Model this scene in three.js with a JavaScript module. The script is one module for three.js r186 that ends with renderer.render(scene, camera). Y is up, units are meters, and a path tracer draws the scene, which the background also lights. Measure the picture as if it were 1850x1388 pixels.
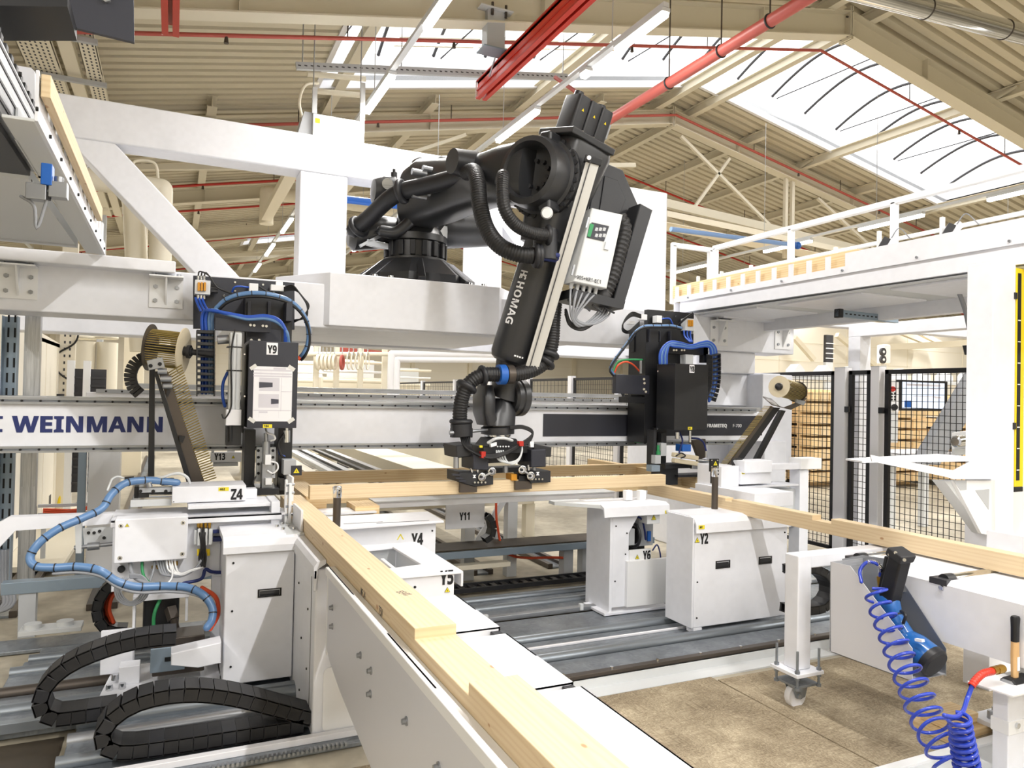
import * as THREE from 'three';
import { RoundedBoxGeometry } from 'three/addons/geometries/RoundedBoxGeometry.js';
import { mergeGeometries, toCreasedNormals } from 'three/addons/utils/BufferGeometryUtils.js';
import { FontLoader } from 'three/addons/loaders/FontLoader.js';
import { TextGeometry } from 'three/addons/geometries/TextGeometry.js';
import { ConvexGeometry } from 'three/addons/geometries/ConvexGeometry.js';
import { RectAreaLightUniformsLib } from 'three/addons/lights/RectAreaLightUniformsLib.js';

// ---------------------------------------------------------------- camera, sky, lights, exposure
const scene = new THREE.Scene();
const EYE = 1.7, FOCAL = 1324.07;                      // eye height in metres, focal length in pixels of the 1850 x 1388 frame
const R = [[0.90702907, -0.02550495, -0.42029485], [0.02077461, 0.99965886, -0.01582953], [0.4205552, 0.00562638, 0.90724951]];
const camera = new THREE.PerspectiveCamera(2 * Math.atan(694 / FOCAL) * 180 / Math.PI, 1850 / 1388, 0.05, 200);
camera.position.set(0, EYE, 0);
camera.quaternion.setFromRotationMatrix(new THREE.Matrix4().set(
  R[0][0], R[0][1], R[0][2], 0, R[1][0], R[1][1], R[1][2], 0, R[2][0], R[2][1], R[2][2], 0, 0, 0, 0, 1));
scene.add(camera);
scene.background = new THREE.Color(1, 1, 1);           // an even white overcast sky above the rooflights
scene.backgroundIntensity = 2.6;
const LAMP = 210, GLOW = 6;                  // radiance of the tube lamps, glow of their covers
const renderer = new THREE.WebGLRenderer({ antialias: true });
renderer.toneMapping = THREE.LinearToneMapping;
renderer.toneMappingExposure = 1.42;
renderer.shadowMap.enabled = true;
RectAreaLightUniformsLib.init();
function tubeLight(x, y, z, len, wid = 0.09, power = LAMP) {   // faces down
  const l = new THREE.RectAreaLight(0xfffcf8, power, wid, len);
  l.position.set(x, y, z); l.lookAt(x, y - 1, z); l.rotation.set(-Math.PI / 2, 0, 0); scene.add(l);
}

// ---------------------------------------------------------------- helpers
let seed = 7;
const rnd = () => { seed = (seed * 1664525 + 1013904223) >>> 0; return seed / 4294967296; };
const V = (x, y, z) => new THREE.Vector3(x, y, z);
const v3 = a => Array.isArray(a) ? V(a[0], a[1], a[2]) : a.clone();
function at(px, py, axis, val) {                       // a pixel of the survey and a known plane -> a point in metres
  const c = [px - 925, 694 - py, -FOCAL], d = R.map(r => r[0] * c[0] + r[1] * c[1] + r[2] * c[2]);
  const i = 'xyz'.indexOf(axis), o = [0, EYE, 0], t = (val - o[i]) / d[i];
  return [o[0] + t * d[0], o[1] + t * d[1], o[2] + t * d[2]];
}
const atz = (px, py, z) => at(px, py, 'z', z), aty = (px, py, y) => at(px, py, 'y', y), atx = (px, py, x) => at(px, py, 'x', x);
function clean(g) {
  let h = g.index ? g.toNonIndexed() : g;
  for (const k of Object.keys(h.attributes)) if (!['position', 'normal', 'uv'].includes(k)) h.deleteAttribute(k);
  if (!h.attributes.normal) h.computeVertexNormals();
  h.morphAttributes = {};
  return h;
}
const box = (x0, x1, y0, y1, z0, z1, r = 0.003) => {
  const w = Math.abs(x1 - x0), h = Math.abs(y1 - y0), d = Math.abs(z1 - z0), m = Math.min(w, h, d);
  const g = r > 0 && m > 0.012 ? new RoundedBoxGeometry(w, h, d, 1, Math.min(r, m * 0.45)) : new THREE.BoxGeometry(w, h, d);
  g.translate((x0 + x1) / 2, (y0 + y1) / 2, (z0 + z1) / 2); return clean(g);
};
function mapped(g, f) {                                // puts (u, v, w) of a geometry through an affine map; mirrors keep their winding
  const h = clean(g), p = h.attributes.position, n = h.attributes.normal, a = V(...f(0, 0, 0));
  const ex = V(...f(1, 0, 0)).sub(a), ey = V(...f(0, 1, 0)).sub(a), ez = V(...f(0, 0, 1)).sub(a);
  const m = new THREE.Matrix4().makeBasis(ex, ey, ez).setPosition(a);
  h.applyMatrix4(m);
  if (m.determinant() < 0) for (const b of [p, n, h.attributes.uv]) { if (!b) continue; const s = b.itemSize, q = b.array; for (let i = 0; i < q.length; i += 3 * s) for (let k = 0; k < s; k++) { const t = q[i + s + k]; q[i + s + k] = q[i + 2 * s + k]; q[i + 2 * s + k] = t; } }
  return h;
}
function prism(axis, pts, a, b, bevel = 0, holes = []) {   // polygon: axis z -> (x, y), x -> (z, y), y -> (x, z); swept from a to b
  if (b < a) [a, b] = [b, a];
  const s = new THREE.Shape(pts.map(p => new THREE.Vector2(p[0], p[1])));
  for (const h of holes) s.holes.push(new THREE.Path(h.map(p => new THREE.Vector2(p[0], p[1]))));
  const g = new THREE.ExtrudeGeometry(s, { depth: b - a - 2 * bevel, bevelEnabled: bevel > 0, bevelThickness: bevel, bevelSize: bevel, bevelOffset: -bevel, bevelSegments: 1, curveSegments: 8 });
  g.translate(0, 0, a + bevel);
  return axis === 'z' ? clean(g) : mapped(g, axis === 'x' ? (u, v, w) => [w, v, u] : (u, v, w) => [u, w, v]);
}
function frame(a, b, up = [0, 1, 0]) {                 // basis with y along a->b
  const y = v3(b).sub(v3(a)).normalize(); let z = v3(up); if (Math.abs(z.dot(y)) > 0.98) z = Math.abs(y.x) < 0.9 ? V(1, 0, 0) : V(0, 0, 1);
  const x = y.clone().cross(z).normalize(); z = x.clone().cross(y); return [x, y, z];
}
function put(g, a, b, up) { const [x, y, z] = frame(a, b, up); const h = clean(g); h.applyMatrix4(new THREE.Matrix4().makeBasis(x, y, z).setPosition(v3(a))); return h; }
const cyl = (a, b, r, r2 = r, seg = 14, open = false) => { const l = v3(a).distanceTo(v3(b)), g = new THREE.CylinderGeometry(r2, r, l, seg, 1, open); g.translate(0, l / 2, 0); return put(g, a, b); };
const bar = (a, b, w, h, up = [0, 1, 0], r = 0.003) => { const l = v3(a).distanceTo(v3(b)), m = Math.min(l, w, h), g = r > 0 && m > 0.012 ? new RoundedBoxGeometry(w, l, h, 1, Math.min(r, m * 0.45)) : new THREE.BoxGeometry(w, l, h); g.translate(0, l / 2, 0); return put(g, a, b, up); };
const lathe = (prof, a, b, seg = 28) => put(toCreasedNormals(new THREE.LatheGeometry(prof.map(p => new THREE.Vector2(p[0], p[1])), seg), 0.6), a, b);
const curve = pts => new THREE.CatmullRomCurve3(pts.map(v3), false, 'centripetal');
const tube = (pts, r, seg = 0, rad = 8) => { const c = curve(pts), n = seg || Math.max(6, pts.length * 6); const g = new THREE.TubeGeometry(c, n, r, rad, false); const e = [g]; for (const t of [0, 1]) { const s = new THREE.SphereGeometry(r, rad, 4); s.translate(...c.getPoint(t).toArray()); e.push(s); } return mergeGeometries(e.map(clean)); };
function hose(pts, r, pitch = 0.018, amp = 0.07, rad = 18) {   // ribbed hose
  const c = curve(pts), L = c.getLength(), n = Math.round(L / pitch) * 3, g = new THREE.TubeGeometry(c, n, r, rad, false), p = g.attributes.position;
  for (let i = 0; i <= n; i++) { const o = c.getPointAt(i / n), k = 1 - (i % 3 === 0 ? amp : 0); for (let j = 0; j <= rad; j++) { const q = i * (rad + 1) + j, w = V(p.getX(q), p.getY(q), p.getZ(q)).sub(o).multiplyScalar(k).add(o); p.setXYZ(q, w.x, w.y, w.z); } }
  g.computeVertexNormals(); return clean(g);
}
const ball = (c, r, sx = 1, sy = 1, sz = 1, seg = 16) => { const g = new THREE.SphereGeometry(r, seg, Math.round(seg * 0.7)); g.scale(sx, sy, sz); g.translate(...v3(c).toArray()); return clean(g); };
const ring = (c, axis, R0, r, seg = 32, rad = 10) => { const g = new THREE.TorusGeometry(R0, r, rad, seg); g.rotateX(Math.PI / 2); return put(g, c, v3(c).add(v3(axis))); };
function loft(secs, n = 20) {                          // secs: {c, u, v, w, h, e}: superellipse sections, capped
  const pos = [], idx = [], row = s => { const o = []; for (let i = 0; i < n; i++) { const t = i / n * 2 * Math.PI, e = 2 / (s.e || 2), cs = Math.cos(t), sn = Math.sin(t); o.push(v3(s.c).addScaledVector(s.u, s.w * Math.sign(cs) * Math.abs(cs) ** e).addScaledVector(s.v, s.h * Math.sign(sn) * Math.abs(sn) ** e)); } return o; };
  const rows = secs.map(row);
  for (const r of rows) for (const p of r) pos.push(p.x, p.y, p.z);
  for (let k = 0; k < rows.length - 1; k++) for (let i = 0; i < n; i++) { const a = k * n + i, b = k * n + (i + 1) % n; idx.push(a, b, a + n, b, b + n, a + n); }
  for (const k of [0, rows.length - 1]) { const c = v3(secs[k].c), m = pos.length / 3; pos.push(c.x, c.y, c.z); for (let i = 0; i < n; i++) { const a = k * n + i, b = k * n + (i + 1) % n; k ? idx.push(a, b, m) : idx.push(b, a, m); } }
  const g = new THREE.BufferGeometry(); g.setAttribute('position', new THREE.Float32BufferAttribute(pos, 3)); g.setIndex(idx); return clean(toCreasedNormals(g, 0.7));
}
const hull = pts => clean(new ConvexGeometry(pts.map(v3)));
const rect = (x0, x1, y0, y1, r = 0) => { if (!r) return [[x0, y0], [x1, y0], [x1, y1], [x0, y1]]; const o = []; for (const [cx, cy, a] of [[x1 - r, y0 + r, -90], [x1 - r, y1 - r, 0], [x0 + r, y1 - r, 90], [x0 + r, y0 + r, 180]]) for (let k = 0; k <= 3; k++) { const t = (a + k * 30) * Math.PI / 180; o.push([cx + r * Math.cos(t), cy + r * Math.sin(t)]); } return o; };
const sub = (a, b) => V(a.x - b.x, a.y - b.y, a.z - b.z);
// uv in metres: u runs along the grain axis where the face allows
function metreUV(g, grain, off) {
  const p = g.attributes.position, n = g.attributes.normal, a = new Float32Array(p.count * 2);
  for (let i = 0; i < p.count; i += 3) {
    let nx = 0, ny = 0, nz = 0; for (let k = 0; k < 3; k++) { nx += Math.abs(n.getX(i + k)); ny += Math.abs(n.getY(i + k)); nz += Math.abs(n.getZ(i + k)); }
    const m = nx >= ny && nx >= nz ? 'x' : ny >= nz ? 'y' : 'z', u = grain === m ? (m === 'x' ? 'z' : 'x') : grain, w = 'xyz'.replace(m, '').replace(u, '');
    for (let k = 0; k < 3; k++) { const q = { x: p.getX(i + k), y: p.getY(i + k), z: p.getZ(i + k) }; a[2 * (i + k)] = q[u] + off; a[2 * (i + k) + 1] = q[w] + off * 0.37; }
  }
  g.setAttribute('uv', new THREE.BufferAttribute(a, 2));
}
const used = {};
const numbered = n => { used[n] = (used[n] || 0) + 1; return used[n] === 1 ? n : n + '_' + String(used[n] - 1).padStart(3, '0'); };
function part(parent, name, geos, mat, label, grain = 'x') {
  geos = [].concat(geos).map(clean);
  for (const h of geos) if (!h.attributes.uv) h.setAttribute('uv', new THREE.BufferAttribute(new Float32Array(h.attributes.position.count * 2), 2));
  const g = geos.length > 1 ? mergeGeometries(geos) : geos[0];
  if (mat.userData.metre) metreUV(g, grain, rnd() * 3);
  const m = new THREE.Mesh(g, mat); m.name = name; m.castShadow = m.receiveShadow = true;
  if (label) m.userData.label = label;
  (parent || scene).add(m); return m;
}
const parts = (g, name, arr, m) => arr.map(a => part(g, name, a, m));
function settle(o) {                                   // moves a thing's origin to the middle of its base
  const b = new THREE.Box3().setFromObject(o), c = V((b.min.x + b.max.x) / 2, b.min.y, (b.min.z + b.max.z) / 2);
  o.position.copy(c); for (const k of o.children) k.position.sub(c); o.updateMatrixWorld(true); return o;
}
function thing(name, label, category, build, group) {
  const o = new THREE.Group(); o.name = numbered(name); o.userData = { label, category }; if (group) o.userData.group = group;
  scene.add(o); build(o); return settle(o);
}
function solo(name, label, category, geos, mat, group, grain) { // a thing that is one mesh
  const m = part(scene, numbered(name), geos, mat, null, grain); m.geometry.computeBoundingBox(); const b = m.geometry.boundingBox, c = V((b.min.x + b.max.x) / 2, b.min.y, (b.min.z + b.max.z) / 2);
  m.geometry.translate(-c.x, -c.y, -c.z); m.position.copy(c); m.userData = { label, category }; if (group) m.userData.group = group; return m;
}
function struct(name, build) { const o = new THREE.Group(); o.name = name; o.userData = { kind: 'structure' }; scene.add(o); build(o); return o; }
function copy(o, dx, dy, dz, label) { const c = o.clone(); c.name = numbered(o.name.replace(/_\d{3}$/, '')); c.position.add(V(dx, dy, dz)); c.userData = { ...o.userData, label }; scene.add(c); return c; }
function sep(o) { const s = new THREE.Group(); o.add(s); return s; }

const bold = await new FontLoader().loadAsync('fonts/droid/droid_sans_bold.typeface.json');
const regular = await new FontLoader().loadAsync('fonts/droid/droid_sans_regular.typeface.json');
function letters(str, size, o, u, v, sx = 1, font = bold, depth = 0.002) {   // text from corner o, along u, upright along v
  const g = new TextGeometry(str, { font, size, depth, curveSegments: 4, bevelEnabled: font === bold, bevelSize: size * 0.028, bevelThickness: 0.0003, bevelSegments: 1 }); g.scale(sx, 1, 1);
  const U = v3(u).normalize(), W = v3(v).normalize(), N = U.clone().cross(W), h = clean(g); h.applyMatrix4(new THREE.Matrix4().makeBasis(U, W, N).setPosition(v3(o))); return h;
}
const P3 = (x, y, z) => V(...atz(x, y, z));
const polyZ = (pts, z0, z1, bevel = 0) => prism('z', pts.map(p => atz(p[0], p[1], (z0 + z1) / 2)).map(p => [p[0], p[1]]), Math.min(z0, z1), Math.max(z0, z1), bevel);
function X3() { return V(1, 0, 0); } function Y3() { return V(0, 1, 0); } function Z3() { return V(0, 0, 1); }
const X = [1, 0, 0], Y = [0, 1, 0], Z = [0, 0, 1];

// ---------------------------------------------------------------- textures and materials
function noiseGrid(n, s) { const a = new Float32Array(n * n); let q = s; for (let i = 0; i < a.length; i++) { q = (q * 1664525 + 1013904223) >>> 0; a[i] = q / 4294967296; } return (x, y, p = n) => { if (p > n) p = n; x = ((x % p) + p) % p; y = ((y % p) + p) % p; const i = Math.floor(x), j = Math.floor(y), f = x - i, g = y - j, u = f * f * (3 - 2 * f), w = g * g * (3 - 2 * g), I = (i + 1) % p, J = (j + 1) % p; return (a[j * n + i] * (1 - u) + a[j * n + I] * u) * (1 - w) + (a[J * n + i] * (1 - u) + a[J * n + I] * u) * w; }; }
function tex(w, h, mx, my, f, color = true) {          // f(u, v) in 0..1 -> [r, g, b] 0..255; one tile is mx by my metres
  const d = new Uint8Array(w * h * 4);
  for (let j = 0; j < h; j++) for (let i = 0; i < w; i++) { const c = f(i / w, j / h), k = 4 * (j * w + i); d[k] = Math.max(0, Math.min(255, c[0])); d[k + 1] = Math.max(0, Math.min(255, c[1])); d[k + 2] = Math.max(0, Math.min(255, c[2])); d[k + 3] = 255; }
  const t = new THREE.DataTexture(d, w, h); t.wrapS = t.wrapT = THREE.RepeatWrapping; t.magFilter = THREE.LinearFilter; t.minFilter = THREE.LinearMipmapLinearFilter; t.generateMipmaps = true; if (color) t.colorSpace = THREE.SRGBColorSpace; t.repeat.set(1 / mx, 1 / my); t.needsUpdate = true; return t;
}
const nA = noiseGrid(64, 11), nB = noiseGrid(64, 23), nC = noiseGrid(64, 37);
const fbm = (n, u, v, k) => { let s = 0, a = 0.5; for (let i = 0; i < 4; i++) { s += a * n(u * k, v * k, k); k *= 2; a *= 0.5; } return s / 0.9375; };
const knots = []; for (let i = 0; i < 9; i++) knots.push([rnd(), rnd(), 0.004 + rnd() * 0.008]);
function woodTex(base, dark, contrast) {
  return tex(1024, 512, 2.4, 0.6, (u, v) => {
    let warp = 0, kd = 0;
    for (const [a, b, r] of knots) { let du = Math.abs(u - a); du = Math.min(du, 1 - du) * 2.4; let dv = v - b; dv -= Math.round(dv); dv *= 0.6; const d = Math.hypot(du * 0.55, dv); warp += Math.sign(dv) * 0.012 * Math.exp(-d * d / (r * r * 9)); kd = Math.max(kd, Math.min(1, Math.max(0, (r - d) / (r * 0.5)))); }
    const y = v + warp + 0.012 * (nA(u * 8, v * 16) - 0.5), s = fbm(nB, u * 0.125, y, 64) * 0.7 + nC(u * 32, y * 256) * 0.3, l = 0.5 + 0.5 * Math.sin(y * 190 + 5 * nA(u * 4, y * 20)), k = contrast * (0.55 * s + 0.45 * l * l);
    return [0, 1, 2].map(i => (base[i] + (dark[i] - base[i]) * k) * (1 - kd * 0.45) + kd * [60, 32, 14][i]);
  });
}
const woodMap = woodTex([231, 211, 176], [208, 178, 136], 0.65), woodMap2 = woodTex([244, 222, 180], [216, 176, 120], 0.8);
const boardMap = tex(1024, 1024, 1.6, 1.6, (u, v) => { const a = fbm(nA, u, v, 8), b = nB(u * 160 + 20 * nA(u * 16, v * 16), v * 448), c = nC(u * 448, v * 192 + 20 * nB(u * 16, v * 16)), s = 0.52 * a + 0.24 * b + 0.24 * c, k = (s - 0.5) * 1.5; return [156 + 105 * k, 142 + 105 * k, 118 + 98 * k]; });
const concreteMap = tex(1024, 1024, 4, 4, (u, v) => { const s = fbm(nA, u, v, 4), f = fbm(nC, u, v, 64), k = (s - 0.5) * 1.2 + (f - 0.5) * 0.35; return [168 + 90 * k, 160 + 88 * k, 142 + 84 * k]; });
const galvMap = tex(512, 512, 1.1, 1.1, (u, v) => { const a = nA(Math.floor(u * 64) * 0.5 + 3 * nB(u * 32, v * 32), v * 32 + 3 * nC(u * 32, v * 32)), s = fbm(nC, u, v, 8), k = 0.35 * (a - 0.5) + 0.6 * (s - 0.5); return [176 + 70 * k, 180 + 70 * k, 184 + 70 * k]; });
const galvRough = tex(256, 256, 1.7, 1.7, (u, v) => { const s = fbm(nB, u, v, 8), k = 80 + 90 * s; return [k, k, k]; }, false);
const brushMap = tex(256, 512, 0.5, 0.25, (u, v) => { const k = fbm(nB, u * 0.06, v, 64) - 0.5 + 0.4 * (fbm(nA, u, v, 4) - 0.5); return [186 + 46 * k, 188 + 46 * k, 190 + 46 * k]; });
const dirtMap = tex(512, 512, 2.2, 2.2, (u, v) => { const k = Math.min(0, (fbm(nA, u, v, 8) - 0.42)) * 30 + (nC(u * 64, v * 64) - 0.5) * 5; return [246 + k * 0.8, 246 + k * 0.8, 248 + k * 0.8]; });

const mat = (color, rough = 0.5, metal = 0, o = {}) => { const m = new THREE.MeshStandardMaterial({ color, roughness: rough, metalness: metal, ...o }); if (o.map) m.userData.metre = true; return m; };
const M = {
  white: mat(0xf3f5fa, 0.42, 0, { map: dirtMap }), bright: mat(0xeeeff1, 0.4), beige: mat(0xebe3d0, 0.6), sheet: mat(0xcdc5b0, 0.5), steelbeam: mat(0xd8d1be, 0.5), warm: mat(0xe8dfc9, 0.7), wallpaint: mat(0xf0eadb, 0.85),
  grey: mat(0xb9bcc0, 0.5), lightgrey: mat(0xd3d6d8, 0.45), black: mat(0x15161a, 0.42), robot: new THREE.MeshPhysicalMaterial({ color: 0x2a2b2e, roughness: 0.36, clearcoat: 0.25, clearcoatRoughness: 0.35 }), rubber: mat(0x1c1c1e, 0.5), plastic: mat(0x232428, 0.45), sideplate: mat(0xdadbe2, 0.42, 0.1), brace: mat(0x8b8e93, 0.5), anth: mat(0x2a2c36, 0.45), dark: mat(0x0d0d10, 0.6), brown: mat(0x57504a, 0.4, 0.6),
  galv: mat(0xc9cdd2, 0.8, 0.62, { map: galvMap, roughnessMap: galvRough }), steel: mat(0xa4a7ac, 0.34, 0.75), ribsteel: mat(0x8e959c, 0.32, 0.65), aluplain: mat(0xd6d6d4, 0.34, 0.45), alu: mat(0xffffff, 0.36, 0.85, { map: brushMap }), plate: mat(0xf4f4f8, 0.4, 0.12, { map: brushMap }), chrome: mat(0xd8dadd, 0.12, 1), bluesteel: mat(0x93a3b2, 0.4, 0.45), brass: mat(0xb08a3c, 0.3, 0.9),
  pine: mat(0xffffff, 0.62, 0, { map: woodMap }), pine2: mat(0xffffff, 0.65, 0, { map: woodMap2 }), board: mat(0xffffff, 0.85, 0, { map: boardMap }), concrete: mat(0xffffff, 0.55, 0, { map: concreteMap }), darkconcrete: mat(0x6d6660, 0.6, 0, { map: concreteMap }),
  red: mat(0xb8281c, 0.4), orange: mat(0xd2341e, 0.32), pipered: mat(0xb4544a, 0.45), blue: mat(0x1f5fb5, 0.4), navy: mat(0x1c2a68, 0.5), hoseblue: new THREE.MeshPhysicalMaterial({ color: 0x2340b8, roughness: 0.22, clearcoat: 0.4 }), airblue: mat(0x5f83b0, 0.28), cableblue: mat(0x2450b0, 0.4), toolblue: new THREE.MeshPhysicalMaterial({ color: 0x1d63ad, roughness: 0.3, clearcoat: 0.5 }), palepipe: mat(0x86a8dc, 0.4), green: mat(0x2f8f57, 0.5), yellow: mat(0xf0d21a, 0.5), signyellow: mat(0xe9d92c, 0.5), amber: mat(0xc98a1c, 0.5), cream: mat(0xe9e2cf, 0.6), nail: mat(0xb9a566, 0.35, 0.7), bobbin: mat(0xcfc3a8, 0.6), grip: mat(0xd8b07c, 0.55), paper: mat(0xeeeef2, 0.85), pap: mat(0xd4d2da, 0.85), print: mat(0x4c4c56, 0.8), ink: mat(0x16171c, 0.6), clearw: mat(0xe6e6ea, 0.35), slot: mat(0x3a3a3e, 0.5), orangecable: mat(0xd8502a, 0.45), graycable: mat(0x8e9197, 0.45), tape: mat(0xd8d8d4, 0.6),
  lamp: new THREE.MeshStandardMaterial({ color: 0xffffff, emissive: 0xfffaf2, emissiveIntensity: GLOW }),
  screen: new THREE.MeshStandardMaterial({ color: 0x101014, emissive: 0xdfeaff, emissiveIntensity: 1.0, roughness: 0.2 }),
  pane: new THREE.MeshPhysicalMaterial({ color: 0xffffff, transmission: 1, thickness: 0, roughness: 0.12, ior: 1.3, specularIntensity: 0.3 }),
};
// ---------------------------------------------------------------- the hall
const XR = 10.6, YR = 8.75, SL = 0.2, XL = -9, XE = 30.2, ZF = 12, ZB = -46;
const roofY = x => YR - SL * Math.abs(x - XR);
const bands = [[2.2, 19, -13.1, -9.9], [2.2, 19, -28.6, -25.4], [2.2, 19, 2.4, 5.6], [2.2, 19, 7.4, 10.4]];     // rooflight openings: x0, x1, z0, z1
struct('floor', o => {
  part(o, 'concrete_slab', box(XL - 0.3, XE + 0.3, -0.3, 0, ZB - 0.3, ZF + 0.3, 0), M.concrete, 'worn tan concrete');
  part(o, 'dark_pit', box(-3.2, -0.43, 0, 0.004, -4.14, -2.2, 0), M.darkconcrete, 'dark oily patch of concrete');
  // chipboard sheets laid over the floor in front of the steel rails
  let i = 0; for (const [x0, x1, z0, z1] of [[1.0, 3.02, -3.55, -2.35], [3.03, 5.2, -3.5, -2.32], [0.9, 2.1, -2.34, -0.6], [2.11, 3.55, -2.34, -0.7], [0.2, 0.99, -3.3, -1.6]]) part(o, 'floor_board', box(x0, x1, 0, 0.012 + 0.001 * (i++ % 3), z0, z1, 0.002), M.board, i === 1 ? 'brown chipboard floor sheet' : undefined);
});
struct('wall_left', o => { part(o, 'wall_panel', box(XL - 0.3, XL, 0, 5.2, ZB, ZF, 0), M.wallpaint); });
struct('wall_right', o => { part(o, 'wall_panel', box(XE, XE + 0.3, 0, 5.2, ZB, ZF, 0), M.wallpaint); for (let y = 0.9; y < 5; y += 0.55) part(o, 'wall_joint', box(XE - 0.012, XE, y, y + 0.025, ZB, ZF, 0), M.beige); });
struct('wall_back', o => {
  part(o, 'wall_panel', prism('z', [[XL - 0.3, 0], [XE + 0.3, 0], [XE + 0.3, 5.2], [XR, 9.2], [XL - 0.3, 5.2]], ZB - 0.3, ZB), M.wallpaint);
  for (let y = 0.8; y < 5; y += 0.6) part(o, 'wall_joint', box(XL, XE, y, y + 0.025, ZB, ZB + 0.012, 0), M.beige);
  for (let x = -6; x < XE; x += 4) part(o, 'wall_post', box(x, x + 0.24, 0, 5.2, ZB, ZB + 0.24), M.warm);
});
struct('wall_partition', o => { part(o, 'wall_panel', box(14.5, XE, 0, 4.5, -17.9, -17.6, 0), M.wallpaint); for (let y = 0.6; y < 4.4; y += 0.6) part(o, 'wall_joint', box(14.5, XE, y, y + 0.02, -17.6, -17.59, 0), M.beige); for (const x of [17.5, 20.5, 23.5, 26.5]) part(o, 'wall_joint', box(x, x + 0.03, 0, 4.5, -17.6, -17.59, 0), M.beige); });
struct('wall_front', o => { part(o, 'wall_panel', prism('z', [[XL - 0.3, 0], [XE + 0.3, 0], [XE + 0.3, 5.2], [XR, 9.2], [XL - 0.3, 5.2]], ZF, ZF + 0.3), M.wallpaint); });
function sheetPiece(x0, x1, z0, z1) {                  // trapezoid steel sheet following the slope, ribs running down the slope
  const prof = [[0, 0], [0.13, 0], [0.15, 0.1], [0.21, 0.1], [0.23, 0]], pts = [];
  for (let z = z0; z < z1 - 1e-6; z += 0.25) for (const [a, b] of prof) if (z + a < z1) pts.push([z + a, b]);
  pts.push([z1, 0]);
  const pos = [], idx = [], y0 = roofY(x0), y1 = roofY(x1);
  for (const [z, b] of pts) { pos.push(x0, y0 + b, z, x1, y1 + b, z); }
  for (let i = 0; i < pts.length - 1; i++) { const a = 2 * i; idx.push(a, a + 1, a + 2, a + 1, a + 3, a + 2); }
  const g = new THREE.BufferGeometry(); g.setAttribute('position', new THREE.Float32BufferAttribute(pos, 3)); g.setIndex(idx); const h = g.toNonIndexed(); h.computeVertexNormals(); return h;
}
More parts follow.
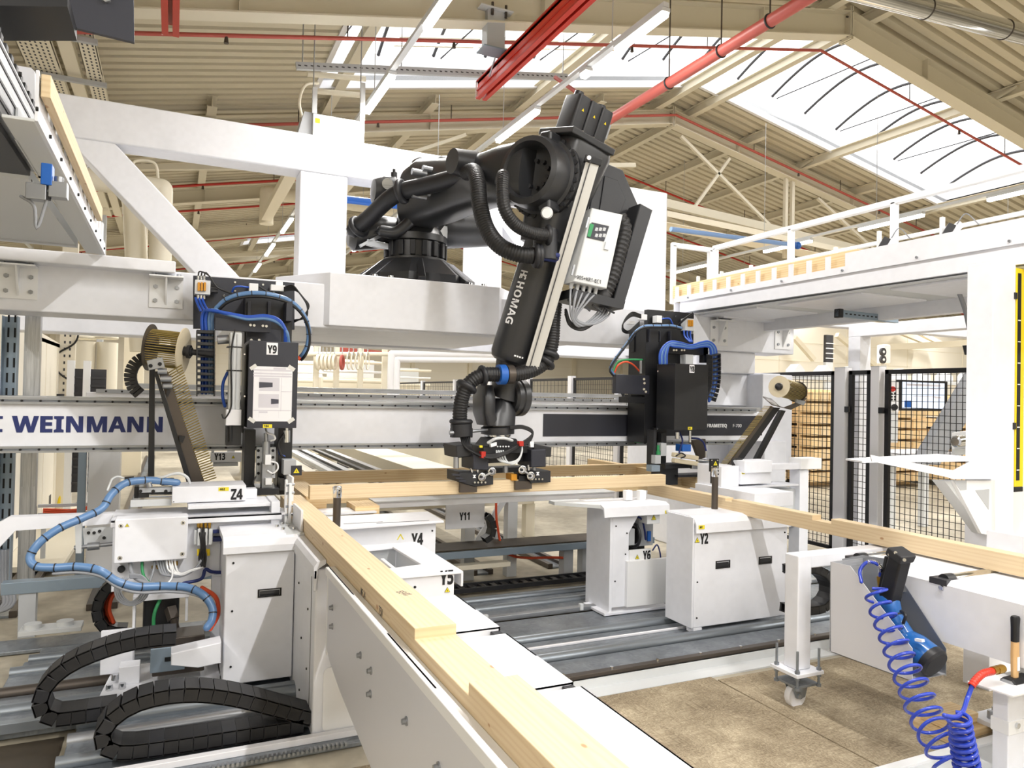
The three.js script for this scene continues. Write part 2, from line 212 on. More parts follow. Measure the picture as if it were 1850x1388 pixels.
struct('ceiling', o => {
  const cutsZ = [ZB - 0.3, -28.6, -25.4, -13.1, -9.9, 2.4, 5.6, 7.4, 10.4, ZF + 0.3], cutsX = [XL - 0.3, 2.2, XR, 19, XE + 0.3];
  for (let i = 0; i < cutsZ.length - 1; i++) for (let k = 0; k < cutsX.length - 1; k++) {
    const [z0, z1, x0, x1] = [cutsZ[i], cutsZ[i + 1], cutsX[k], cutsX[k + 1]];
    if (bands.some(b => b[2] === z0 && x0 >= b[0] - 0.01 && x1 <= b[1] + 0.01)) continue;
    part(o, 'roof_sheet', sheetPiece(x0, x1, z0, z1), M.sheet);
    part(o, 'roof_deck', prism('z', [[x0, roofY(x0) + 0.11], [x1, roofY(x1) + 0.11], [x1, roofY(x1) + 0.2], [x0, roofY(x0) + 0.2]], z0, z1), M.grey);
  }
  const ibeam = (a, b, h, w, t = 0.012) => { const up = [0, 1, 0], A = v3(a), B = v3(b), d = V(0, h / 2 - t / 2, 0); return [bar(A, B, t, h - 2 * t, up, 0), bar(A.clone().add(d), B.clone().add(d), w, t, up, 0), bar(A.clone().sub(d), B.clone().sub(d), w, t, up, 0)]; };
  for (const x of [-5.4, -1.4, 2.5, 6.5, 10.1, 11.1, 14.7, 18.7, 22.7, 26.7]) part(o, 'purlin', ibeam([x, roofY(x) - 0.1, ZB], [x, roofY(x) - 0.1, ZF], 0.2, 0.16), M.steelbeam);
  for (const x of [-3.4, 0.5, 4.5, 8.3, 12.9, 16.7, 20.7, 24.7]) part(o, 'purlin', ibeam([x, roofY(x) - 0.1, ZB], [x, roofY(x) - 0.1, -13.5], 0.2, 0.16), M.steelbeam);
  for (const z of [10.8, 5.8, 0.8, -4.2, -9.2, -14.2, -19.2, -24.2, -29.2, -34.2, -39.2, -44.2]) for (const s of [-1, 1]) {
    const xe = s < 0 ? XL : XE, deep = z === -9.2 ? 0.44 : 0.34, dy = -0.2 - deep / 2;
    const r = part(o, 'rafter', ibeam([XR, roofY(XR) + dy, z], [xe, roofY(xe) + dy, z], deep, 0.26, 0.02), M.steelbeam);
    const e = XR + s * 0.012;
    part(r, 'end_plate', box(Math.min(e, e + s * 0.025), Math.max(e, e + s * 0.025), roofY(XR) - 0.26 - deep, roofY(XR) - 0.12, z - 0.13, z + 0.13), M.steelbeam);
    const bolts = []; for (const y of [0.3, 0.2 + deep]) for (const dz of [-0.07, 0.07]) bolts.push(cyl([e + s * 0.02, YR - y, z + dz], [e + s * 0.06, YR - y, z + dz], 0.018, 0.018, 6)); part(r, 'bolt', bolts, M.brown);
    for (let q = 2; q < 19; q += 4) part(r, 'stiffener', box(XR + s * q - 0.006, XR + s * q + 0.006, roofY(XR + s * q) - 0.2 - deep + 0.02, roofY(XR + s * q) - 0.22, z - 0.12, z + 0.12, 0), M.steelbeam);
    // purlin cleats and short fly braces on top of the frame
    for (const x of [-5.4, -1.4, 2.5, 6.5, 14.7, 18.7]) if ((x - XR) * s > 0) part(r, 'cleat', bar([x, roofY(x) - 0.19, z + 0.02], [x, roofY(x) - 0.05, z + 0.5], 0.14, 0.05), M.steelbeam);
  }
  for (let z = -14.2; z > -45; z -= 10) {              // lattice under every other frame
    const yb = 6.35, yL = 5.9;
    part(o, 'lattice_chord', bar([10.2, yb, z], [XE, yb - 1.35, z], 0.12, 0.2), M.steelbeam);
    part(o, 'lattice_chord', bar([-2, yL - 0.6, z], [9.6, yL + 1.2, z], 0.1, 0.1), M.steelbeam);
    for (const [a, b] of [[[10.9, 8.0], [14.2, 5.9]], [[12.4, 7.7], [11.3, 6.3]], [[15.4, 7.1], [18.8, 5.3]], [[5.4, 7.1], [2.3, 5.6]], [[8.2, 7.6], [5.5, 6.4]], [[2, 6.4], [-0.6, 5.6]], [[19.5, 6.3], [23, 4.9]]]) part(o, 'brace', bar([...a, z], [...b, z], 0.07, 0.07), M.steelbeam);
    for (const x of [14.27, 14.5]) part(o, 'post', bar([x, 5.4, z], [x, roofY(x) - 0.5, z], 0.09, 0.09, [0, 0, 1]), M.steelbeam);
  }
  for (const z of [-4.2, -9.2, -14.2, -19.2, -24.2, -29.2, -34.2, -39.2]) for (const x of [XL + 0.15, XE - 0.15]) part(o, 'column', [box(x - 0.012, x + 0.012, 0, 4.5, z - 0.13, z + 0.13, 0), box(x - 0.15, x + 0.15, 0, 4.5, z - 0.15, z - 0.13, 0), box(x - 0.15, x + 0.15, 0, 4.5, z + 0.13, z + 0.15, 0)], M.steelbeam);
});
bands.forEach(([x0, x1, z0, z1], bi) => struct('window_' + (bi + 1), o => {
  for (const [z, d] of [[z0, -0.08], [z1, 0.08]]) for (const s of [-1, 1]) { const a = s < 0 ? x0 : XR, b = s < 0 ? XR : x1; part(o, 'curb', prism('z', [[a, roofY(a) - 0.03], [b, roofY(b) - 0.03], [b, roofY(b) + 0.6], [a, roofY(a) + 0.6]], Math.min(z, z + d), Math.max(z, z + d)), M.clearw); }
  for (const [x, d] of [[x0, -0.08], [x1, 0.08]]) part(o, 'curb', box(Math.min(x, x + d), Math.max(x, x + d), roofY(x) - 0.05, roofY(x) + 1.1, z0 - 0.08, z1 + 0.08, 0), M.clearw);
  const N = 16, arch = t => Math.sin(t * Math.PI) * 0.42 + 0.58, xs = []; for (let i = 0; i <= N; i++) xs.push(x0 + (x1 - x0) * i / N);
  for (let i = 0; i <= N; i++) part(o, 'glazing_bar', tube([0, 0.15, 0.35, 0.5, 0.65, 0.85, 1].map(t => [xs[i], roofY(xs[i]) + arch(t), z0 + (z1 - z0) * t]), 0.032, 16, 6), M.slot);
  for (let i = 0; i < N; i += 2) part(o, 'tie_rod', cyl([xs[i] + 0.15, roofY(xs[i]) + 0.56, z0], [xs[i] + 0.5, roofY(xs[i]) + 0.6, z1], 0.014), M.slot);
  for (let i = 0; i < N; i++) { const pos = [], idx = [], K = 12; for (let k = 0; k <= K; k++) for (const x of [xs[i], xs[i + 1]]) pos.push(x, roofY(x) + arch(k / K) + 0.09, z0 + (z1 - z0) * k / K); for (let k = 0; k < K; k++) { const a = 2 * k; idx.push(a, a + 2, a + 1, a + 1, a + 2, a + 3); } const g = new THREE.BufferGeometry(); g.setAttribute('position', new THREE.Float32BufferAttribute(pos, 3)); g.setIndex(idx); part(o, 'pane', g, M.pane); }
  for (const x of [3.4, 5.0, 6.6]) part(o, 'vent_frame', [bar([x, roofY(x) + 0.55, z0 + 0.5], [x + 1.5, roofY(x + 1.5) + 0.55, z0 + 0.5], 0.05, 0.05), bar([x, roofY(x) + 0.55, z0 + 0.85], [x + 1.5, roofY(x + 1.5) + 0.55, z0 + 0.85], 0.05, 0.05)], M.beige);
}));

// ---------------------------------------------------------------- tube lamps on trunking rows
function lampRow(x, y, z0, z1, lits, label, rowLabel) {
  thing('light_trunking', rowLabel, 'light track', g => {
    part(g, 'rail', box(x - 0.035, x + 0.035, y + 0.035, y + 0.085, z1, z0), M.lightgrey);
    for (let z = z0 - 1; z > z1; z -= 3) part(g, 'hanger', cyl([x, y + 0.085, z], [x, roofY(x) - 0.2, z], 0.006, 0.006, 5), M.grey);
  }, 'light tracks under the roof');
  lits.forEach(([a, b], i) => {
    thing('tube_lamp', label(i), 'lamp', g => {
      part(g, 'housing', box(x - 0.05, x + 0.05, y - 0.01, y + 0.03, b, a), M.lightgrey);
      part(g, 'diffuser', prism('z', [[x - 0.045, y - 0.01], [x - 0.035, y - 0.06], [x + 0.035, y - 0.06], [x + 0.045, y - 0.01]], b + 0.01, a - 0.01), M.lamp);
    }, 'lit tube lamps');
    tubeLight(x, y - 0.068, (a + b) / 2, Math.abs(a - b), 0.08);
  });
}
const nth = ['first', 'second', 'third', 'fourth', 'fifth', 'sixth', 'seventh', 'eighth', 'ninth', 'tenth'];
lampRow(2.34, 5.6, -5.6, -27, [[-5.6, -7.4], [-8.7, -10.0], [-13.6, -15.6], [-17.0, -18.6], [-20.2, -22.0], [-23.6, -25.2]], i => `lit white tube lamp, ${nth[i]} along the row above the white bridge frame`, 'pale lamp track running above the white bridge frame');
lampRow(4.4, 5.6, -6.0, -27, [[-6.0, -6.9], [-7.5, -7.65], [-8.85, -10.2], [-18.6, -20], [-21.5, -23], [-24, -25.6]], i => `lit white tube lamp, ${nth[i]} along the row passing behind the robot motors`, 'pale lamp track passing behind the robot motors');
lampRow(12.42, 5.2, -6.0, -27, [[-6, -7.84], [-9.0, -10.4], [-11.6, -13.0], [-15, -16.4], [-18, -19.4], [-21, -22.4]], i => `lit white tube lamp, ${nth[i]} along the row above the white platform railing`, 'pale lamp track above the white platform railing');
lampRow(-3.6, 5.4, -14, -27, [[-14, -15.4], [-17, -18.4], [-20, -21.4]], i => `lit white tube lamp, ${nth[i]} along the row over the beige ducts`, 'pale lamp track over the beige ducts');
lampRow(24, 4.9, -6, -27, [[-6, -7.4], [-9, -10.4], [-12, -13.4], [-15, -16.4], [-18, -19.4], [-21, -22.4]], i => `lit white tube lamp, ${nth[i]} along the row beside the panelled wall`, 'pale lamp track beside the panelled wall');
for (const [x, y, by] of [[-3.6, 5.4, 'beige ducts'], [4.4, 5.6, 'robot'], [12.42, 5.2, 'railing'], [20, 5, 'timber packs']]) lampRow(x, y, -28, -42, [[-29, -30.5], [-32.5, -34], [-36, -37.5], [-39.5, -41]], i => `tiny distant lit tube lamp, ${nth[i]} of the far row in line with the ${by}`, `distant lamp track in line with the ${by}`);
lampRow(18.2, 5.2, -10, -27, [[-10, -11.5], [-13, -14.5], [-17, -18.5]], i => `lit white tube lamp, ${nth[i]} along the row nearest the panelled wall`, 'pale lamp track nearest the panelled wall');
// rows over the aisle in front of the machine
const aisle = [[-3.6, 5.4, 'the red rail at the dark panel'], [2.34, 5.6, 'the long loose timber'], [7.4, 5.6, 'the right-angled cart on castors'], [12.42, 5.2, 'the light barrier post']];
for (const [x, y, by] of aisle) lampRow(x, y, 9, -3.0, [[8.6, 6.8], [5.2, 3.4], [1.8, 0], [-0.6, -2.4]], i => `aisle tube lamp, ${nth[i]} of the row by ${by}`, `aisle lamp track by ${by}`);
// ---------------------------------------------------------------- the white bridge that carries the robot
const bolt = (p, d, r = 0.014, h = 0.012) => cyl(p, V(...p).add(V(...d).multiplyScalar(h)), r, r * 0.92, 6);
const gussets = (g, x, zf, y0, y1) => {                // bolted angle bracket on a beam face: back plate, rib, shelf
  const b = part(g, 'bracket', [box(x - 0.11, x + 0.11, y0, y1, zf, zf + 0.012), prism('x', [[zf + 0.012, y0 + 0.02], [zf + 0.012, y1], [zf + 0.13, y1]], x - 0.006, x + 0.006), box(x - 0.11, x + 0.11, y1 - 0.012, y1, zf, zf + 0.14)], M.bright);
  const bl = []; for (const dx of [-0.07, 0.07]) for (const y of [y0 + 0.05, y1 - 0.07]) bl.push(bolt([x + dx, y, zf + 0.012], Z, 0.016)); for (const dx of [-0.08, 0.08]) bl.push(bolt([x + dx, y1, zf + 0.08], Y, 0.016, 0.02)); parts(b, 'bolt', bl, M.steel);
};
const ZC = -5.85, ZR = -7.9;
thing('robot_bridge', 'tall white steel bridge frame on which the black robot stands', 'bridge', g => {
  part(g, 'front_chord', box(-4, 6.03, 2.2, 2.55, ZC - 0.4, ZC, 0.012), M.white);
  part(g, 'rear_chord', box(-4, 6.03, 2.2, 2.6, ZR - 0.35, ZR, 0.012), M.white);
  for (const x of [-2.2, 0.55, 3.6, 5.4]) part(g, 'cross_beam', box(x - 0.15, x + 0.15, 2.24, 2.5, ZR, ZC - 0.4), M.white);
  part(g, 'robot_platform', prism('y', [[1.1, ZC + 0.05], [2.55, ZC + 0.05], [3.0, ZC - 0.45], [2.9, ZR + 0.05], [0.95, ZR + 0.05], [0.75, ZC - 0.45]], 2.22, 2.64, 0.006), M.white);
  const px = (x, y, z = ZR) => atz(x, y, z);
  const yt = 4.42, yb = 4.02, xl = -1.3, xr = 5.87;
  part(g, 'top_chord', box(xl, xr, yb, yt, ZR - 0.32, ZR, 0.02), M.white);
  for (const [a, b] of [[1.16, 1.66], [3.12, 3.5], [5.42, 5.87]]) part(g, 'column', box(a, b, 2.6, a > 5 ? yt - 0.004 : yb, ZR - 0.32, ZR - 0.004, 0.016), M.white);
  part(g, 'diagonal', bar([-1.0, yb + 0.25, ZR - 0.166], [0.72, 2.5, ZR - 0.166], 0.3, 0.3, [0, 0, 1], 0.015), M.white);
  part(g, 'diagonal', bar([3.5, 3.85, ZR - 0.16], [4.7, 2.5, ZR - 0.16], 0.16, 0.2, [0, 0, 1], 0.01), M.white);
  gussets(g, atz(33, 540, ZC)[0], ZC, 2.28, 2.5); gussets(g, atz(300, 540, ZC)[0], ZC, 2.28, 2.5);
  gussets(g, 5.0, ZC, 2.25, 2.5); gussets(g, 5.86, ZC, 2.25, 2.5);
  for (const [a, b] of [[-2.6, -2.2], [5.3, 5.75]]) part(g, 'leg', box(a, b, 0, 2.2, ZR, ZC - 0.5, 0.02), M.white);
  part(g, 'pillar', box(5.05, 5.55, 1.98, 2.2, ZC - 0.42, ZC - 0.06, 0.01), M.white);
});
for (const [x0, x1, l] of [[-4, 0.0, 'white box tube bolted on the bridge under the grey conveyor'], [4.93, 9.0, 'white box tube bolted on the bridge under the timber comb gantry']])
  thing('support_tube', l, 'tube', g => {
    part(g, 'tube', box(x0, x1, 2.515, 2.6, ZC + 0.01, ZC + 0.16, 0.01), M.white);
    if (x0 > 0) part(g, 'bore', box(x0 - 0.003, x0 + 0.01, 2.53, 2.585, ZC + 0.03, ZC + 0.14, 0), M.slot);
  }, 'support tubes on the bridge');
solo('compressed_air_pipe', 'bright blue pipe under the top beam of the bridge', 'pipe', cyl([1.3, 3.9, ZR - 0.5], [3.2, 3.93, ZR - 0.5], 0.045), M.blue);
thing('supply_pipe', 'pale blue pipe with dark blue valve end past the bridge', 'pipe', g => {
  const a = atz(1212, 414, -8.6), b = atz(1436, 443, -8.6); part(g, 'pipe', cyl(a, b, 0.035), M.palepipe);
  part(g, 'valve', [cyl(V(...b).add(V(-0.12, 0.012, 0)), b, 0.05, 0.05), ball(V(...b).add(V(0.06, 0, 0)), 0.06)], M.blue);
});

// ---------------------------------------------------------------- the long white cross beam with the company name
const ZW = -5.75, WT = atz(700, 742, ZW)[1], WB = atz(700, 794, ZW)[1];
thing('cross_beam', 'long white travel beam lettered WEINMANN with steel guide rails', 'beam', g => {
  part(g, 'beam_body', box(-3.2, 5.55, 1.285, 1.585, ZW - 0.32, ZW, 0.006), M.white);
  for (const [y, nm] of [[1.6, 1], [1.278, 0]]) {
    part(g, 'guide_rail', prism('x', [[ZW - 0.01, y - 0.022], [ZW + 0.03, y - 0.022], [ZW + 0.03, y - 0.008], [ZW + 0.022, y], [ZW + 0.03, y + 0.008], [ZW + 0.03, y + 0.022], [ZW - 0.01, y + 0.022]], -3.2, 5.4), M.steel);
    const h = []; for (let x = -3.1; x < 5.4; x += 0.105) h.push(cyl([x, y, ZW + 0.024], [x, y, ZW + 0.0315], 0.0075, 0.0075, 8)); part(g, 'rail_bolt', h, M.dark).userData.kind = 'stuff';
  }
  part(g, 'top_plate', box(-3.2, 5.5, 1.585, 1.63, ZW - 0.32, ZW - 0.02), M.alu);
  part(g, 'lettering', letters('WEINMANN', 0.105, [atz(22, 775, ZW)[0], 1.392, ZW + 0.0005], X, Y, 1.07), M.navy, 'dark blue company name');
  part(g, 'logo', [prism('z', [[-1.13, 1.392], [-1.0, 1.392], [-1.0, 1.412], [-1.085, 1.412], [-1.06, 1.436], [-1.02, 1.436], [-1.02, 1.456], [-1.06, 1.456], [-1.085, 1.478], [-1.0, 1.478], [-1.0, 1.497], [-1.13, 1.497]].map(p => [p[0] + 0.0, p[1]]), ZW, ZW + 0.002)], M.navy);
  const bx = atz(981, 770, ZW)[0]; part(g, 'name_plate', box(bx, 5.5, 1.345, 1.545, ZW, ZW + 0.004, 0), M.anth);
  part(g, 'lettering', letters('FRAMETEQ', 0.034, [atz(1276, 770, ZW)[0], 1.428, ZW + 0.004], X, Y, 1.05), M.bright, 'white machine name');
  part(g, 'lettering', letters('F-700', 0.034, [atz(1323, 770, ZW)[0], 1.428, ZW + 0.004], X, Y, 1.0, regular), M.bright, 'white machine number');
});
thing('beam_housing', 'white cabinet at the end of the lettered travel beam', 'cabinet', g => {
  part(g, 'body', box(4.75, 6.0, 1.64, 1.98, ZW - 0.75, ZW - 0.33, 0.012), M.white);
  part(g, 'lid', box(4.7, 6.04, 1.982, 2.0, ZW - 0.78, ZW - 0.3), M.white);
  part(g, 'side_panel', box(5.6, 6.02, 1.0, 1.98, ZW - 0.72, ZW - 0.1, 0.012), M.white);
  part(g, 'foot', box(5.0, 6.1, 0, 1.0, ZW - 0.9, ZW - 0.34, 0.012), M.white);
});
for (const [x, l] of [[-2.4, 'white upright carrying the lettered beam beside the slotted duct'], [5.71, 'white upright carrying the lettered beam beside the mesh fence']])
  solo('beam_upright', l, 'post', [box(x - 0.15, x + 0.15, 0, 1.285, ZW - 0.3, ZW - 0.02, 0.01)], M.white, 'beam uprights');
// a second travel beam behind
thing('rear_beam', 'pale second travel beam with rail and round eyelets behind the lettered one', 'beam', g => {
  const z = -9.5, x0 = atz(155, 720, z)[0], y = atz(520, 712, z)[1];
  part(g, 'body', box(x0, 9.2, y - 0.35, y - 0.02, z - 0.3, z, 0.01), M.white);
  part(g, 'rail', box(x0 + 0.1, 9.1, y - 0.03, y + 0.015, z - 0.02, z + 0.03), M.steel);
  part(g, 'upper_rail', box(x0 + 0.4, 9.0, y + 0.03, y + 0.09, z - 0.22, z - 0.1), M.alu);
  const h = []; for (let x = x0 + 0.2; x < 9; x += 0.16) h.push(cyl([x, y - 0.008, z + 0.03], [x, y - 0.008, z + 0.034], 0.012, 0.012, 6)); part(g, 'bolt', h, M.dark).userData.kind = 'stuff';
});

// ---------------------------------------------------------------- raised timber gantries on both sides
function comb(x, t, y0, y1, z0, z1, pitch, tooth, from) { // plate in the plane x with square teeth along its top
  const p = [[z0, y0], [z1, y0]]; let z = z1;
  p.push([z1, y1 + 0.1]); if (from < z1) { p.push([from, y1 + 0.1], [from, y1]); z = from; }
  while (z - pitch > z0) { p.push([z - (pitch - tooth), y1], [z - (pitch - tooth), y1 + 0.1], [z - pitch, y1 + 0.1], [z - pitch, y1]); z -= pitch; }
  p.push([z0, y1]); return prism('x', p, x, x + t);
}
thing('timber_gantry', 'raised white gantry beam with comb edge running above the bridge end', 'gantry', g => {
  part(g, 'comb_plate', comb(4.655, 0.01, 2.69, 2.745, -6.12, -1.6, 0.19, 0.05, -4.02), M.white);
  part(g, 'beam', prism('x', [[-6.05, 2.58], [-1.4, 2.56], [-1.4, 2.98], [-2.6, 2.98], [-2.6, 2.74], [-6.05, 2.74]], 4.67, 4.9), M.white);
  part(g, 'floor_plate', box(4.7, 5.6, 2.545, 2.56, -6.0, -1.2), M.lightgrey);
  part(g, 'rear_beam', box(5.6, 5.7, 2.43, 2.6, -6.0, -1.2, 0.006), M.white);
  for (let z = -5.4; z < -2; z += 1.1) part(g, 'bottom_panel', box(4.75, 5.5, 2.53, 2.545, z - 0.5, z + 0.35), M.white);
  part(g, 'bracket', [box(4.95, 5.35, 2.6, 2.7, -5.8, -5.7)], M.bright);
  const b = []; for (let z = -5.9; z < -2; z += 0.62) b.push(bolt([4.655, 2.715, z], [-1, 0, 0], 0.01)); parts(g, 'bolt', b, M.steel);
  part(g, 'end_panel', box(4.66, 5.0, 2.56, 2.69, -6.14, -6.12), M.white);
  const k = part(g, 'cable_port', box(4.66, 4.672, 2.82, 2.93, -2.24, -1.98, 0), M.dark);
  part(k, 'cable', [0, 1, 2, 3].map(i => tube([[4.66, 2.9 - i * 0.02, -2.2], [4.6, 2.88 - i * 0.02, -2.1 + i * 0.02], [4.58, 2.84 - i * 0.02, -1.6]], 0.012)), M.graycable);
  part(g, 'cable', tube([P3(1507, 536, -4.7), P3(1510, 552, -4.7), P3(1514, 572, -4.72)], 0.01), M.rubber); part(g, 'cable', tube([P3(1716, 510, -3.6), P3(1730, 525, -3.58), P3(1742, 555, -3.56), P3(1750, 590, -3.55), P3(1756, 622, -3.55)], 0.016, 30), M.graycable); part(g, 'cable', [0, 1, 2].map(i => tube([P3(1732, 518 + i, -3.7), P3(1748, 527 + i * 2, -3.68), P3(1772, 528 + i * 2, -3.66), P3(1792, 512 + i * 3, -3.64)], 0.009, 20)), M.navy); part(g, 'plug_box', polyZ([[1748, 624], [1768, 622], [1770, 640], [1752, 641]], -3.6, -3.52), M.plastic);
});
for (const [z, i] of [[-5.95, 0], [-5.6, 1], [-5.2, 2], [-4.7, 3], [-4.25, 4], [-3.85, 5], [-3.35, 6], [-2.75, 7], [-2.3, 8]])
  thing('stop_pin', `white upright stop pin, ${nth[i]} from the railing corner on the comb gantry`, 'pin', g => {
    part(g, 'pin', box(4.8, 4.83, 2.74, i < 5 ? 2.95 : 3.0, z - 0.012, z + 0.012), M.bright);
    if (i > 4) { part(g, 'sensor', bar([4.8, 2.86, z + 0.06], [4.86, 2.94, z + 0.1], 0.05, 0.05), M.bright); part(g, 'clamp', bar([4.77, 2.85, z + 0.05], [4.8, 2.93, z + 0.08], 0.05, 0.05), M.plastic); part(g, 'wire', tube([[4.82, 2.93, z + 0.1], [4.82, 2.99, z + 0.16], [4.82, 2.9, z + 0.25]], 0.004), M.graycable); }
  }, 'stop pins on the comb gantry');
solo('gantry_timber', 'long pale timber lying on the comb gantry beside the railing', 'timber', prism('x', [[-6.2, 2.745], [-3.94, 2.745], [-3.94, 2.87], [-6.2, 2.87]], 4.69, 4.79, 0.003), M.pine2, null, 'z');
thing('platform_railing', 'white tube railing on the raised platform by the timber comb', 'railing', g => {
  const x = 5.16, y0 = 2.75, y1 = 3.3, pt = (z, y = y1) => [x, y, z];
  const zs = [-6.1, -5.06, -3.99, -2.0]; for (const z of zs) part(g, 'post', bar(pt(z, y0), pt(z), 0.05, 0.05, Z, 0.008), M.bright);
  part(g, 'top_rail', bar(pt(-6.13), pt(-1.6), 0.05, 0.05, Y, 0.008), M.bright);
  part(g, 'mid_rail', bar(pt(-6.1, 3.0), pt(-1.6, 3.0), 0.03, 0.03, Y, 0.006), M.bright);
});
thing('railing_end_frame', 'short separate white railing frame standing past the gap', 'railing', g => {
  const z = -6.3, p = atz(1217, 443, z), q = atz(1283, 452, z); const Yb = 2.7;
  part(g, 'post', bar([p[0], Yb, z], p, 0.05, 0.05, Z, 0.008), M.bright); part(g, 'post', bar([q[0], Yb, z], q, 0.05, 0.05, Z, 0.008), M.bright);
  part(g, 'top_rail', bar([p[0] - 0.025, p[1], z], [q[0] + 0.025, q[1], z], 0.05, 0.05, Y, 0.008), M.bright);
});
// grey conveyor and comb on the other side
thing('overhead_conveyor', 'grey aluminium overhead conveyor with black belt above the bracketed beam', 'conveyor', g => {
  const x = -0.55;
  part(g, 'side_profile', prism('x', [[-3.72, 2.62], [-1.2, 2.62], [-1.2, 2.86], [-3.72, 2.86]], x - 0.05, x, 0.004), M.alu);
  for (const [y, h] of [[2.83, 0.012], [2.775, 0.01], [2.715, 0.01], [2.655, 0.014]]) part(g, 'groove', box(x - 0.002, x + 0.003, y, y + h, -3.71, -1.2, 0), M.slot);
  part(g, 'belt', box(x - 0.9, x - 0.02, 2.59, 2.62, -3.68, -1.2), M.plastic);
  part(g, 'under_pan', prism('x', [[-5.5, 2.6], [-3.7, 2.58], [-3.7, 2.64], [-5.5, 2.66]], x - 0.9, x - 0.03), M.lightgrey);
  for (let i = 0; i < 5; i++) part(g, 'pan_seam', box(x - 0.9, x - 0.03, 2.592, 2.6, -5.4 + i * 0.8, -5.37 + i * 0.8, 0), M.grey);
  part(g, 'edge_strip', box(x - 0.0, x + 0.03, 2.6, 2.88, -3.74, -3.7), M.steel);
  const c = []; for (let i = 0; i < 16; i++) c.push(box(x - 0.04, x - 0.0, 2.86, 2.885, -3.7 + i * 0.09, -3.66 + i * 0.09)); part(g, 'chain_pad', c, M.plastic);
});
thing('overhead_comb', 'white overhead comb rail with toothed edge beside the grey conveyor', 'gantry', g => {
  part(g, 'comb_plate', comb(-0.45, 0.01, 2.605, 2.68, -5.7, -2.95, 0.2, 0.07, -2.95), M.white);
  part(g, 'channel', [box(-0.545, -0.45, 2.6, 2.612, -5.68, -2.95), box(-0.548, -0.54, 2.6, 2.72, -5.68, -3.2)], M.lightgrey);
  for (let z = -5.3; z < -3.8; z += 0.2) part(g, 'carrier', prism('y', [[-0.54, z - 0.05], [-0.47, z - 0.02], [-0.47, z + 0.02], [-0.54, z + 0.05]], 2.615, 2.64), M.clearw);
  const b = []; for (let z = -5.6; z < -2; z += 0.3) b.push(bolt([-0.44, 2.63, z], X, 0.008, 0.008)); parts(g, 'bolt', b, M.dark);
});
solo('overhead_timber', 'pale timber edge lying along the overhead comb rail', 'timber', box(-0.435, -0.405, 2.69, 2.77, -5.0, -2.95, 0.003), M.pine, null, 'z');
thing('guard_hood', 'white hood panel at the end of the grey overhead conveyor', 'panel', g => { part(g, 'panel', polyZ([[12, 118], [58, 126], [64, 132], [66, 262], [40, 240], [12, 160]], -3.9, -3.86), M.white);  });
thing('limit_sensor', 'small blue sensor on a steel clamp below the conveyor edge', 'sensor', g => {
  const z = -3.2, p = atz(86, 318, z), q = atz(106, 345, z), r = atz(68, 348, z);
  part(g, 'sensor_head', box(p[0] - 0.018, p[0] + 0.018, p[1] - 0.04, p[1] + 0.04, z - 0.03, z + 0.03), M.blue); part(g, 'plug', cyl([p[0], p[1] - 0.09, z], [p[0], p[1] - 0.04, z], 0.014), M.plastic);
  part(g, 'clamp', [cyl([q[0], q[1], z], [q[0], p[1], z], 0.016), cyl(r, q, 0.014), box(q[0] - 0.03, q[0] + 0.03, q[1] - 0.03, q[1] + 0.03, z - 0.025, z + 0.025), box(r[0] - 0.035, r[0] + 0.03, r[1] - 0.03, r[1] + 0.03, z - 0.025, z + 0.025)], M.steel);
  part(g, 'cable', tube([[p[0], p[1] - 0.09, z], [p[0] - 0.03, p[1] - 0.2, z], atz(60, 370, z), atz(38, 355, z)], 0.006), M.graycable);
});
thing('dark_chute', 'large black sheet metal chute hanging at the top corner', 'chute', g => {
  const z = -3.3, pt = (x, y, zz = z) => atz(x, y, zz);
  const a = pt(-300, -130), b = pt(240, -130), c = pt(243, 80), d = pt(140, 55), e = pt(140, 78), f = pt(-300, 78);
  part(g, 'side_sheet', prism('z', [a, b, c, d].map(q => [q[0], q[1]]), z, z + 0.02), M.anth);
  part(g, 'lower_sheet', prism('z', [a, d, e, f].map(q => [q[0], q[1]]), z + 0.02, z + 0.3), M.black);
  part(g, 'edge_strip', box(b[0] - 0.02, b[0] + 0.0, c[1] + 0.15, b[1], z - 0.03, z), M.grey);
  part(g, 'bolt', bolt([pt(192, 2)[0], pt(192, 2)[1], z + 0.02], Z, 0.02), M.steel);
});
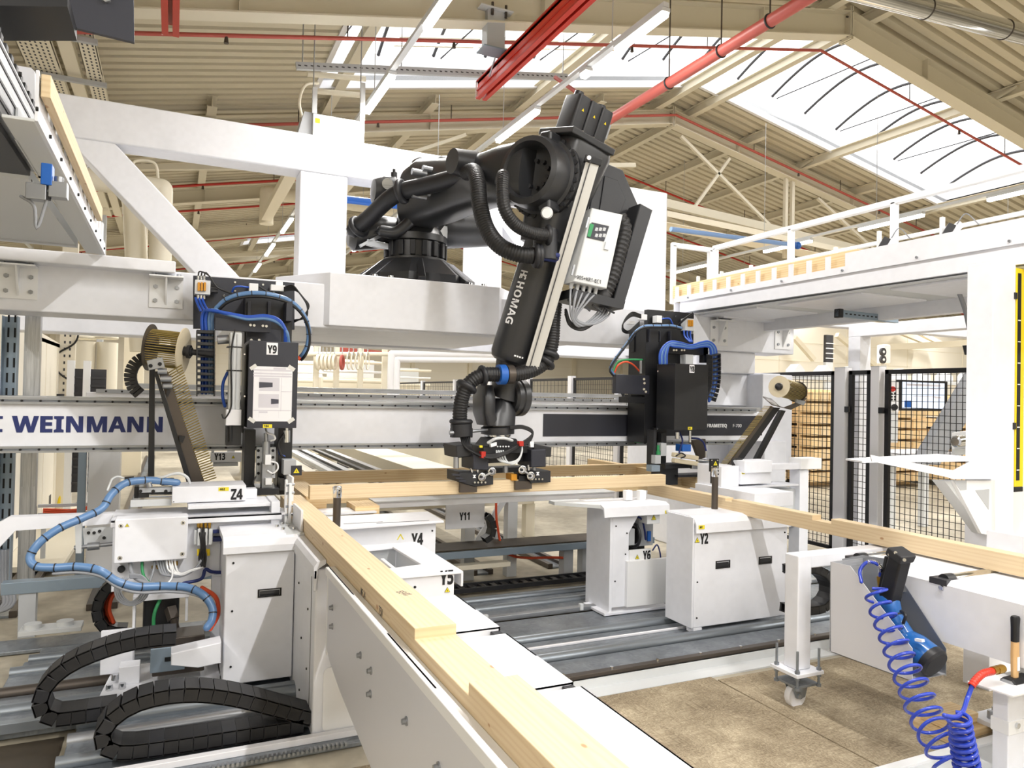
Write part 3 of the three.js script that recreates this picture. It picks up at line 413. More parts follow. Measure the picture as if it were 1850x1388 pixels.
// ---------------------------------------------------------------- the black robot arm
thing('industrial_robot', 'large black six axis robot arm lettered HOMAG reaching down over the timbers', 'robot', g => {
  const B = V(2.08, 2.64, -6.75), up = V(0, 1, 0), A = V(0.983, 0, -0.186);
  // foot
  const foot = []; for (const [s, y] of [[0.54, 0], [0.53, 0.14], [0.38, 0.26], [0.34, 0.3]]) for (let i = 0; i < 8; i++) { const t = (i + 0.5) * Math.PI / 4; foot.push([B.x + s * 1.08 * Math.cos(t), B.y + y, B.z + s * 1.08 * Math.sin(t)]); }
  const ft = part(g, 'base_frame', hull(foot), M.robot);
  part(ft, 'rib', [0, 1, 2, 3, 4, 5, 6, 7].map(i => { const t = i * Math.PI / 4 + 0.2, c = Math.cos(t), s = Math.sin(t); return bar(B.clone().add(V(0.3 * c, 0.27, 0.3 * s)), B.clone().add(V(0.6 * c, 0.05, 0.6 * s)), 0.07, 0.1, Y, 0.01); }), M.robot).userData.kind = 'stuff';
  for (const [x, z] of [[-0.44, 0.44], [0.44, 0.44], [-0.44, -0.44], [0.44, -0.44]]) { const f = part(g, 'foot_plate', box(B.x + x - 0.14, B.x + x + 0.14, B.y, B.y + 0.05, B.z + z - 0.14, B.z + z + 0.14, 0.015), M.robot); for (const k of [-0.07, 0.07]) part(f, 'bolt', bolt([B.x + x + k, B.y + 0.05, B.z + z + 0.06], Y, 0.028, 0.035), M.chrome); }
  const yr = B.y + 0.28;
  const rg = part(g, 'gear_ring', lathe([[0, 0], [0.3, 0], [0.3, 0.05], [0.27, 0.06], [0.27, 0.2], [0.3, 0.21], [0.3, 0.27], [0, 0.27]], [B.x, yr, B.z], [B.x, yr + 1, B.z], 36), M.robot);
  for (let i = 0; i < 16; i++) { const t = i * Math.PI / 8; part(rg, 'ring_lug', bar([B.x + 0.27 * Math.cos(t), yr + 0.06, B.z + 0.27 * Math.sin(t)], [B.x + 0.27 * Math.cos(t), yr + 0.2, B.z + 0.27 * Math.sin(t)], 0.05, 0.06, [Math.cos(t), 0, Math.sin(t)], 0.008), M.plastic); }
  // turning column: a flared casting from the ring to the shoulder
  const S = P3(805, 352, -6.35), D = P3(960, 314, -4.82).sub(S).normalize(), N = D.clone().cross(A).normalize().multiplyScalar(-1);
  const yc = yr + 0.27, col = P3(790, 398, -6.62);
  part(g, 'turning_column', [loft([{ c: [B.x, yc, B.z], u: X3(), v: Z3(), w: 0.28, h: 0.28 }, { c: [B.x + 0.01, yc + 0.08, B.z], u: X3(), v: Z3(), w: 0.22, h: 0.24 }, { c: [B.x + 0.06, yc + 0.2, B.z + 0.04], u: X3(), v: Z3(), w: 0.25, h: 0.27 }, { c: [B.x + 0.14, yc + 0.36, B.z + 0.1], u: X3(), v: Z3(), w: 0.3, h: 0.3 }, { c: [B.x + 0.16, yc + 0.5, B.z + 0.14], u: X3(), v: Z3(), w: 0.22, h: 0.24 }]),
    cyl(P3(880, 415, -6.75), P3(800, 415, -6.8), 0.17, 0.19, 20)], M.robot);
  const mo = part(g, 'base_motor', [loft([{ c: P3(630, 425, -6.9), u: Y3(), v: Z3(), w: 0.1, h: 0.1 }, { c: P3(640, 425, -6.88), u: Y3(), v: Z3(), w: 0.15, h: 0.15 }, { c: P3(672, 420, -6.86), u: Y3(), v: Z3(), w: 0.17, h: 0.17 }, { c: P3(712, 420, -6.85), u: Y3(), v: Z3(), w: 0.14, h: 0.16 }])], M.robot);
  part(mo, 'motor_bracket', [bar(P3(662, 438, -6.7), P3(720, 450, -6.7), 0.03, 0.06), bar(P3(690, 425, -6.7), P3(650, 445, -6.7), 0.03, 0.03)], M.steel);
  part(g, 'balancer_arm', tube([P3(690, 418, -6.6), P3(715, 420, -6.55), P3(745, 395, -6.5), P3(760, 370, -6.45)], 0.055, 24, 12), M.robot);
  const mo2 = part(g, 'shoulder_motor', loft([{ c: P3(672, 345, -6.75), u: Y3(), v: Z3(), w: 0.05, h: 0.05 }, { c: P3(674, 345, -6.74), u: Y3(), v: Z3(), w: 0.11, h: 0.11 }, { c: P3(690, 342, -6.72), u: Y3(), v: Z3(), w: 0.12, h: 0.12 }, { c: P3(712, 338, -6.7), u: Y3(), v: Z3(), w: 0.1, h: 0.1 }, { c: P3(716, 338, -6.7), u: Y3(), v: Z3(), w: 0.05, h: 0.05 }]), M.robot);
  part(mo2, 'motor_badge', cyl(P3(700, 332, -6.6), P3(700, 332, -6.57), 0.05, 0.05, 16), M.alu); part(mo2, 'lifting_eye', [cyl(P3(712, 330, -6.68), P3(712, 312, -6.68), 0.03), cyl(P3(712, 314, -6.68), P3(712, 306, -6.68), 0.014)], M.plastic);
  // link arm
  const L = (px, py, z, w, h, e = 3) => ({ c: P3(px, py, z), u: A, v: N, w, h, e });
  const la = part(g, 'link_arm', [loft([L(741, 362, -6.62, 0.1, 0.16), L(748, 357, -6.58, 0.17, 0.27), L(770, 350, -6.45, 0.2, 0.31), L(805, 345, -6.2, 0.2, 0.28), L(845, 336, -5.8, 0.18, 0.235), L(885, 326, -5.42, 0.17, 0.215), L(915, 318, -5.16, 0.165, 0.225), L(940, 314, -4.98, 0.13, 0.23), L(958, 313, -4.88, 0.1, 0.2)], 32)], M.robot);
  for (const [x, y] of [[770, 315], [789, 310], [770, 356], [788, 352]]) part(la, 'eye_bolt', cyl(P3(x, y, -6.1), P3(x, y, -6.12).addScaledVector(A, -0.14), 0.03, 0.03, 8), M.steel);
  part(la, 'rear_lug', [ball(P3(768, 298, -6.5), 0.1, 1.3, 0.7, 1), ball(P3(806, 292, -6.3), 0.08, 1.2, 0.6, 1)], M.robot);
  part(la, 'cover_boss', [cyl(P3(855, 300, -5.5), P3(855, 300, -5.5).addScaledVector(A, -0.2), 0.12, 0.1, 24)], M.robot);
  // elbow: open pocket with bolt circle, flange and gearbox
  const E = P3(968, 314, -4.84), EA = V(0.86, 0, -0.51), EN = V(0, 1, 0), ED = EA.clone().cross(EN), ax = k => E.clone().addScaledVector(EA, k);
  const el = part(g, 'elbow_pocket', lathe([[0, 0.03], [0.185, 0.03], [0.19, -0.09], [0.21, -0.125], [0.25, -0.11], [0.265, -0.05], [0.262, 0.06], [0.285, 0.07], [0.285, 0.09], [0, 0.09]], E, ax(1), 40), M.robot);
  for (let i = 0; i < 10; i++) { const t = i * Math.PI / 5, q = E.clone().addScaledVector(EN, 0.1 * Math.cos(t)).addScaledVector(ED, 0.1 * Math.sin(t)); part(el, 'pocket_bolt', bolt(q.clone().addScaledVector(EA, 0.03).toArray(), EA.clone().negate().toArray(), 0.019, 0.03), M.plastic); }
  const fl = part(g, 'elbow_flange', lathe([[0.2, 0.092], [0.3, 0.092], [0.312, 0.1], [0.312, 0.13], [0.28, 0.14], [0.2, 0.14]], E, ax(1), 40), M.plastic);
  for (let i = 0; i < 28; i++) { const t = i * Math.PI / 14, q = E.clone().addScaledVector(EN, 0.292 * Math.cos(t)).addScaledVector(ED, 0.292 * Math.sin(t)); part(fl, 'flange_bolt', cyl(q.clone().addScaledVector(EA, 0.08), q.clone().addScaledVector(EA, 0.155), 0.02, 0.016, 8), M.robot); }
  for (const t of [0.4, 2.75]) { const q = E.clone().addScaledVector(EN, 0.27 * Math.cos(t)).addScaledVector(ED, 0.27 * Math.sin(t)); part(fl, 'stop_block', bar(q.clone().addScaledVector(EA, -0.05), q.clone().addScaledVector(EA, 0.11), 0.1, 0.08, Y, 0.02), M.robot); }
  part(g, 'elbow_gearbox', lathe([[0, 0.14], [0.255, 0.14], [0.268, 0.18], [0.268, 0.36], [0.24, 0.42], [0, 0.42]], E, ax(1), 36), M.robot);
  // forearm
  const F0 = P3(1046, 268, -4.86), F1 = P3(921, 655, -5.2), fd = F1.clone().sub(F0).normalize(), fa = A.clone().addScaledVector(fd, -A.dot(fd)).normalize(), fn = fd.clone().cross(fa).normalize();   // fn: towards the aisle or away
  const fs = fn.z > 0 ? 1 : -1, FP = (t, s, n) => F0.clone().lerp(F1, t).addScaledVector(fa, s).addScaledVector(fn, n * fs);
  part(g, 'forearm_housing', [loft([{ c: FP(-0.03, 0, -0.02), u: fa, v: fn, w: 0.2, h: 0.2, e: 6 }, { c: FP(0.02, 0, -0.02), u: fa, v: fn, w: 0.22, h: 0.22, e: 5 }, { c: FP(0.3, -0.02, -0.03), u: fa, v: fn, w: 0.19, h: 0.2, e: 4 }, { c: FP(0.46, -0.01, -0.02), u: fa, v: fn, w: 0.17, h: 0.18, e: 3 }])], M.robot);
  part(g, 'motor_flange', bar(FP(-0.035, -0.04, 0), FP(-0.005, -0.04, 0), 0.44, 0.42, fn, 0.01), M.robot);
  for (let i = 0; i < 3; i++) {
    const s = -0.17 + 0.118 * i, m = part(g, 'wrist_motor', loft([{ c: FP(-0.03, s, 0.03), u: fa, v: fn, w: 0.06, h: 0.1, e: 7 }, { c: FP(-0.16, s, 0.03), u: fa, v: fn, w: 0.06, h: 0.1, e: 7 }, { c: FP(-0.185, s, 0.03), u: fa, v: fn, w: 0.058, h: 0.095, e: 7 }]), M.plastic);
    if (i !== 1) part(m, 'motor_plug', cyl(FP(-0.18, s, 0.02), FP(-0.21, s, 0.02), 0.04, 0.036, 12), M.plastic);
    const c = FP(-0.125, s, 0.131); part(m, 'warning_mark', hull([0, 1, 2].flatMap(k => { const t = k * 2.094 + 1.57; return [0, 0.002].map(e => c.clone().addScaledVector(fa, 0.013 * Math.cos(t)).addScaledVector(fd, -0.013 * Math.sin(t)).addScaledVector(fn, e * fs)); })), M.yellow, 'yellow warning triangle');
    part(m, 'foot_screw', cyl(FP(-0.05, s + 0.06, 0.12), FP(-0.03, s + 0.06, 0.12), 0.014, 0.014, 8), M.chrome);
  }
  part(g, 'motor_connector', bar(FP(-0.15, 0.155, 0.02), FP(-0.08, 0.155, 0.02), 0.05, 0.1, fn, 0.01), M.steel);
  const tr = 0.168, Ta = FP(0.42, -0.015, 0), Tb = FP(1.0, 0, 0);
  const tubeLen = Ta.distanceTo(Tb);
  const tb = part(g, 'forearm_tube', lathe([[0, 0], [0.175, 0], [0.18, 0.02], [tr, 0.05], [tr, tubeLen - 0.06], [tr - 0.012, tubeLen - 0.02], [tr - 0.04, tubeLen], [0, tubeLen]], Ta, Tb, 40), M.robot);
  const td = Tb.clone().sub(Ta).normalize(), toEye = V(0, EYE, 0).sub(Ta).normalize(), side = toEye.addScaledVector(td, -toEye.dot(td)).normalize();
  function wrapText(str, size, along, turn, sx) {       // raised lettering bent round the tube, reading downwards
    const t = new TextGeometry(str, { font: bold, size, depth: 0.002, curveSegments: 5 }); t.scale(sx, 1, 1); const h = clean(t), p = h.attributes.position, o = td.clone().cross(side);
    for (let i = 0; i < p.count; i++) { const x = p.getX(i), y = p.getY(i) - size / 2, r = tr + 0.001 + p.getZ(i), a = turn - y / tr, q = Ta.clone().addScaledVector(td, along + x).addScaledVector(side, r * Math.cos(a)).addScaledVector(o, r * Math.sin(a)); p.setXYZ(i, q.x, q.y, q.z); }
    h.computeVertexNormals(); return h;
  }
  const sgn = td.clone().cross(side).dot(V(1, 0, 0)) > 0 ? 1 : -1;
  part(g, 'lettering', wrapText('HOMAG', 0.066, 0.375, -0.62 * sgn, 1.0), M.bright, 'white company name');
  part(g, 'logo', [wrapText('H', 0.062, 0.29, -0.62 * sgn, 0.8), wrapText('C', 0.062, 0.323, -0.62 * sgn, 0.75), wrapText('-', 0.062, 0.33, -0.62 * sgn, 1)], M.bright, 'white logo');
  part(g, 'tube_mark', [0, 1, 2, 3].map(i => { const a = -0.5 + i * 0.12, o = td.clone().cross(side), q = Ta.clone().addScaledVector(td, tubeLen - 0.075).addScaledVector(side, tr * Math.cos(a)).addScaledVector(o, tr * Math.sin(a) ); return bar(q, q.clone().addScaledVector(td, 0.012), 0.014, 0.004, side); }), M.bright);
  // aluminium profile along the forearm
  const pa = P3(1071, 292, -4.6), pb = P3(961, 664, -4.97), pd = pb.clone().sub(pa).normalize();
  const ap = part(g, 'cable_profile', bar(pa, pb, 0.1, 0.05, side, 0.004), M.aluplain, 'long aluminium profile');
  for (const s of [-0.022, 0.012]) part(ap, 'groove', bar(pa.clone().addScaledVector(fa, s).addScaledVector(side, 0.022), pb.clone().addScaledVector(fa, s).addScaledVector(side, 0.022), 0.008, 0.01, side, 0), M.slot);
  part(ap, 'end_cap', [bar(pa.clone().addScaledVector(pd, -0.03), pa.clone().addScaledVector(pd, 0.02), 0.13, 0.08, side, 0.006)], M.plastic);
  for (const s of [-0.045, 0.045]) part(ap, 'cap_screw', cyl(pa.clone().addScaledVector(fa, s).addScaledVector(side, 0.04), pa.clone().addScaledVector(fa, s).addScaledVector(side, 0.048), 0.016, 0.016, 12), M.bright);
  part(ap, 'clip', bar(P3(985, 610, -4.92), P3(975, 645, -4.96), 0.03, 0.06, side), M.lightgrey);
  // cover plates, control box
  part(g, 'side_cover', [polyZ([[1078, 292], [1120, 310], [1150, 378], [1098, 555], [1040, 545], [1050, 420]], -5.02, -4.93, 0.008), polyZ([[1092, 318], [1116, 326], [1130, 360], [1118, 392], [1082, 385]], -4.93, -4.92, 0.003)], M.plastic);
  part(g, 'guard_plate', [polyZ([[1146, 372], [1168, 384], [1115, 560], [1096, 552]], -4.92, -4.75, 0.006)], M.plastic);
  part(g, 'cable_shelf', [polyZ([[1020, 525], [1112, 548], [1108, 562], [1016, 542]], -5.0, -4.72), ...[0, 1, 2, 3].map(i => bar(P3(1026 + i * 22, 541 + i * 5, -4.76), P3(1044 + i * 22, 560 + i * 2, -4.76), 0.012, 0.012))], M.plastic);
  const cb = part(g, 'control_box', polyZ([[1060, 380], [1115, 392], [1086, 524], [1027, 511]], -4.82, -4.66, 0.006), M.lightgrey, 'light grey control box');
  part(cb, 'box_window', polyZ([[1069, 402], [1100, 409], [1091, 436], [1060, 429]], -4.662, -4.652), M.anth); part(cb, 'box_label', polyZ([[1066, 404], [1073, 406], [1066, 429], [1061, 427]], -4.656, -4.648), M.green);
  part(cb, 'box_circuit', [0, 1, 2, 3, 4, 5].map(i => polyZ([[1076 + (i % 3) * 7, 411 + Math.floor(i / 3) * 11], [1081 + (i % 3) * 7, 412 + Math.floor(i / 3) * 11], [1079 + (i % 3) * 7, 418 + Math.floor(i / 3) * 11], [1074 + (i % 3) * 7, 417 + Math.floor(i / 3) * 11]], -4.656, -4.65)), M.grey);
  part(cb, 'box_lock', polyZ([[1094, 437], [1102, 439], [1099, 452], [1091, 450]], -4.66, -4.645), M.lightgrey); part(cb, 'hinge', [polyZ([[1062, 392], [1065, 393], [1060, 412], [1057, 411]], -4.66, -4.65), polyZ([[1036, 478], [1039, 479], [1034, 498], [1031, 497]], -4.66, -4.65)], M.steel);
  const to = P3(1037, 494, -4.655), tu = P3(1084, 504, -4.655).sub(to); part(cb, 'lettering', letters('=905+KR1-EC1', 0.028, to.clone().add(V(0.0, -0.036, 0.001)), tu, V(-tu.y, tu.x, 0), 0.93, regular), M.ink, 'black printed device number');
  part(cb, 'cable_gland', [0, 1, 2, 3, 4].map(i => cyl(P3(1033 + i * 11, 512 + i * 2.4, -4.73), P3(1031 + i * 11, 522 + i * 2.4, -4.73), 0.016, 0.014, 8)), M.grey);
  part(g, 'box_cable', [0, 1, 2, 3, 4].map(i => tube([P3(1031 + i * 11, 522 + i * 2.4, -4.73), P3(1030 + i * 8, 545, -4.71), P3(1033 + i * 2, 575, -4.74), P3(1045 + i * 6, 590 - i, -4.76), P3(1075 + i * 6, 570, -4.8), P3(1085 + i * 5, 556, -4.82)], 0.008 + (i % 2) * 0.002, 40)), M.graycable);
  part(g, 'box_cable', [0, 1, 2].map(i => tube([P3(1022, 560 + i * 4, -4.85), P3(1030, 582 + i * 3, -4.8), P3(1050, 592 + i * 2, -4.78), P3(1078, 580, -4.8), P3(1092 + i * 3, 560, -4.85)], 0.011, 30)), M.rubber);
  part(g, 'bellows_hose', hose([P3(1118, 392, -4.78), P3(1127, 410, -4.76), P3(1120, 450, -4.76), P3(1105, 500, -4.77), P3(1088, 540, -4.8)], 0.062, 0.035, 0.14), M.rubber); part(g, 'hose_end', ball(P3(1086, 537, -4.8), 0.08), M.rubber);
  // wrist
  const Wc = P3(904, 722, -5.25);
  part(g, 'wrist_neck', loft([{ c: P3(921, 655, -5.2), u: fa, v: fn, w: 0.11, h: 0.11 }, { c: P3(913, 690, -5.22), u: fa, v: fn, w: 0.09, h: 0.1 }, { c: P3(907, 718, -5.24), u: fa, v: fn, w: 0.11, h: 0.12 }]), M.robot);
  part(g, 'wrist_fork', [loft([{ c: P3(877, 696, -5.2), u: A, v: Z3(), w: 0.04, h: 0.09, e: 4 }, { c: P3(874, 715, -5.2), u: A, v: Z3(), w: 0.06, h: 0.14, e: 4 }, { c: P3(874, 745, -5.2), u: A, v: Z3(), w: 0.06, h: 0.14, e: 4 }, { c: P3(882, 768, -5.2), u: A, v: Z3(), w: 0.07, h: 0.12, e: 4 }])], M.robot);
  const wd = part(g, 'wrist_disc', lathe([[0, -0.06], [0.12, -0.06], [0.14, -0.04], [0.14, 0.0], [0.15, 0.01], [0.15, 0.06], [0.12, 0.08], [0, 0.08]], P3(930, 718, -5.25), P3(930, 718, -5.25).add(A), 30), M.robot);
  part(wd, 'disc_bolt', [0, 1, 2, 3, 4, 5, 6, 7].map(i => { const t = i * Math.PI / 4; return bolt(P3(930, 718, -5.25).addScaledVector(A, -0.06).add(V(0, 0.09 * Math.cos(t), 0.09 * Math.sin(t))).toArray(), A.clone().negate().toArray(), 0.012, 0.016); }), M.plastic).userData.kind = 'stuff';
  part(g, 'wrist_head', [loft([{ c: P3(905, 720, -5.25), u: A, v: Z3(), w: 0.06, h: 0.1 }, { c: P3(904, 745, -5.22), u: A, v: Z3(), w: 0.12, h: 0.12, e: 3 }, { c: P3(900, 768, -5.2), u: A, v: Z3(), w: 0.13, h: 0.13, e: 3 }]), lathe([[0, 0], [0.13, 0], [0.13, 0.05], [0.11, 0.06], [0.11, 0.08], [0, 0.08]], P3(899, 784, -5.2), P3(899, 764, -5.2), 28)], M.robot);
  part(g, 'tool_flange', lathe([[0, 0], [0.085, 0], [0.105, 0.012], [0.105, 0.025], [0, 0.025]], P3(899, 791, -5.2), P3(899, 784, -5.2), 28), M.chrome);
  // hoses along the arm
  part(g, 'dress_pipe', [tube([P3(640, 415, -6.7), P3(665, 395, -6.55), P3(700, 362, -6.3), P3(722, 347, -6.2)], 0.075, 30, 14), tube([P3(728, 345, -6.18), P3(760, 338, -6.05), P3(800, 328, -5.85), P3(842, 316, -5.6)], 0.075, 30, 14)], M.plastic, 'smooth black hose along the arm');
  part(g, 'hose_clamp', [ring(P3(726, 346, -6.18), P3(760, 338, -6.05).sub(P3(726, 346, -6.18)).normalize().toArray(), 0.082, 0.03), ring(P3(648, 410, -6.66), P3(665, 395, -6.55).sub(P3(648, 410, -6.66)).normalize().toArray(), 0.08, 0.03)], M.plastic);
  part(g, 'ribbed_hose', hose([P3(843, 312, -5.4), P3(856, 310, -5.25), P3(863, 330, -5.1), P3(867, 370, -5.02), P3(880, 415, -4.95), P3(905, 446, -4.86), P3(940, 460, -4.78), P3(968, 462, -4.75)], 0.062, 0.02, 0.1), M.rubber, 'thick ribbed hose hanging from the arm');
  part(g, 'ribbed_hose', hose([P3(905, 330, -4.8), P3(909, 318, -4.68), P3(908, 345, -4.62), P3(912, 378, -4.6), P3(930, 405, -4.62), P3(958, 420, -4.65), P3(988, 425, -4.7)], 0.046, 0.017, 0.1), M.rubber);
  part(g, 'hose_clamp', [ring(P3(968, 462, -4.75), [0.9, 0, 0.2], 0.07, 0.022), ring(P3(974, 463, -4.76), [0.9, 0, 0.2], 0.07, 0.022), ring(P3(990, 425, -4.72), [0.9, 0, 0.2], 0.055, 0.022), cyl(P3(985, 415, -4.8), P3(985, 470, -4.8), 0.09, 0.09, 12)], M.plastic);
  part(g, 'hose_outlet', [cyl(P3(976, 463, -4.76), P3(1010, 468, -4.8), 0.03), cyl(P3(998, 460, -4.74), P3(1008, 462, -4.76), 0.02)], M.navy); part(g, 'knob', cyl(P3(988, 385, -4.7), P3(988, 385, -4.65), 0.045, 0.035, 20), M.bright, 'white round plug');
  part(g, 'ribbed_hose', hose([P3(1003, 548, -4.95), P3(1000, 580, -4.95), P3(997, 620, -4.95), P3(988, 650, -4.97), P3(965, 668, -4.98), P3(935, 676, -4.99), P3(905, 677, -5.0), P3(872, 678, -5.0), P3(848, 693, -5.02), P3(836, 716, -5.04), P3(831, 745, -5.06), P3(832, 775, -5.08)], 0.055, 0.02, 0.1), M.rubber, 'ribbed hose looping round the wrist');
  part(g, 'hose_sleeve', [ring(P3(991, 640, -4.97), [0.35, 1, 0], 0.062, 0.025), ring(P3(985, 655, -4.97), [0.6, 0.8, 0], 0.062, 0.022), ring(P3(872, 679, -5.0), [1, 0.15, 0], 0.06, 0.02), ring(P3(843, 699, -5.03), [0.6, 1, 0], 0.06, 0.024)], M.plastic);
  part(g, 'hose_holder', [cyl(P3(912, 677, -4.99), P3(900, 677, -4.99), 0.075, 0.075, 24)], M.blue, 'blue hose holder ring'); part(g, 'hose_holder', cyl(P3(926, 677, -4.99), P3(914, 677, -4.99), 0.072, 0.072, 24), M.brown);
  part(g, 'hose_bracket', [ring(P3(833, 762, -5.08), Y, 0.07, 0.018), cyl(P3(834, 788, -5.08), P3(833, 766, -5.08), 0.08, 0.08, 20), bar(P3(815, 782, -5.08), P3(852, 782, -5.08), 0.05, 0.07)], M.plastic); part(g, 'holder_rod', [cyl(P3(812, 782, -5.06), P3(820, 782, -5.06), 0.016), cyl(P3(850, 780, -5.1), P3(885, 776, -5.15), 0.012)], M.steel);
  // gripper
  part(g, 'gripper_plate', [polyZ([[880, 791], [920, 791], [930, 806], [868, 806]], -5.3, -5.05), polyZ([[860, 805], [965, 803], [965, 816], [860, 818]], -5.3, -5.02, 0.004)], M.plastic);
  for (const [q, ins] of [[[[812, 803], [841, 800], [841, 822], [814, 825]], 0], [[[950, 800], [982, 806], [981, 823], [950, 824]], 0]]) part(g, 'gripper_side', polyZ(q, -5.28, -5.0, 0.006), M.plastic);
  for (const q of [[[844, 818], [871, 820], [871, 847], [844, 846]], [[947, 811], [973, 810], [973, 841], [947, 842]]]) { const b = part(g, 'gripper_drive', polyZ(q, -5.2, -4.95, 0.006), M.anth); parts(b, 'guide_rod', [0.3, 0.7].map(k => cyl(P3(q[0][0] * (1 - k) + q[1][0] * k, q[2][1] - 1, -5.0), P3(q[0][0] * (1 - k) + q[1][0] * k, q[2][1] + 9, -5.0), 0.012)), M.chrome); }
  part(g, 'gripper_bridge', [polyZ([[868, 818], [948, 812], [948, 832], [868, 836]], -5.25, -5.1), polyZ([[872, 845], [950, 842], [950, 850], [872, 854]], -5.28, -5.12)], M.plastic);
  for (const q of [[[818, 850], [879, 854], [879, 872], [846, 876], [818, 868]], [[938, 851], [981, 848], [981, 868], [945, 870]]]) part(g, 'gripper_clamp', polyZ(q, -5.22, -4.96, 0.004), M.plastic);
  for (const [x, y, r] of [[870, 862, 0.031], [888, 852, 0.031], [943, 849, 0.033], [958, 860, 0.032]]) { const w = part(g, 'clamp_pulley', lathe([[0.006, 0], [r, 0], [r, 0.012], [r - 0.008, 0.014], [r - 0.012, 0.008], [0.012, 0.008], [0.012, 0.02], [0, 0.02]], P3(x, y, -4.955), P3(x, y, -4.955).add(V(0, 0, 1)), 22), M.chrome); part(w, 'hub', cyl(P3(x, y, -4.95), P3(x, y, -4.93), 0.01), M.plastic); }
  part(g, 'pulley_arm', [bar(P3(870, 862, -4.965), P3(888, 852, -4.965), 0.014, 0.05, Z), bar(P3(943, 849, -4.965), P3(958, 860, -4.965), 0.014, 0.05, Z)], M.alu);
  for (const q of [[[830, 872], [861, 875], [861, 889], [830, 890]], [[930, 869], [960, 870], [960, 883], [930, 885]]]) part(g, 'gripper_jaw', polyZ(q, -4.99, -4.97), M.brown, 'brown steel jaw plate');
  for (const q of [[[830, 860], [862, 862], [862, 872], [830, 872]], [[930, 858], [960, 859], [960, 870], [930, 870]]]) part(g, 'jaw_carrier', polyZ(q, -5.14, -4.99), M.plastic);
  part(g, 'buffer', polyZ([[919, 856], [929, 856], [929, 867], [919, 867]], -5.08, -4.98), M.amber, 'amber plastic buffer');
  for (let i = 0; i < 5; i++) part(g, 'gripper_cable', tube([P3(832 + i * 4, 788, -5.06), P3(838 + i * 3, 805 + i, -5.0), P3(856 + i * 2, 818 + i, -4.95 + i * 0.006), P3(885, 822 + i * 1.5, -4.93 + i * 0.008), P3(915, 816 + i, -4.93), P3(938, 803 + i, -4.95), P3(957, 790 + i * 2, -4.98), P3(962, 783 - i, -5.0), P3(945, 774 - i, -5.02), P3(922, 775 - i, -5.06)], 0.008, 60), M.rubber);
  part(g, 'gripper_cable', [0, 1, 2, 3].map(i => tube([P3(897 + i * 4, 815, -5.0), P3(900 + i * 5, 830 + i, -4.96), P3(918 + i * 2, 836 + i, -4.94), P3(936, 830 + i, -4.94), P3(943, 815, -4.96), P3(942, 800, -5.0)], 0.007, 30)), M.lightgrey);
  part(g, 'gripper_cable', tube([P3(882, 800, -5.0), P3(895, 793, -4.97), P3(910, 792, -4.97), P3(925, 796, -5.0)], 0.012, 24), M.lightgrey);
  part(g, 'small_label', polyZ([[866, 805], [871, 805], [871, 809], [866, 809]], -5.02, -5.0), M.signyellow); parts(g, 'small_label', [[857, 861], [971.5, 856]].map(p => polyZ([[p[0] - 3, p[1] - 3], [p[0] + 3, p[1] - 3], [p[0] + 1, p[1]], [p[0] + 3, p[1] + 3], [p[0] - 3, p[1] + 3], [p[0] - 1, p[1]]], -4.96, -4.955)), M.bright); part(g, 'end_bolt', [858, 864, 870, 877].map(x => cyl(P3(x, 872, -4.96), P3(x, 872, -4.94), 0.007)).concat([962, 968, 974, 980].map(x => cyl(P3(x, 866, -4.96), P3(x, 866, -4.94), 0.007))), M.chrome).userData.kind = 'stuff'; part(g, 'terminal', [899, 904, 909, 914, 919].map(x => cyl(P3(x, 807, -5.02), P3(x, 807, -5.0), 0.006)), M.bright).userData.kind = 'stuff'; parts(g, 'shock_absorber', [cyl(P3(824, 826, -5.02), P3(824, 846, -5.02), 0.02), cyl(P3(913, 842, -5.05), P3(913, 854, -5.05), 0.022), cyl(P3(965, 842, -5.0), P3(965, 850, -5.0), 0.014)], M.steel); parts(g, 'plug_connector', [polyZ([[956, 798], [963, 797], [963, 808], [957, 808]], -5.0, -4.97), polyZ([[885, 802], [896, 799], [896, 805], [886, 808]], -5.0, -4.97)], M.bright); parts(g, 'gripper_fin', [[816, 856], [822, 862], [828, 867]].map(p => polyZ([[p[0], p[1]], [p[0] + 14, p[1] + 1], [p[0] + 12, p[1] + 4], [p[0], p[1] + 3]], -4.96, -4.93)), M.anth);
  part(g, 'cable_strap', [polyZ([[868, 816], [876, 816], [875, 828], [868, 827]], -4.94, -4.9), polyZ([[936, 797], [944, 797], [944, 806], [937, 806]], -4.96, -4.92)], M.red, 'red cable strap');
});
// ---------------------------------------------------------------- nailing heads on the lettered beam
const triangle = (c, s, d = 0.002) => prism('z', [0, 1, 2].map(k => { const t = k * 2.0944 + Math.PI / 2; return [c[0] + s * Math.cos(t), c[1] + s * Math.sin(t)]; }), c[2], c[2] + d);
const flash = (c, s) => prism('z', [[c[0] + 0.05 * s, c[1] + 0.55 * s], [c[0] - 0.22 * s, c[1] - 0.05 * s], [c[0], c[1]], [c[0] - 0.05 * s, c[1] - 0.4 * s], [c[0] + 0.2 * s, c[1] + 0.12 * s], [c[0] - 0.02 * s, c[1] + 0.08 * s]], c[2] + 0.002, c[2] + 0.003);
function warning(g, c, s, plate) { if (plate) part(g, 'sign_plate', box(c[0] - s * 1.5, c[0] + s * 1.5, c[1] - s * 1.2, c[1] + s * 1.6, c[2] - 0.008, c[2] - 0.0005), M.anth); const w = part(g, 'warning_sign', triangle(c, s * 1.12), M.ink, 'yellow warning triangle'); part(w, 'sign_face', triangle([c[0], c[1] - 0.0, c[2] + 0.0012], s * 0.95, 0.0015), M.signyellow); part(w, 'flash_symbol', flash([c[0], c[1], c[2] + 0.0005], s), M.ink); }
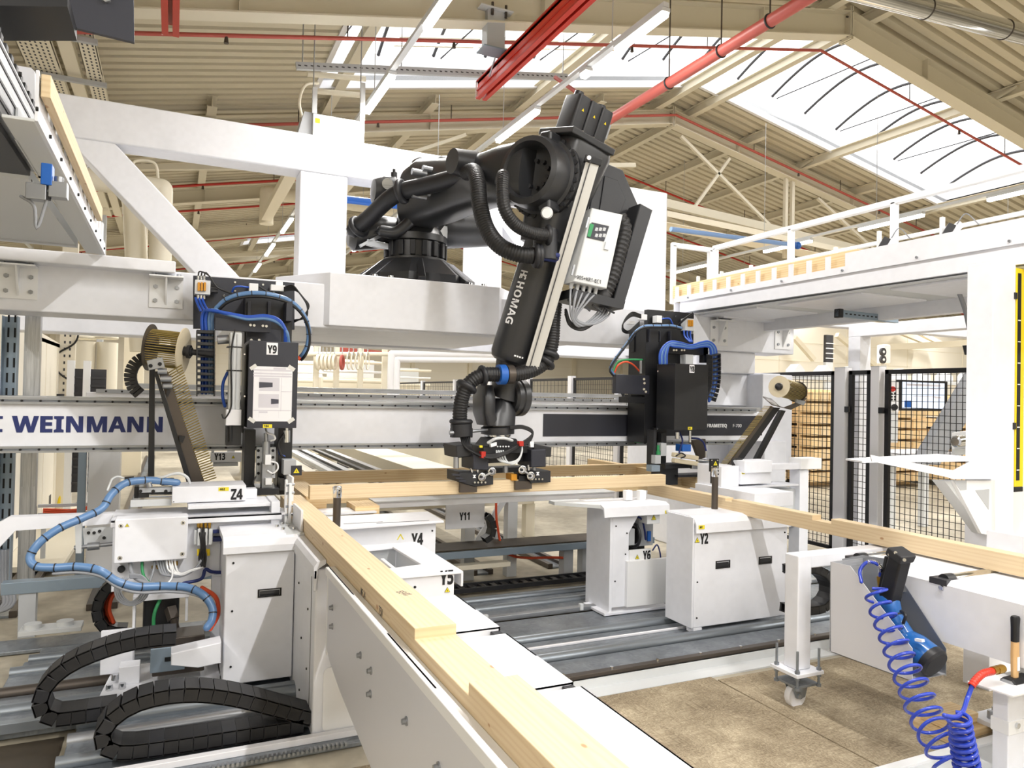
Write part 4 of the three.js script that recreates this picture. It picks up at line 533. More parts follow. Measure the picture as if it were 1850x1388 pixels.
function tag(g, txt, c, w, h) { const p = part(g, 'number_tag', box(c[0], c[0] + w, c[1], c[1] + h, c[2] - 0.001, c[2] + 0.0012, 0), M.signyellow, 'yellow number tag'); part(p, 'lettering', letters(txt, h * 0.62, [c[0] + w * 0.12, c[1] + h * 0.2, c[2] + 0.0013], X, Y, 0.8 * (w / h) / 2.2, bold, 0.0006), M.ink); }
const Zp = (q, z0, z1, b = 0.002) => { const a = atz(q[0], q[3], z1), c = atz(q[2], q[1], z1); return box(a[0], c[0], a[1], c[1], z0, z1, b); };   // survey rectangle, front plane z1, back plane z0
const P9 = (zx, zy, z) => P3(320 + zx / 3.304, 480 + zy / 3.304, z), B9 = (a, b, c, d, z0, z1, r) => Zp([320 + a / 3.304, 480 + b / 3.304, 320 + c / 3.304, 480 + d / 3.304], z0, z1, r);
const P8 = (zx, zy, z) => P3(1080 + zx / 3.855, 540 + zy / 3.855, z), B8 = (a, b, c, d, z0, z1, r) => Zp([1080 + a / 3.855, 540 + b / 3.855, 1080 + c / 3.855, 540 + d / 3.855], z0, z1, r);
function ties(g, pts, r, mt = M.plastic) { const c = curve(pts), n = Math.max(2, Math.round(c.getLength() / 0.09)); const t = []; for (let i = 1; i < n; i++) { const p = c.getPointAt(i / n), d = c.getTangentAt(i / n); t.push(cyl(p.clone().addScaledVector(d, -0.003), p.clone().addScaledVector(d, 0.003), r, r, 10)); } part(g, 'cable_tie', t, mt).userData.kind = 'stuff'; }
thing('nailing_head', 'dark nailing head with taped paper sheet and black on white mark Y9', 'machine', g => {
  const zf = -5.1, zb = -5.5;
  part(g, 'back_plate', polyZ([[349, 499], [531, 512], [531, 596], [349, 594]], -5.68, -5.62), M.anth);
  part(g, 'plate_bolt', [[280, 180], [345, 100], [345, 150], [512, 115], [575, 160]].map(p => bolt(P9(p[0], p[1], -5.62).toArray(), Z, 0.009)), M.chrome).userData.kind = 'stuff';
  part(g, 'carriage', [B9(390, 200, 415, 1000, -5.7, -5.5), B9(400, 205, 690, 470, -5.7, -5.45), B9(395, 980, 470, 1360, -5.6, -5.4), B9(595, 970, 690, 1370, -5.65, -5.42)], M.black);
  parts(g, 'carriage_rib', [B9(420, 215, 440, 300, -5.45, -5.42), B9(540, 215, 560, 300, -5.45, -5.42), B9(650, 215, 690, 330, -5.45, -5.3)], M.anth);
  const hd = part(g, 'head_cover', B9(415, 460, 725, 970, -5.42, zf, 0.004), M.anth); part(g, 'cover_side', B9(398, 462, 412, 975, -5.42, zf - 0.02), M.black);
  for (const [x, y] of [[402, 530], [402, 780]]) part(hd, 'cover_screw', bolt(P9(x, y, zf - 0.015).toArray(), Z, 0.006), M.chrome);
  part(g, 'mark_plate', B9(533, 462, 602, 531, zf - 0.001, zf + 0.001, 0), M.paper); part(g, 'lettering', letters('Y9', 0.052, P9(540, 522, zf + 0.001), X, Y, 0.72), M.ink);
  tag(g, '184', P9(512, 969, zf + 0.001).toArray(), 0.058, 0.024);
  const pp = part(g, 'paper_sheet', B9(450, 608, 690, 930, zf - 0.001, zf + 0.0012, 0), M.paper, 'white paper sheet with two pictures');
  for (const q of [[489, 672, 612, 748], [484, 768, 608, 848]]) part(pp, 'printed_picture', B9(...q, zf, zf + 0.0018, 0), M.pap);
  for (const q of [[489, 695, 570, 730], [560, 795, 606, 828]]) part(pp, 'printed_part', prism('z', [[q[0], q[3]], [q[2], q[3] - 4], [q[2], q[1] + 4], [q[0], q[1]]].map(p => { const w = P9(p[0], p[1], zf); return [w.x, w.y]; }), zf, zf + 0.0022), M.print);
  part(pp, 'printed_line', [[455, 625, 685, 627], [455, 645, 685, 647], [455, 660, 685, 662], [620, 670, 622, 870], [500, 626, 502, 660], [560, 626, 562, 660], [630, 626, 632, 660], [455, 864, 685, 866], [486, 868, 488, 910], [605, 868, 607, 910], [620, 752, 685, 754]].map(q => B9(...q, zf, zf + 0.0016, 0)).concat(B9(575, 612, 650, 620, zf, zf + 0.0016, 0), B9(488, 870, 540, 880, zf, zf + 0.0016, 0)), M.pap).userData.kind = 'stuff';
  for (const [x, y, s] of [[455, 606, 1], [683, 612, -1], [445, 922, -1], [680, 925, 1]]) part(pp, 'tape', bar(P9(x - 18, y + 12 * s, zf + 0.002), P9(x + 18, y - 12 * s, zf + 0.002), 0.024, 0.001, Z, 0), M.tape);
  // valve block
  const vb = part(g, 'valve_block', B9(105, 90, 200, 168, -5.6, -5.5, 0.004), M.lightgrey); part(vb, 'valve_front', [0, 1, 2].map(i => B9(122 + i * 18, 100, 137 + i * 18, 150, -5.5, -5.48)), M.amber); part(vb, 'valve_coil', [0, 1, 2].map(i => B9(200, 108 + i * 18, 245, 122 + i * 18, -5.58, -5.52)), M.plastic); parts(vb, 'air_fitting', [0, 1, 2].flatMap(i => [cyl(P9(126 + i * 18, 90, -5.54), P9(126 + i * 18, 60, -5.54), 0.009), cyl(P9(126 + i * 18, 168, -5.54), P9(126 + i * 18, 200, -5.54), 0.009)]), M.chrome);
  part(g, 'air_line', [0, 1, 2].map(i => tube([P9(126 + i * 18, 62, -5.54), P9(135 + i * 18, 35 + i * 3, -5.5), P9(190, 60, -5.5), P9(240, 130, -5.5), P9(330, 165 + i * 3, -5.48)], 0.005, 30)), M.rubber);
  part(g, 'air_line', [0, 1, 2].map(i => tube([P9(110 + i * 20, 195, -5.54), P9(120 + i * 20, 225, -5.52), P9(140 + i * 22, 270, -5.45)], 0.009, 20)), M.cableblue);
  parts(g, 'small_valve', [B9(430, 108, 485, 160, -5.6, -5.54), B9(560, 118, 645, 148, -5.6, -5.53), B9(590, 98, 632, 118, -5.58, -5.55)], M.bright);
  part(g, 'cable_loop', [0, 1, 2, 3, 4].map(i => tube([P9(640, 130 + i * 5, -5.5), P9(690 + i * 5, 118 + i * 8, -5.45), P9(730 + i * 7, 165 + i * 8, -5.42), P9(775 + i * 3, 240, -5.42), P9(770 - i * 6, 310, -5.44), P9(700, 325 + i * 3, -5.48)], 0.005, 36)), M.rubber);
  part(g, 'cable_loop', [tube([P9(325, 165, -5.55), P9(345, 128, -5.52), P9(430, 130, -5.55)], 0.007, 20)], M.cableblue);
  part(g, 'cable_loop', [tube([P9(485, 125, -5.55), P9(560, 165, -5.5), P9(660, 190, -5.48)], 0.006, 20)], M.rubber);
  // cable guide with blue hoses
  const cg = sep0(g, 'cable_guide');
  for (let i = 0; i < 11; i++) part(cg, 'link', [B9(115, 388 + i * 36, 228, 402 + i * 36, -5.4, -5.3, 0.003), B9(115, 385 + i * 36, 123, 420 + i * 36, -5.4, -5.28), B9(220, 385 + i * 36, 228, 420 + i * 36, -5.4, -5.28)], M.plastic);
  const blues = [[150, M.cableblue, 0.011], [172, M.cableblue, 0.012], [192, M.airblue, 0.011], [210, M.airblue, 0.012]];
  blues.forEach(([x, mt, r], i) => part(g, 'hose', tube([P9(x, 760, -5.36), P9(x, 560, -5.36), P9(x, 400, -5.36), P9(x - 2, 310, -5.35), P9(x + 12, 272 - i * 3, -5.33), P9(x + 50, 268 + i * 4, -5.3), P9(330, 290 + i * 3, -5.27), P9(420, 305 + i * 5, -5.25), P9(530, 300 + i * 6, -5.22), P9(600, 320 + i * 7, -5.2), P9(640 + i * 4, 370 + i * 8, -5.18), P9(645 + i * 7, 460, -5.2)], r, 110), mt));
  const arc = [P9(235, 255, -5.4), P9(290, 205, -5.36), P9(370, 175, -5.32), P9(470, 165, -5.3), P9(580, 178, -5.3), P9(660, 205, -5.32), P9(720, 250, -5.34), P9(765, 315, -5.35), P9(785, 390, -5.36), P9(780, 470, -5.37), P9(755, 525, -5.38), P9(738, 545, -5.4)];
  part(g, 'hose', tube(arc, 0.017, 100, 10), M.airblue); ties(g, arc, 0.0195); part(g, 'hose', tube(arc.map(p => p.clone().add(V(0.005, -0.022, 0.01))), 0.01, 100), M.rubber);
  part(g, 'hose_end', cyl(P9(738, 545, -5.4), P9(722, 560, -5.4), 0.016), M.orangecable);
  part(g, 'cable_arm', [B9(225, 330, 560, 384, -5.34, -5.3), B9(415, 384, 620, 455, -5.46, -5.4)], M.anth); part(g, 'arm_screw', [[438, 355], [460, 357], [512, 360], [533, 362], [443, 445], [490, 445]].map(p => cyl(P9(p[0], p[1], -5.3), P9(p[0], p[1], -5.29), 0.009, 0.009, 10)), M.chrome).userData.kind = 'stuff';
  // lift cylinder
  const lc = part(g, 'lift_cylinder', [B9(302, 402, 388, 950, -5.28, -5.18, 0.006)], M.lightgrey, 'pale aluminium cylinder'); part(lc, 'groove', [B9(330, 410, 336, 860, -5.18, -5.176, 0), B9(352, 410, 357, 860, -5.18, -5.176, 0)], M.grey); part(lc, 'cylinder_head', B9(290, 860, 385, 955, -5.29, -5.17, 0.004), M.clearw); part(lc, 'cylinder_foot', [B9(290, 958, 385, 1075, -5.3, -5.2), cyl(P9(318, 1050, -5.19), P9(318, 950, -5.19), 0.012)], M.black); part(lc, 'cable', tube([P9(345, 385, -5.17), P9(325, 500, -5.165), P9(322, 620, -5.165), P9(325, 760, -5.165), P9(318, 860, -5.165), P9(280, 915, -5.17), P9(268, 890, -5.18)], 0.005, 50), M.rubber); part(lc, 'band', [B9(300, 484, 390, 488, -5.282, -5.176, 0), B9(300, 625, 390, 629, -5.282, -5.176, 0)], M.plastic);
  part(g, 'hose', tube([P9(300, 640, -5.28), P9(275, 700, -5.28), P9(272, 780, -5.28), P9(285, 840, -5.25)], 0.01, 24), M.cableblue); part(g, 'guide_rod', cyl(P9(240, 445, -5.3), P9(310, 440, -5.3), 0.03), M.steel);
  // nail driver below the cover
  part(g, 'driver_plate', [B9(470, 1085, 510, 1290, -5.4, -5.36), B9(550, 1085, 590, 1270, -5.4, -5.36)], M.lightgrey); part(g, 'plate_hole', [1105, 1145, 1185, 1240].flatMap(y => [cyl(P9(485, y, -5.36), P9(485, y, -5.357), 0.01), cyl(P9(572, y, -5.36), P9(572, y, -5.357), 0.01)]), M.dark).userData.kind = 'stuff';
  const dv = part(g, 'nail_driver', [cyl(P9(530, 1180, -5.28), P9(532, 1050, -5.28), 0.026), cyl(P9(532, 1050, -5.28), P9(530, 1000, -5.28), 0.014), B9(505, 1180, 570, 1330, -5.36, -5.26)], M.steel); part(dv, 'driver_valve', [B9(525, 1130, 562, 1190, -5.27, -5.22), B9(527, 1270, 567, 1310, -5.27, -5.22)], M.bright); part(dv, 'driver_tube', [tube([P9(528, 975, -5.3), P9(540, 1000, -5.25), P9(575, 1012, -5.24), P9(585, 1035, -5.24), P9(560, 1045, -5.25)], 0.007, 24), tube([P9(555, 1170, -5.25), P9(595, 1180, -5.24), P9(600, 1215, -5.24), P9(570, 1240, -5.24), P9(540, 1225, -5.25)], 0.006, 24)], M.bright); part(dv, 'driver_cable', [tube([P9(470, 1260, -5.3), P9(455, 1300, -5.28), P9(480, 1345, -5.28), P9(520, 1340, -5.28)], 0.005, 24), tube([P9(640, 1000, -5.3), P9(605, 1060, -5.28), P9(620, 1130, -5.28), P9(640, 1145, -5.3)], 0.008, 24)], M.rubber);
  part(g, 'foot_block', [B9(400, 1330, 610, 1375, -5.5, -5.2), B9(612, 1270, 640, 1345, -5.4, -5.3)], M.plastic);
  part(g, 'side_cylinder', [cyl(P9(655, 1055, -5.3), P9(655, 985, -5.3), 0.022), cyl(P9(655, 985, -5.3), P9(655, 970, -5.3), 0.01)], M.chrome);
  part(g, 'side_block', [B9(635, 1160, 712, 1250, -5.4, -5.28), B9(650, 1250, 690, 1330, -5.4, -5.3)], M.grey); part(g, 'side_wire', tube([P9(605, 1090, -5.35), P9(618, 1130, -5.3), P9(640, 1140, -5.3)], 0.008), M.cableblue);
  warning(g, P9(712, 1228, -5.17).toArray(), 0.024, true);
});
function sep0(g, name) { const s = new THREE.Group(); s.name = name; g.add(s); return s; }
function nailReel(name, label, build) { return thing(name, label, 'nail magazine', build); }
nailReel('nail_magazine', 'tilted nail magazine with a coil of nails beside the lettering', g => {
  const q = (zx, zy, z) => P3(zx / 2.984, 440 + zy / 2.984, z);
  const a = q(808, 560, -5.4), b = q(985, 580, -5.34), d = b.clone().sub(a).normalize();
  part(g, 'reel_disc', lathe([[0.02, 0], [0.155, 0], [0.155, 0.006], [0.02, 0.006]], a, a.clone().add(d), 36), M.brown, 'dark steel reel disc'); part(g, 'reel_disc', lathe([[0.035, 0], [0.155, 0], [0.155, 0.008], [0.035, 0.008]], b, b.clone().add(d), 36), M.bobbin, 'tan reel disc');
  part(g, 'reel_hub', [cyl(a, b.clone().addScaledVector(d, 0.06), 0.03), cyl(b.clone().addScaledVector(d, 0.03), b.clone().addScaledVector(d, 0.05), 0.045), cyl(b, b.clone().addScaledVector(d, 0.2), 0.02)], M.plastic);
  const up = V(0, 1, 0), e = up.clone().addScaledVector(d, -up.dot(d)).normalize(), f = d.clone().cross(e);
  for (let k = 0; k < 46; k++) { const t = k * 0.137, r = 0.12; const o = e.clone().multiplyScalar(r * Math.cos(t)).addScaledVector(f, r * Math.sin(t)); part(g, 'nail', cyl(a.clone().addScaledVector(d, 0.01).add(o), b.clone().addScaledVector(d, -0.004).add(o), 0.0035, 0.0035, 5), M.nail); }
  const s0 = q(905, 700, -5.245), s1 = q(1098, 1284, -5.245), t0 = q(978, 690, -5.2), t1 = q(1166, 1272, -5.2);
  part(g, 'strip_plate', [polyZ([[853 / 2.984, 440 + 690 / 2.984], [905 / 2.984, 440 + 690 / 2.984], [1103 / 2.984, 440 + 1285 / 2.984], [1032 / 2.984, 440 + 1285 / 2.984]], -5.26, -5.245)], M.brown, 'bare steel guide plate');
  part(g, 'guide_bar', [polyZ([[828 / 2.984, 440 + 690 / 2.984], [850 / 2.984, 440 + 690 / 2.984], [1035 / 2.984, 440 + 1285 / 2.984], [1005 / 2.984, 440 + 1285 / 2.984]], -5.27, -5.22)], M.black); part(g, 'support_bar', polyZ([[806 / 2.984, 440 + 660 / 2.984], [836 / 2.984, 440 + 660 / 2.984], [832 / 2.984, 440 + 1262 / 2.984], [798 / 2.984, 440 + 1262 / 2.984]], -5.36, -5.32), M.black);
  part(g, 'reel_clamp', [polyZ([[790 / 2.984, 440 + 632 / 2.984], [875 / 2.984, 440 + 612 / 2.984], [890 / 2.984, 440 + 668 / 2.984], [802 / 2.984, 440 + 685 / 2.984]], -5.2, -5.17, 0.003), cyl(q(850, 690, -5.2), q(900, 690, -5.2), 0.02), cyl(q(865, 730, -5.2), q(925, 730, -5.2), 0.02), cyl(q(880, 770, -5.2), q(930, 770, -5.2), 0.018)], M.steel);
  part(g, 'clamp_screw', [[812, 660], [862, 650]].map(p => cyl(q(p[0], p[1], -5.17), q(p[0], p[1], -5.16), 0.012)), M.dark); parts(g, 'catch', [polyZ([[905 / 2.984, 702], [922 / 2.984, 706], [905 / 2.984, 718], [895 / 2.984, 712]], -5.24, -5.2), polyZ([[965 / 2.984, 787], [998 / 2.984, 789], [985 / 2.984, 800], [968 / 2.984, 798]], -5.24, -5.2)], M.black);
  for (let k = 0; k < 46; k++) { const t = k / 45, m = s0.clone().lerp(s1, t), n = t0.clone().lerp(t1, t).add(V(0, 0.012 + 0.03 * (1 - t), 0)); part(g, 'nail', cyl(m, n, 0.0042, 0.0042, 5), M.nail); }
  const ch = [q(790, 610, -5.5), q(735, 640, -5.5), q(705, 700, -5.5), q(715, 770, -5.5), q(755, 812, -5.5)], inner = curve(ch); for (let k = 0; k < 12; k++) { const t = k / 12, p = inner.getPointAt(t), n = inner.getPointAt(t + 0.081); part(g, 'chain_link', bar(p, n, 0.075, 0.1, Z, 0.004), M.rubber); }
});
thing('nailing_head', 'black nailing head with white mark Y8 on its plain box', 'machine', g => {
  const zf = -5.1; const c0 = P8(540, 450, zf), c1 = P8(762, 915, zf), zs = -5.36;
  const hd = part(g, 'head_cover', box(c0.x, c1.x, c1.y, c0.y, zs, zf, 0.003), M.black); for (const y of [505, 905]) part(hd, 'cover_screw', cyl([c0.x, P8(405, y, zs).y, zs + 0.02], [c0.x - 0.006, P8(405, y, zs).y, zs + 0.02], 0.009), M.chrome);
  const m = P8(638, 515, zf); part(g, 'mark_plate', box(m.x, m.x + 0.052, m.y, m.y + 0.068, zf - 0.001, zf + 0.001, 0), M.paper); part(g, 'lettering', letters('Y8', 0.046, [m.x + 0.005, m.y + 0.01, zf + 0.001], X, Y, 0.62), M.ink); tag(g, '183', P8(628, 912, zf + 0.001).toArray(), 0.044, 0.024);
  part(g, 'back_plate', [B8(250, 205, 325, 370, -5.66, -5.62), B8(345, 100, 670, 330, -5.7, -5.64)], M.black); part(g, 'plate_bolt', [[265, 280], [265, 325], [450, 130], [540, 125]].map(p => bolt(P8(p[0], p[1], -5.62).toArray(), Z, 0.008)), M.chrome).userData.kind = 'stuff';
  part(g, 'carriage', [B8(322, 205, 425, 1005, -5.72, -5.45), B8(388, 215, 580, 470, -5.6, -5.5), B8(385, 900, 480, 1180, -5.5, -5.4)], M.black); parts(g, 'carriage_rib', [B8(360, 210, 366, 300, -5.45, -5.42), B8(430, 225, 440, 300, -5.5, -5.46), B8(505, 225, 515, 300, -5.5, -5.46)], M.anth);
  const sa = part(g, 'side_arm', B8(125, 535, 360, 660, -5.5, -5.44), M.anth); part(sa, 'arm_bolt', [[322, 560], [325, 588], [322, 630], [335, 648]].map(p => cyl(P8(p[0], p[1], -5.44), P8(p[0], p[1], -5.43), 0.011, 0.011, 8)), M.chrome); parts(g, 'arm_block', [B8(210, 685, 330, 725, -5.6, -5.45), B8(230, 670, 310, 690, -5.58, -5.48)], M.black);
  part(g, 'carriage_pad', [B8(290, 745, 322, 782, -5.7, -5.62), B8(290, 962, 318, 1005, -5.7, -5.62)], M.green);
  const vb = part(g, 'valve_block', B8(610, 140, 672, 220, -5.62, -5.55), M.lightgrey); part(vb, 'valve_front', [0, 1, 2].map(i => B8(632 + i * 12, 148, 642 + i * 12, 192, -5.55, -5.535)), M.amber); parts(vb, 'air_fitting', [0, 1, 2].map(i => cyl(P8(640 + i * 12, 222, -5.58), P8(640 + i * 12, 245, -5.58), 0.008)), M.chrome);
  part(g, 'air_line', [0, 1, 2].map(i => tube([P8(600 + i * 22, 225, -5.56), P8(605 + i * 20, 260, -5.54), P8(640 + i * 8, 300, -5.45)], 0.009, 16)), M.cableblue); part(g, 'air_line', [0, 1].map(i => tube([P8(560, 180 + i * 8, -5.55), P8(600, 140 + i * 10, -5.5), P8(660, 98 + i * 6, -5.5)], 0.006, 16)), M.rubber);
  parts(g, 'small_valve', [B8(412, 118, 448, 165, -5.62, -5.55), B8(300, 110, 345, 145, -5.6, -5.55), B8(220, 155, 260, 175, -5.6, -5.55)], M.bright); part(g, 'cable_loop', tube([P8(448, 140, -5.6), P8(500, 140, -5.55), P8(520, 175, -5.55)], 0.008, 18), M.cableblue);
  part(g, 'cable_loop', [0, 1, 2, 3, 4].map(i => tube([P8(300, 110 + i * 6, -5.5), P8(235, 95 + i * 7, -5.46), P8(185 - i * 4, 150 + i * 10, -5.45), P8(170 + i * 6, 220, -5.46), P8(220, 240 - i * 5, -5.5), P8(290, 190 - i * 8, -5.52)], 0.005, 40)), M.rubber);
  const lp = [P8(580, 205, -5.4), P8(520, 190, -5.36), P8(430, 190, -5.34), P8(320, 195, -5.34), P8(270, 225, -5.36), P8(220, 290, -5.4), P8(160, 370, -5.42), P8(110, 440, -5.44), P8(88, 490, -5.46), P8(110, 525, -5.48)]; part(g, 'hose', tube(lp, 0.014, 80), M.airblue); ties(g, lp, 0.017); part(g, 'hose', tube(lp.map(p => p.clone().add(V(-0.012, -0.012, 0.01))), 0.009, 80), M.rubber);
  part(g, 'hose', tube([P8(110, 500, -5.5), P8(140, 440, -5.5), P8(200, 425, -5.5), P8(310, 425, -5.5)], 0.009, 24), M.green); part(g, 'hose', tube([P8(115, 515, -5.5), P8(140, 465, -5.48), P8(190, 440, -5.48), P8(240, 455, -5.48), P8(290, 505, -5.5)], 0.008, 24), M.orangecable); part(g, 'hose_fitting', cyl(P8(300, 430, -5.48), P8(300, 520, -5.48), 0.012), M.steel);
  for (let i = 0; i < 5; i++) part(g, 'hose', tube([P8(432 + i * 12, 450, -5.2), P8(432 + i * 12, 390, -5.2), P8(450 + i * 12, 330 - i * 5 + 14, -5.2), P8(500 + i * 4, 302 + i * 7, -5.2), P8(570, 305 + i * 8, -5.2), P8(650, 325 + i * 5, -5.2), P8(720, 305 + i * 7, -5.2), P8(775, 300 + i * 9, -5.21), P8(818 - i * 8, 340 + i * 6, -5.22), P8(828 - i * 11, 430, -5.24), P8(826 - i * 11, 560, -5.26), P8(805 - i * 8, 660, -5.28), P8(775, 715, -5.3)], 0.011, 110), i % 2 ? M.airblue : M.cableblue);
  const cg = sep0(g, 'cable_guide'), cc = curve([P8(806, 385, -5.22), P8(808, 470, -5.24), P8(806, 560, -5.26), P8(796, 630, -5.28), P8(772, 705, -5.3)]); for (let i = 0; i < 11; i++) { const p = cc.getPointAt(i / 11), n = cc.getPointAt(i / 11 + 0.03), d = n.clone().sub(p).normalize(), s = V(d.y, -d.x, 0).multiplyScalar(-1); part(cg, 'link', [bar(p, n, 0.1, 0.06, Z), bar(p.clone().addScaledVector(s, 0.048), cc.getPointAt(Math.min(1, i / 11 + 0.085)).addScaledVector(s, 0.048), 0.01, 0.075, Z), bar(p.clone().addScaledVector(s, -0.048), cc.getPointAt(Math.min(1, i / 11 + 0.085)).addScaledVector(s, -0.048), 0.01, 0.075, Z)], M.plastic); }
  part(g, 'cable_arm', [B8(470, 335, 770, 380, -5.34, -5.3), B8(480, 380, 600, 450, -5.4, -5.36), B8(735, 335, 765, 445, -5.36, -5.3)], M.black); part(g, 'arm_screw', [[530, 358], [548, 358], [585, 358], [603, 358]].map(p => cyl(P8(p[0], p[1], -5.3), P8(p[0], p[1], -5.29), 0.009, 0.009, 10)), M.chrome).userData.kind = 'stuff'; part(g, 'lift_cylinder', [B8(612, 390, 665, 455, -5.34, -5.26)], M.lightgrey);
  // nailer below the box
  part(g, 'nailer_frame', [B8(385, 915, 410, 1160, -5.4, -5.3), B8(440, 935, 475, 1150, -5.42, -5.34), B8(470, 1145, 790, 1185, -5.4, -5.25), B8(560, 1220, 800, 1245, -5.4, -5.25), B8(440, 1160, 560, 1300, -5.45, -5.3)], M.plastic); part(g, 'guide_block', [B8(400, 1090, 440, 1150, -5.32, -5.26), B8(440, 1005, 480, 1095, -5.34, -5.28)], M.grey); part(g, 'plunger', [cyl(P8(420, 1085, -5.3), P8(420, 1020, -5.3), 0.012), cyl(P8(420, 1085, -5.3), P8(420, 1060, -5.3), 0.02)], M.green);
  const pc = part(g, 'press_cylinder', [bar(P8(525, 1085, -5.2), P8(690, 1110, -5.2), 0.04, 0.06, Z, 0.008), bar(P8(525, 1125, -5.2), P8(690, 1150, -5.2), 0.04, 0.06, Z, 0.008)], M.bobbin, 'pale twin air cylinder'); part(pc, 'rod_end', [bar(P8(650, 1160, -5.2), P8(710, 1165, -5.2), 0.03, 0.06), cyl(P8(690, 1125, -5.2), P8(770, 1130, -5.2), 0.014)], M.chrome); part(pc, 'cylinder_cable', tube([P8(545, 1095, -5.16), P8(580, 1075, -5.15), P8(610, 1095, -5.15), P8(580, 1110, -5.15)], 0.006, 24), M.rubber);
  part(g, 'regulator', [cyl(P8(553, 975, -5.2), P8(553, 930, -5.2), 0.02), cyl(P8(642, 1000, -5.2), P8(642, 920, -5.2), 0.012), cyl(P8(755, 1105, -5.2), P8(755, 1060, -5.2), 0.01)], M.chrome); part(g, 'regulator_block', B8(590, 1015, 650, 1065, -5.3, -5.2), M.blue); part(g, 'wire', [tube([P8(570, 930, -5.25), P8(590, 990, -5.22), P8(575, 1040, -5.22), P8(565, 1080, -5.22)], 0.008, 20), tube([P8(650, 970, -5.25), P8(700, 975, -5.2), P8(735, 1000, -5.2), P8(755, 1060, -5.2)], 0.008, 24)], M.navy); part(g, 'carrier', [polyZ([[1080 + 650 / 3.855, 540 + 985 / 3.855], [1080 + 740 / 3.855, 540 + 975 / 3.855], [1080 + 750 / 3.855, 540 + 1100 / 3.855], [1080 + 700 / 3.855, 540 + 1120 / 3.855]], -5.34, -5.3)], M.brown);
  part(g, 'end_bracket', [B8(375, 1160, 435, 1205, -5.3, -5.22)], M.bluesteel);
});
nailReel('nail_magazine', 'tilted nail magazine with tan reel disc in front of the mesh fence', g => {
  const a = P8(1262, 612, -5.0), b = P8(1385, 648, -5.16), d = b.clone().sub(a).normalize();
  const pl = lathe([[0.036, 0], [0.098, 0], [0.098, 0.008], [0.036, 0.008]], a, a.clone().add(d), 40); part(g, 'reel_disc', pl, M.bobbin, 'tan reel disc'); part(g, 'reel_disc', lathe([[0.02, 0], [0.1, 0], [0.1, 0.006], [0.02, 0.006]], b, b.clone().add(d), 40), M.brown); part(g, 'reel_hub', [cyl(a.clone().addScaledVector(d, -0.012), b, 0.03), ball(a.clone().addScaledVector(d, -0.012), 0.032)], M.plastic);
  const e = V(0, 1, 0).addScaledVector(d, -d.y).normalize(), f = d.clone().cross(e); for (let k = 0; k < 44; k++) { const t = k * 0.143, o = e.clone().multiplyScalar(0.084 * Math.cos(t)).addScaledVector(f, 0.084 * Math.sin(t)); part(g, 'nail', cyl(a.clone().addScaledVector(d, 0.01).add(o), b.clone().add(o), 0.0032, 0.0032, 5), M.nail); }
  part(g, 'reel_guard', [loft([{ c: P8(1180, 690, -5.08), u: d, v: e, w: 0.1, h: 0.004, e: 6 }, { c: P8(1240, 745, -5.04), u: d, v: e, w: 0.1, h: 0.004, e: 6 }, { c: P8(1320, 765, -5.04), u: d, v: e, w: 0.09, h: 0.004, e: 6 }, { c: P8(1400, 730, -5.1), u: d, v: e, w: 0.07, h: 0.004, e: 6 }, { c: P8(1440, 690, -5.14), u: d, v: e, w: 0.05, h: 0.004, e: 6 }])], M.brown); part(g, 'guard_tab', polyZ([[1080 + 1380 / 3.855, 540 + 700 / 3.855], [1080 + 1445 / 3.855, 540 + 715 / 3.855], [1080 + 1430 / 3.855, 540 + 740 / 3.855], [1080 + 1375 / 3.855, 540 + 720 / 3.855]], -5.04, -5.02), M.steel);
  const k = 3.855, pz = (x, y) => [1080 + x / k, 540 + y / k];
  part(g, 'strip_plate', polyZ([pz(1205, 755), pz(1265, 760), pz(985, 1150), pz(915, 1160)], -5.07, -5.05), M.black); part(g, 'strip_edge', polyZ([pz(1205, 750), pz(1220, 755), pz(930, 1160), pz(900, 1160)], -5.05, -5.03), M.brown); part(g, 'support_bar', polyZ([pz(1270, 775), pz(1298, 780), pz(1120, 1120), pz(1088, 1120)], -5.14, -5.1), M.black);
  for (let i = 0; i < 50; i++) { const t = i / 49, m = P8(1215 - 310 * t, 750 + 400 * t, -5.04), n = P8(1155 - 300 * t, 748 + 400 * t, -5.06); part(g, 'nail', cyl(m, n, 0.003, 0.003, 5), M.nail); }
});
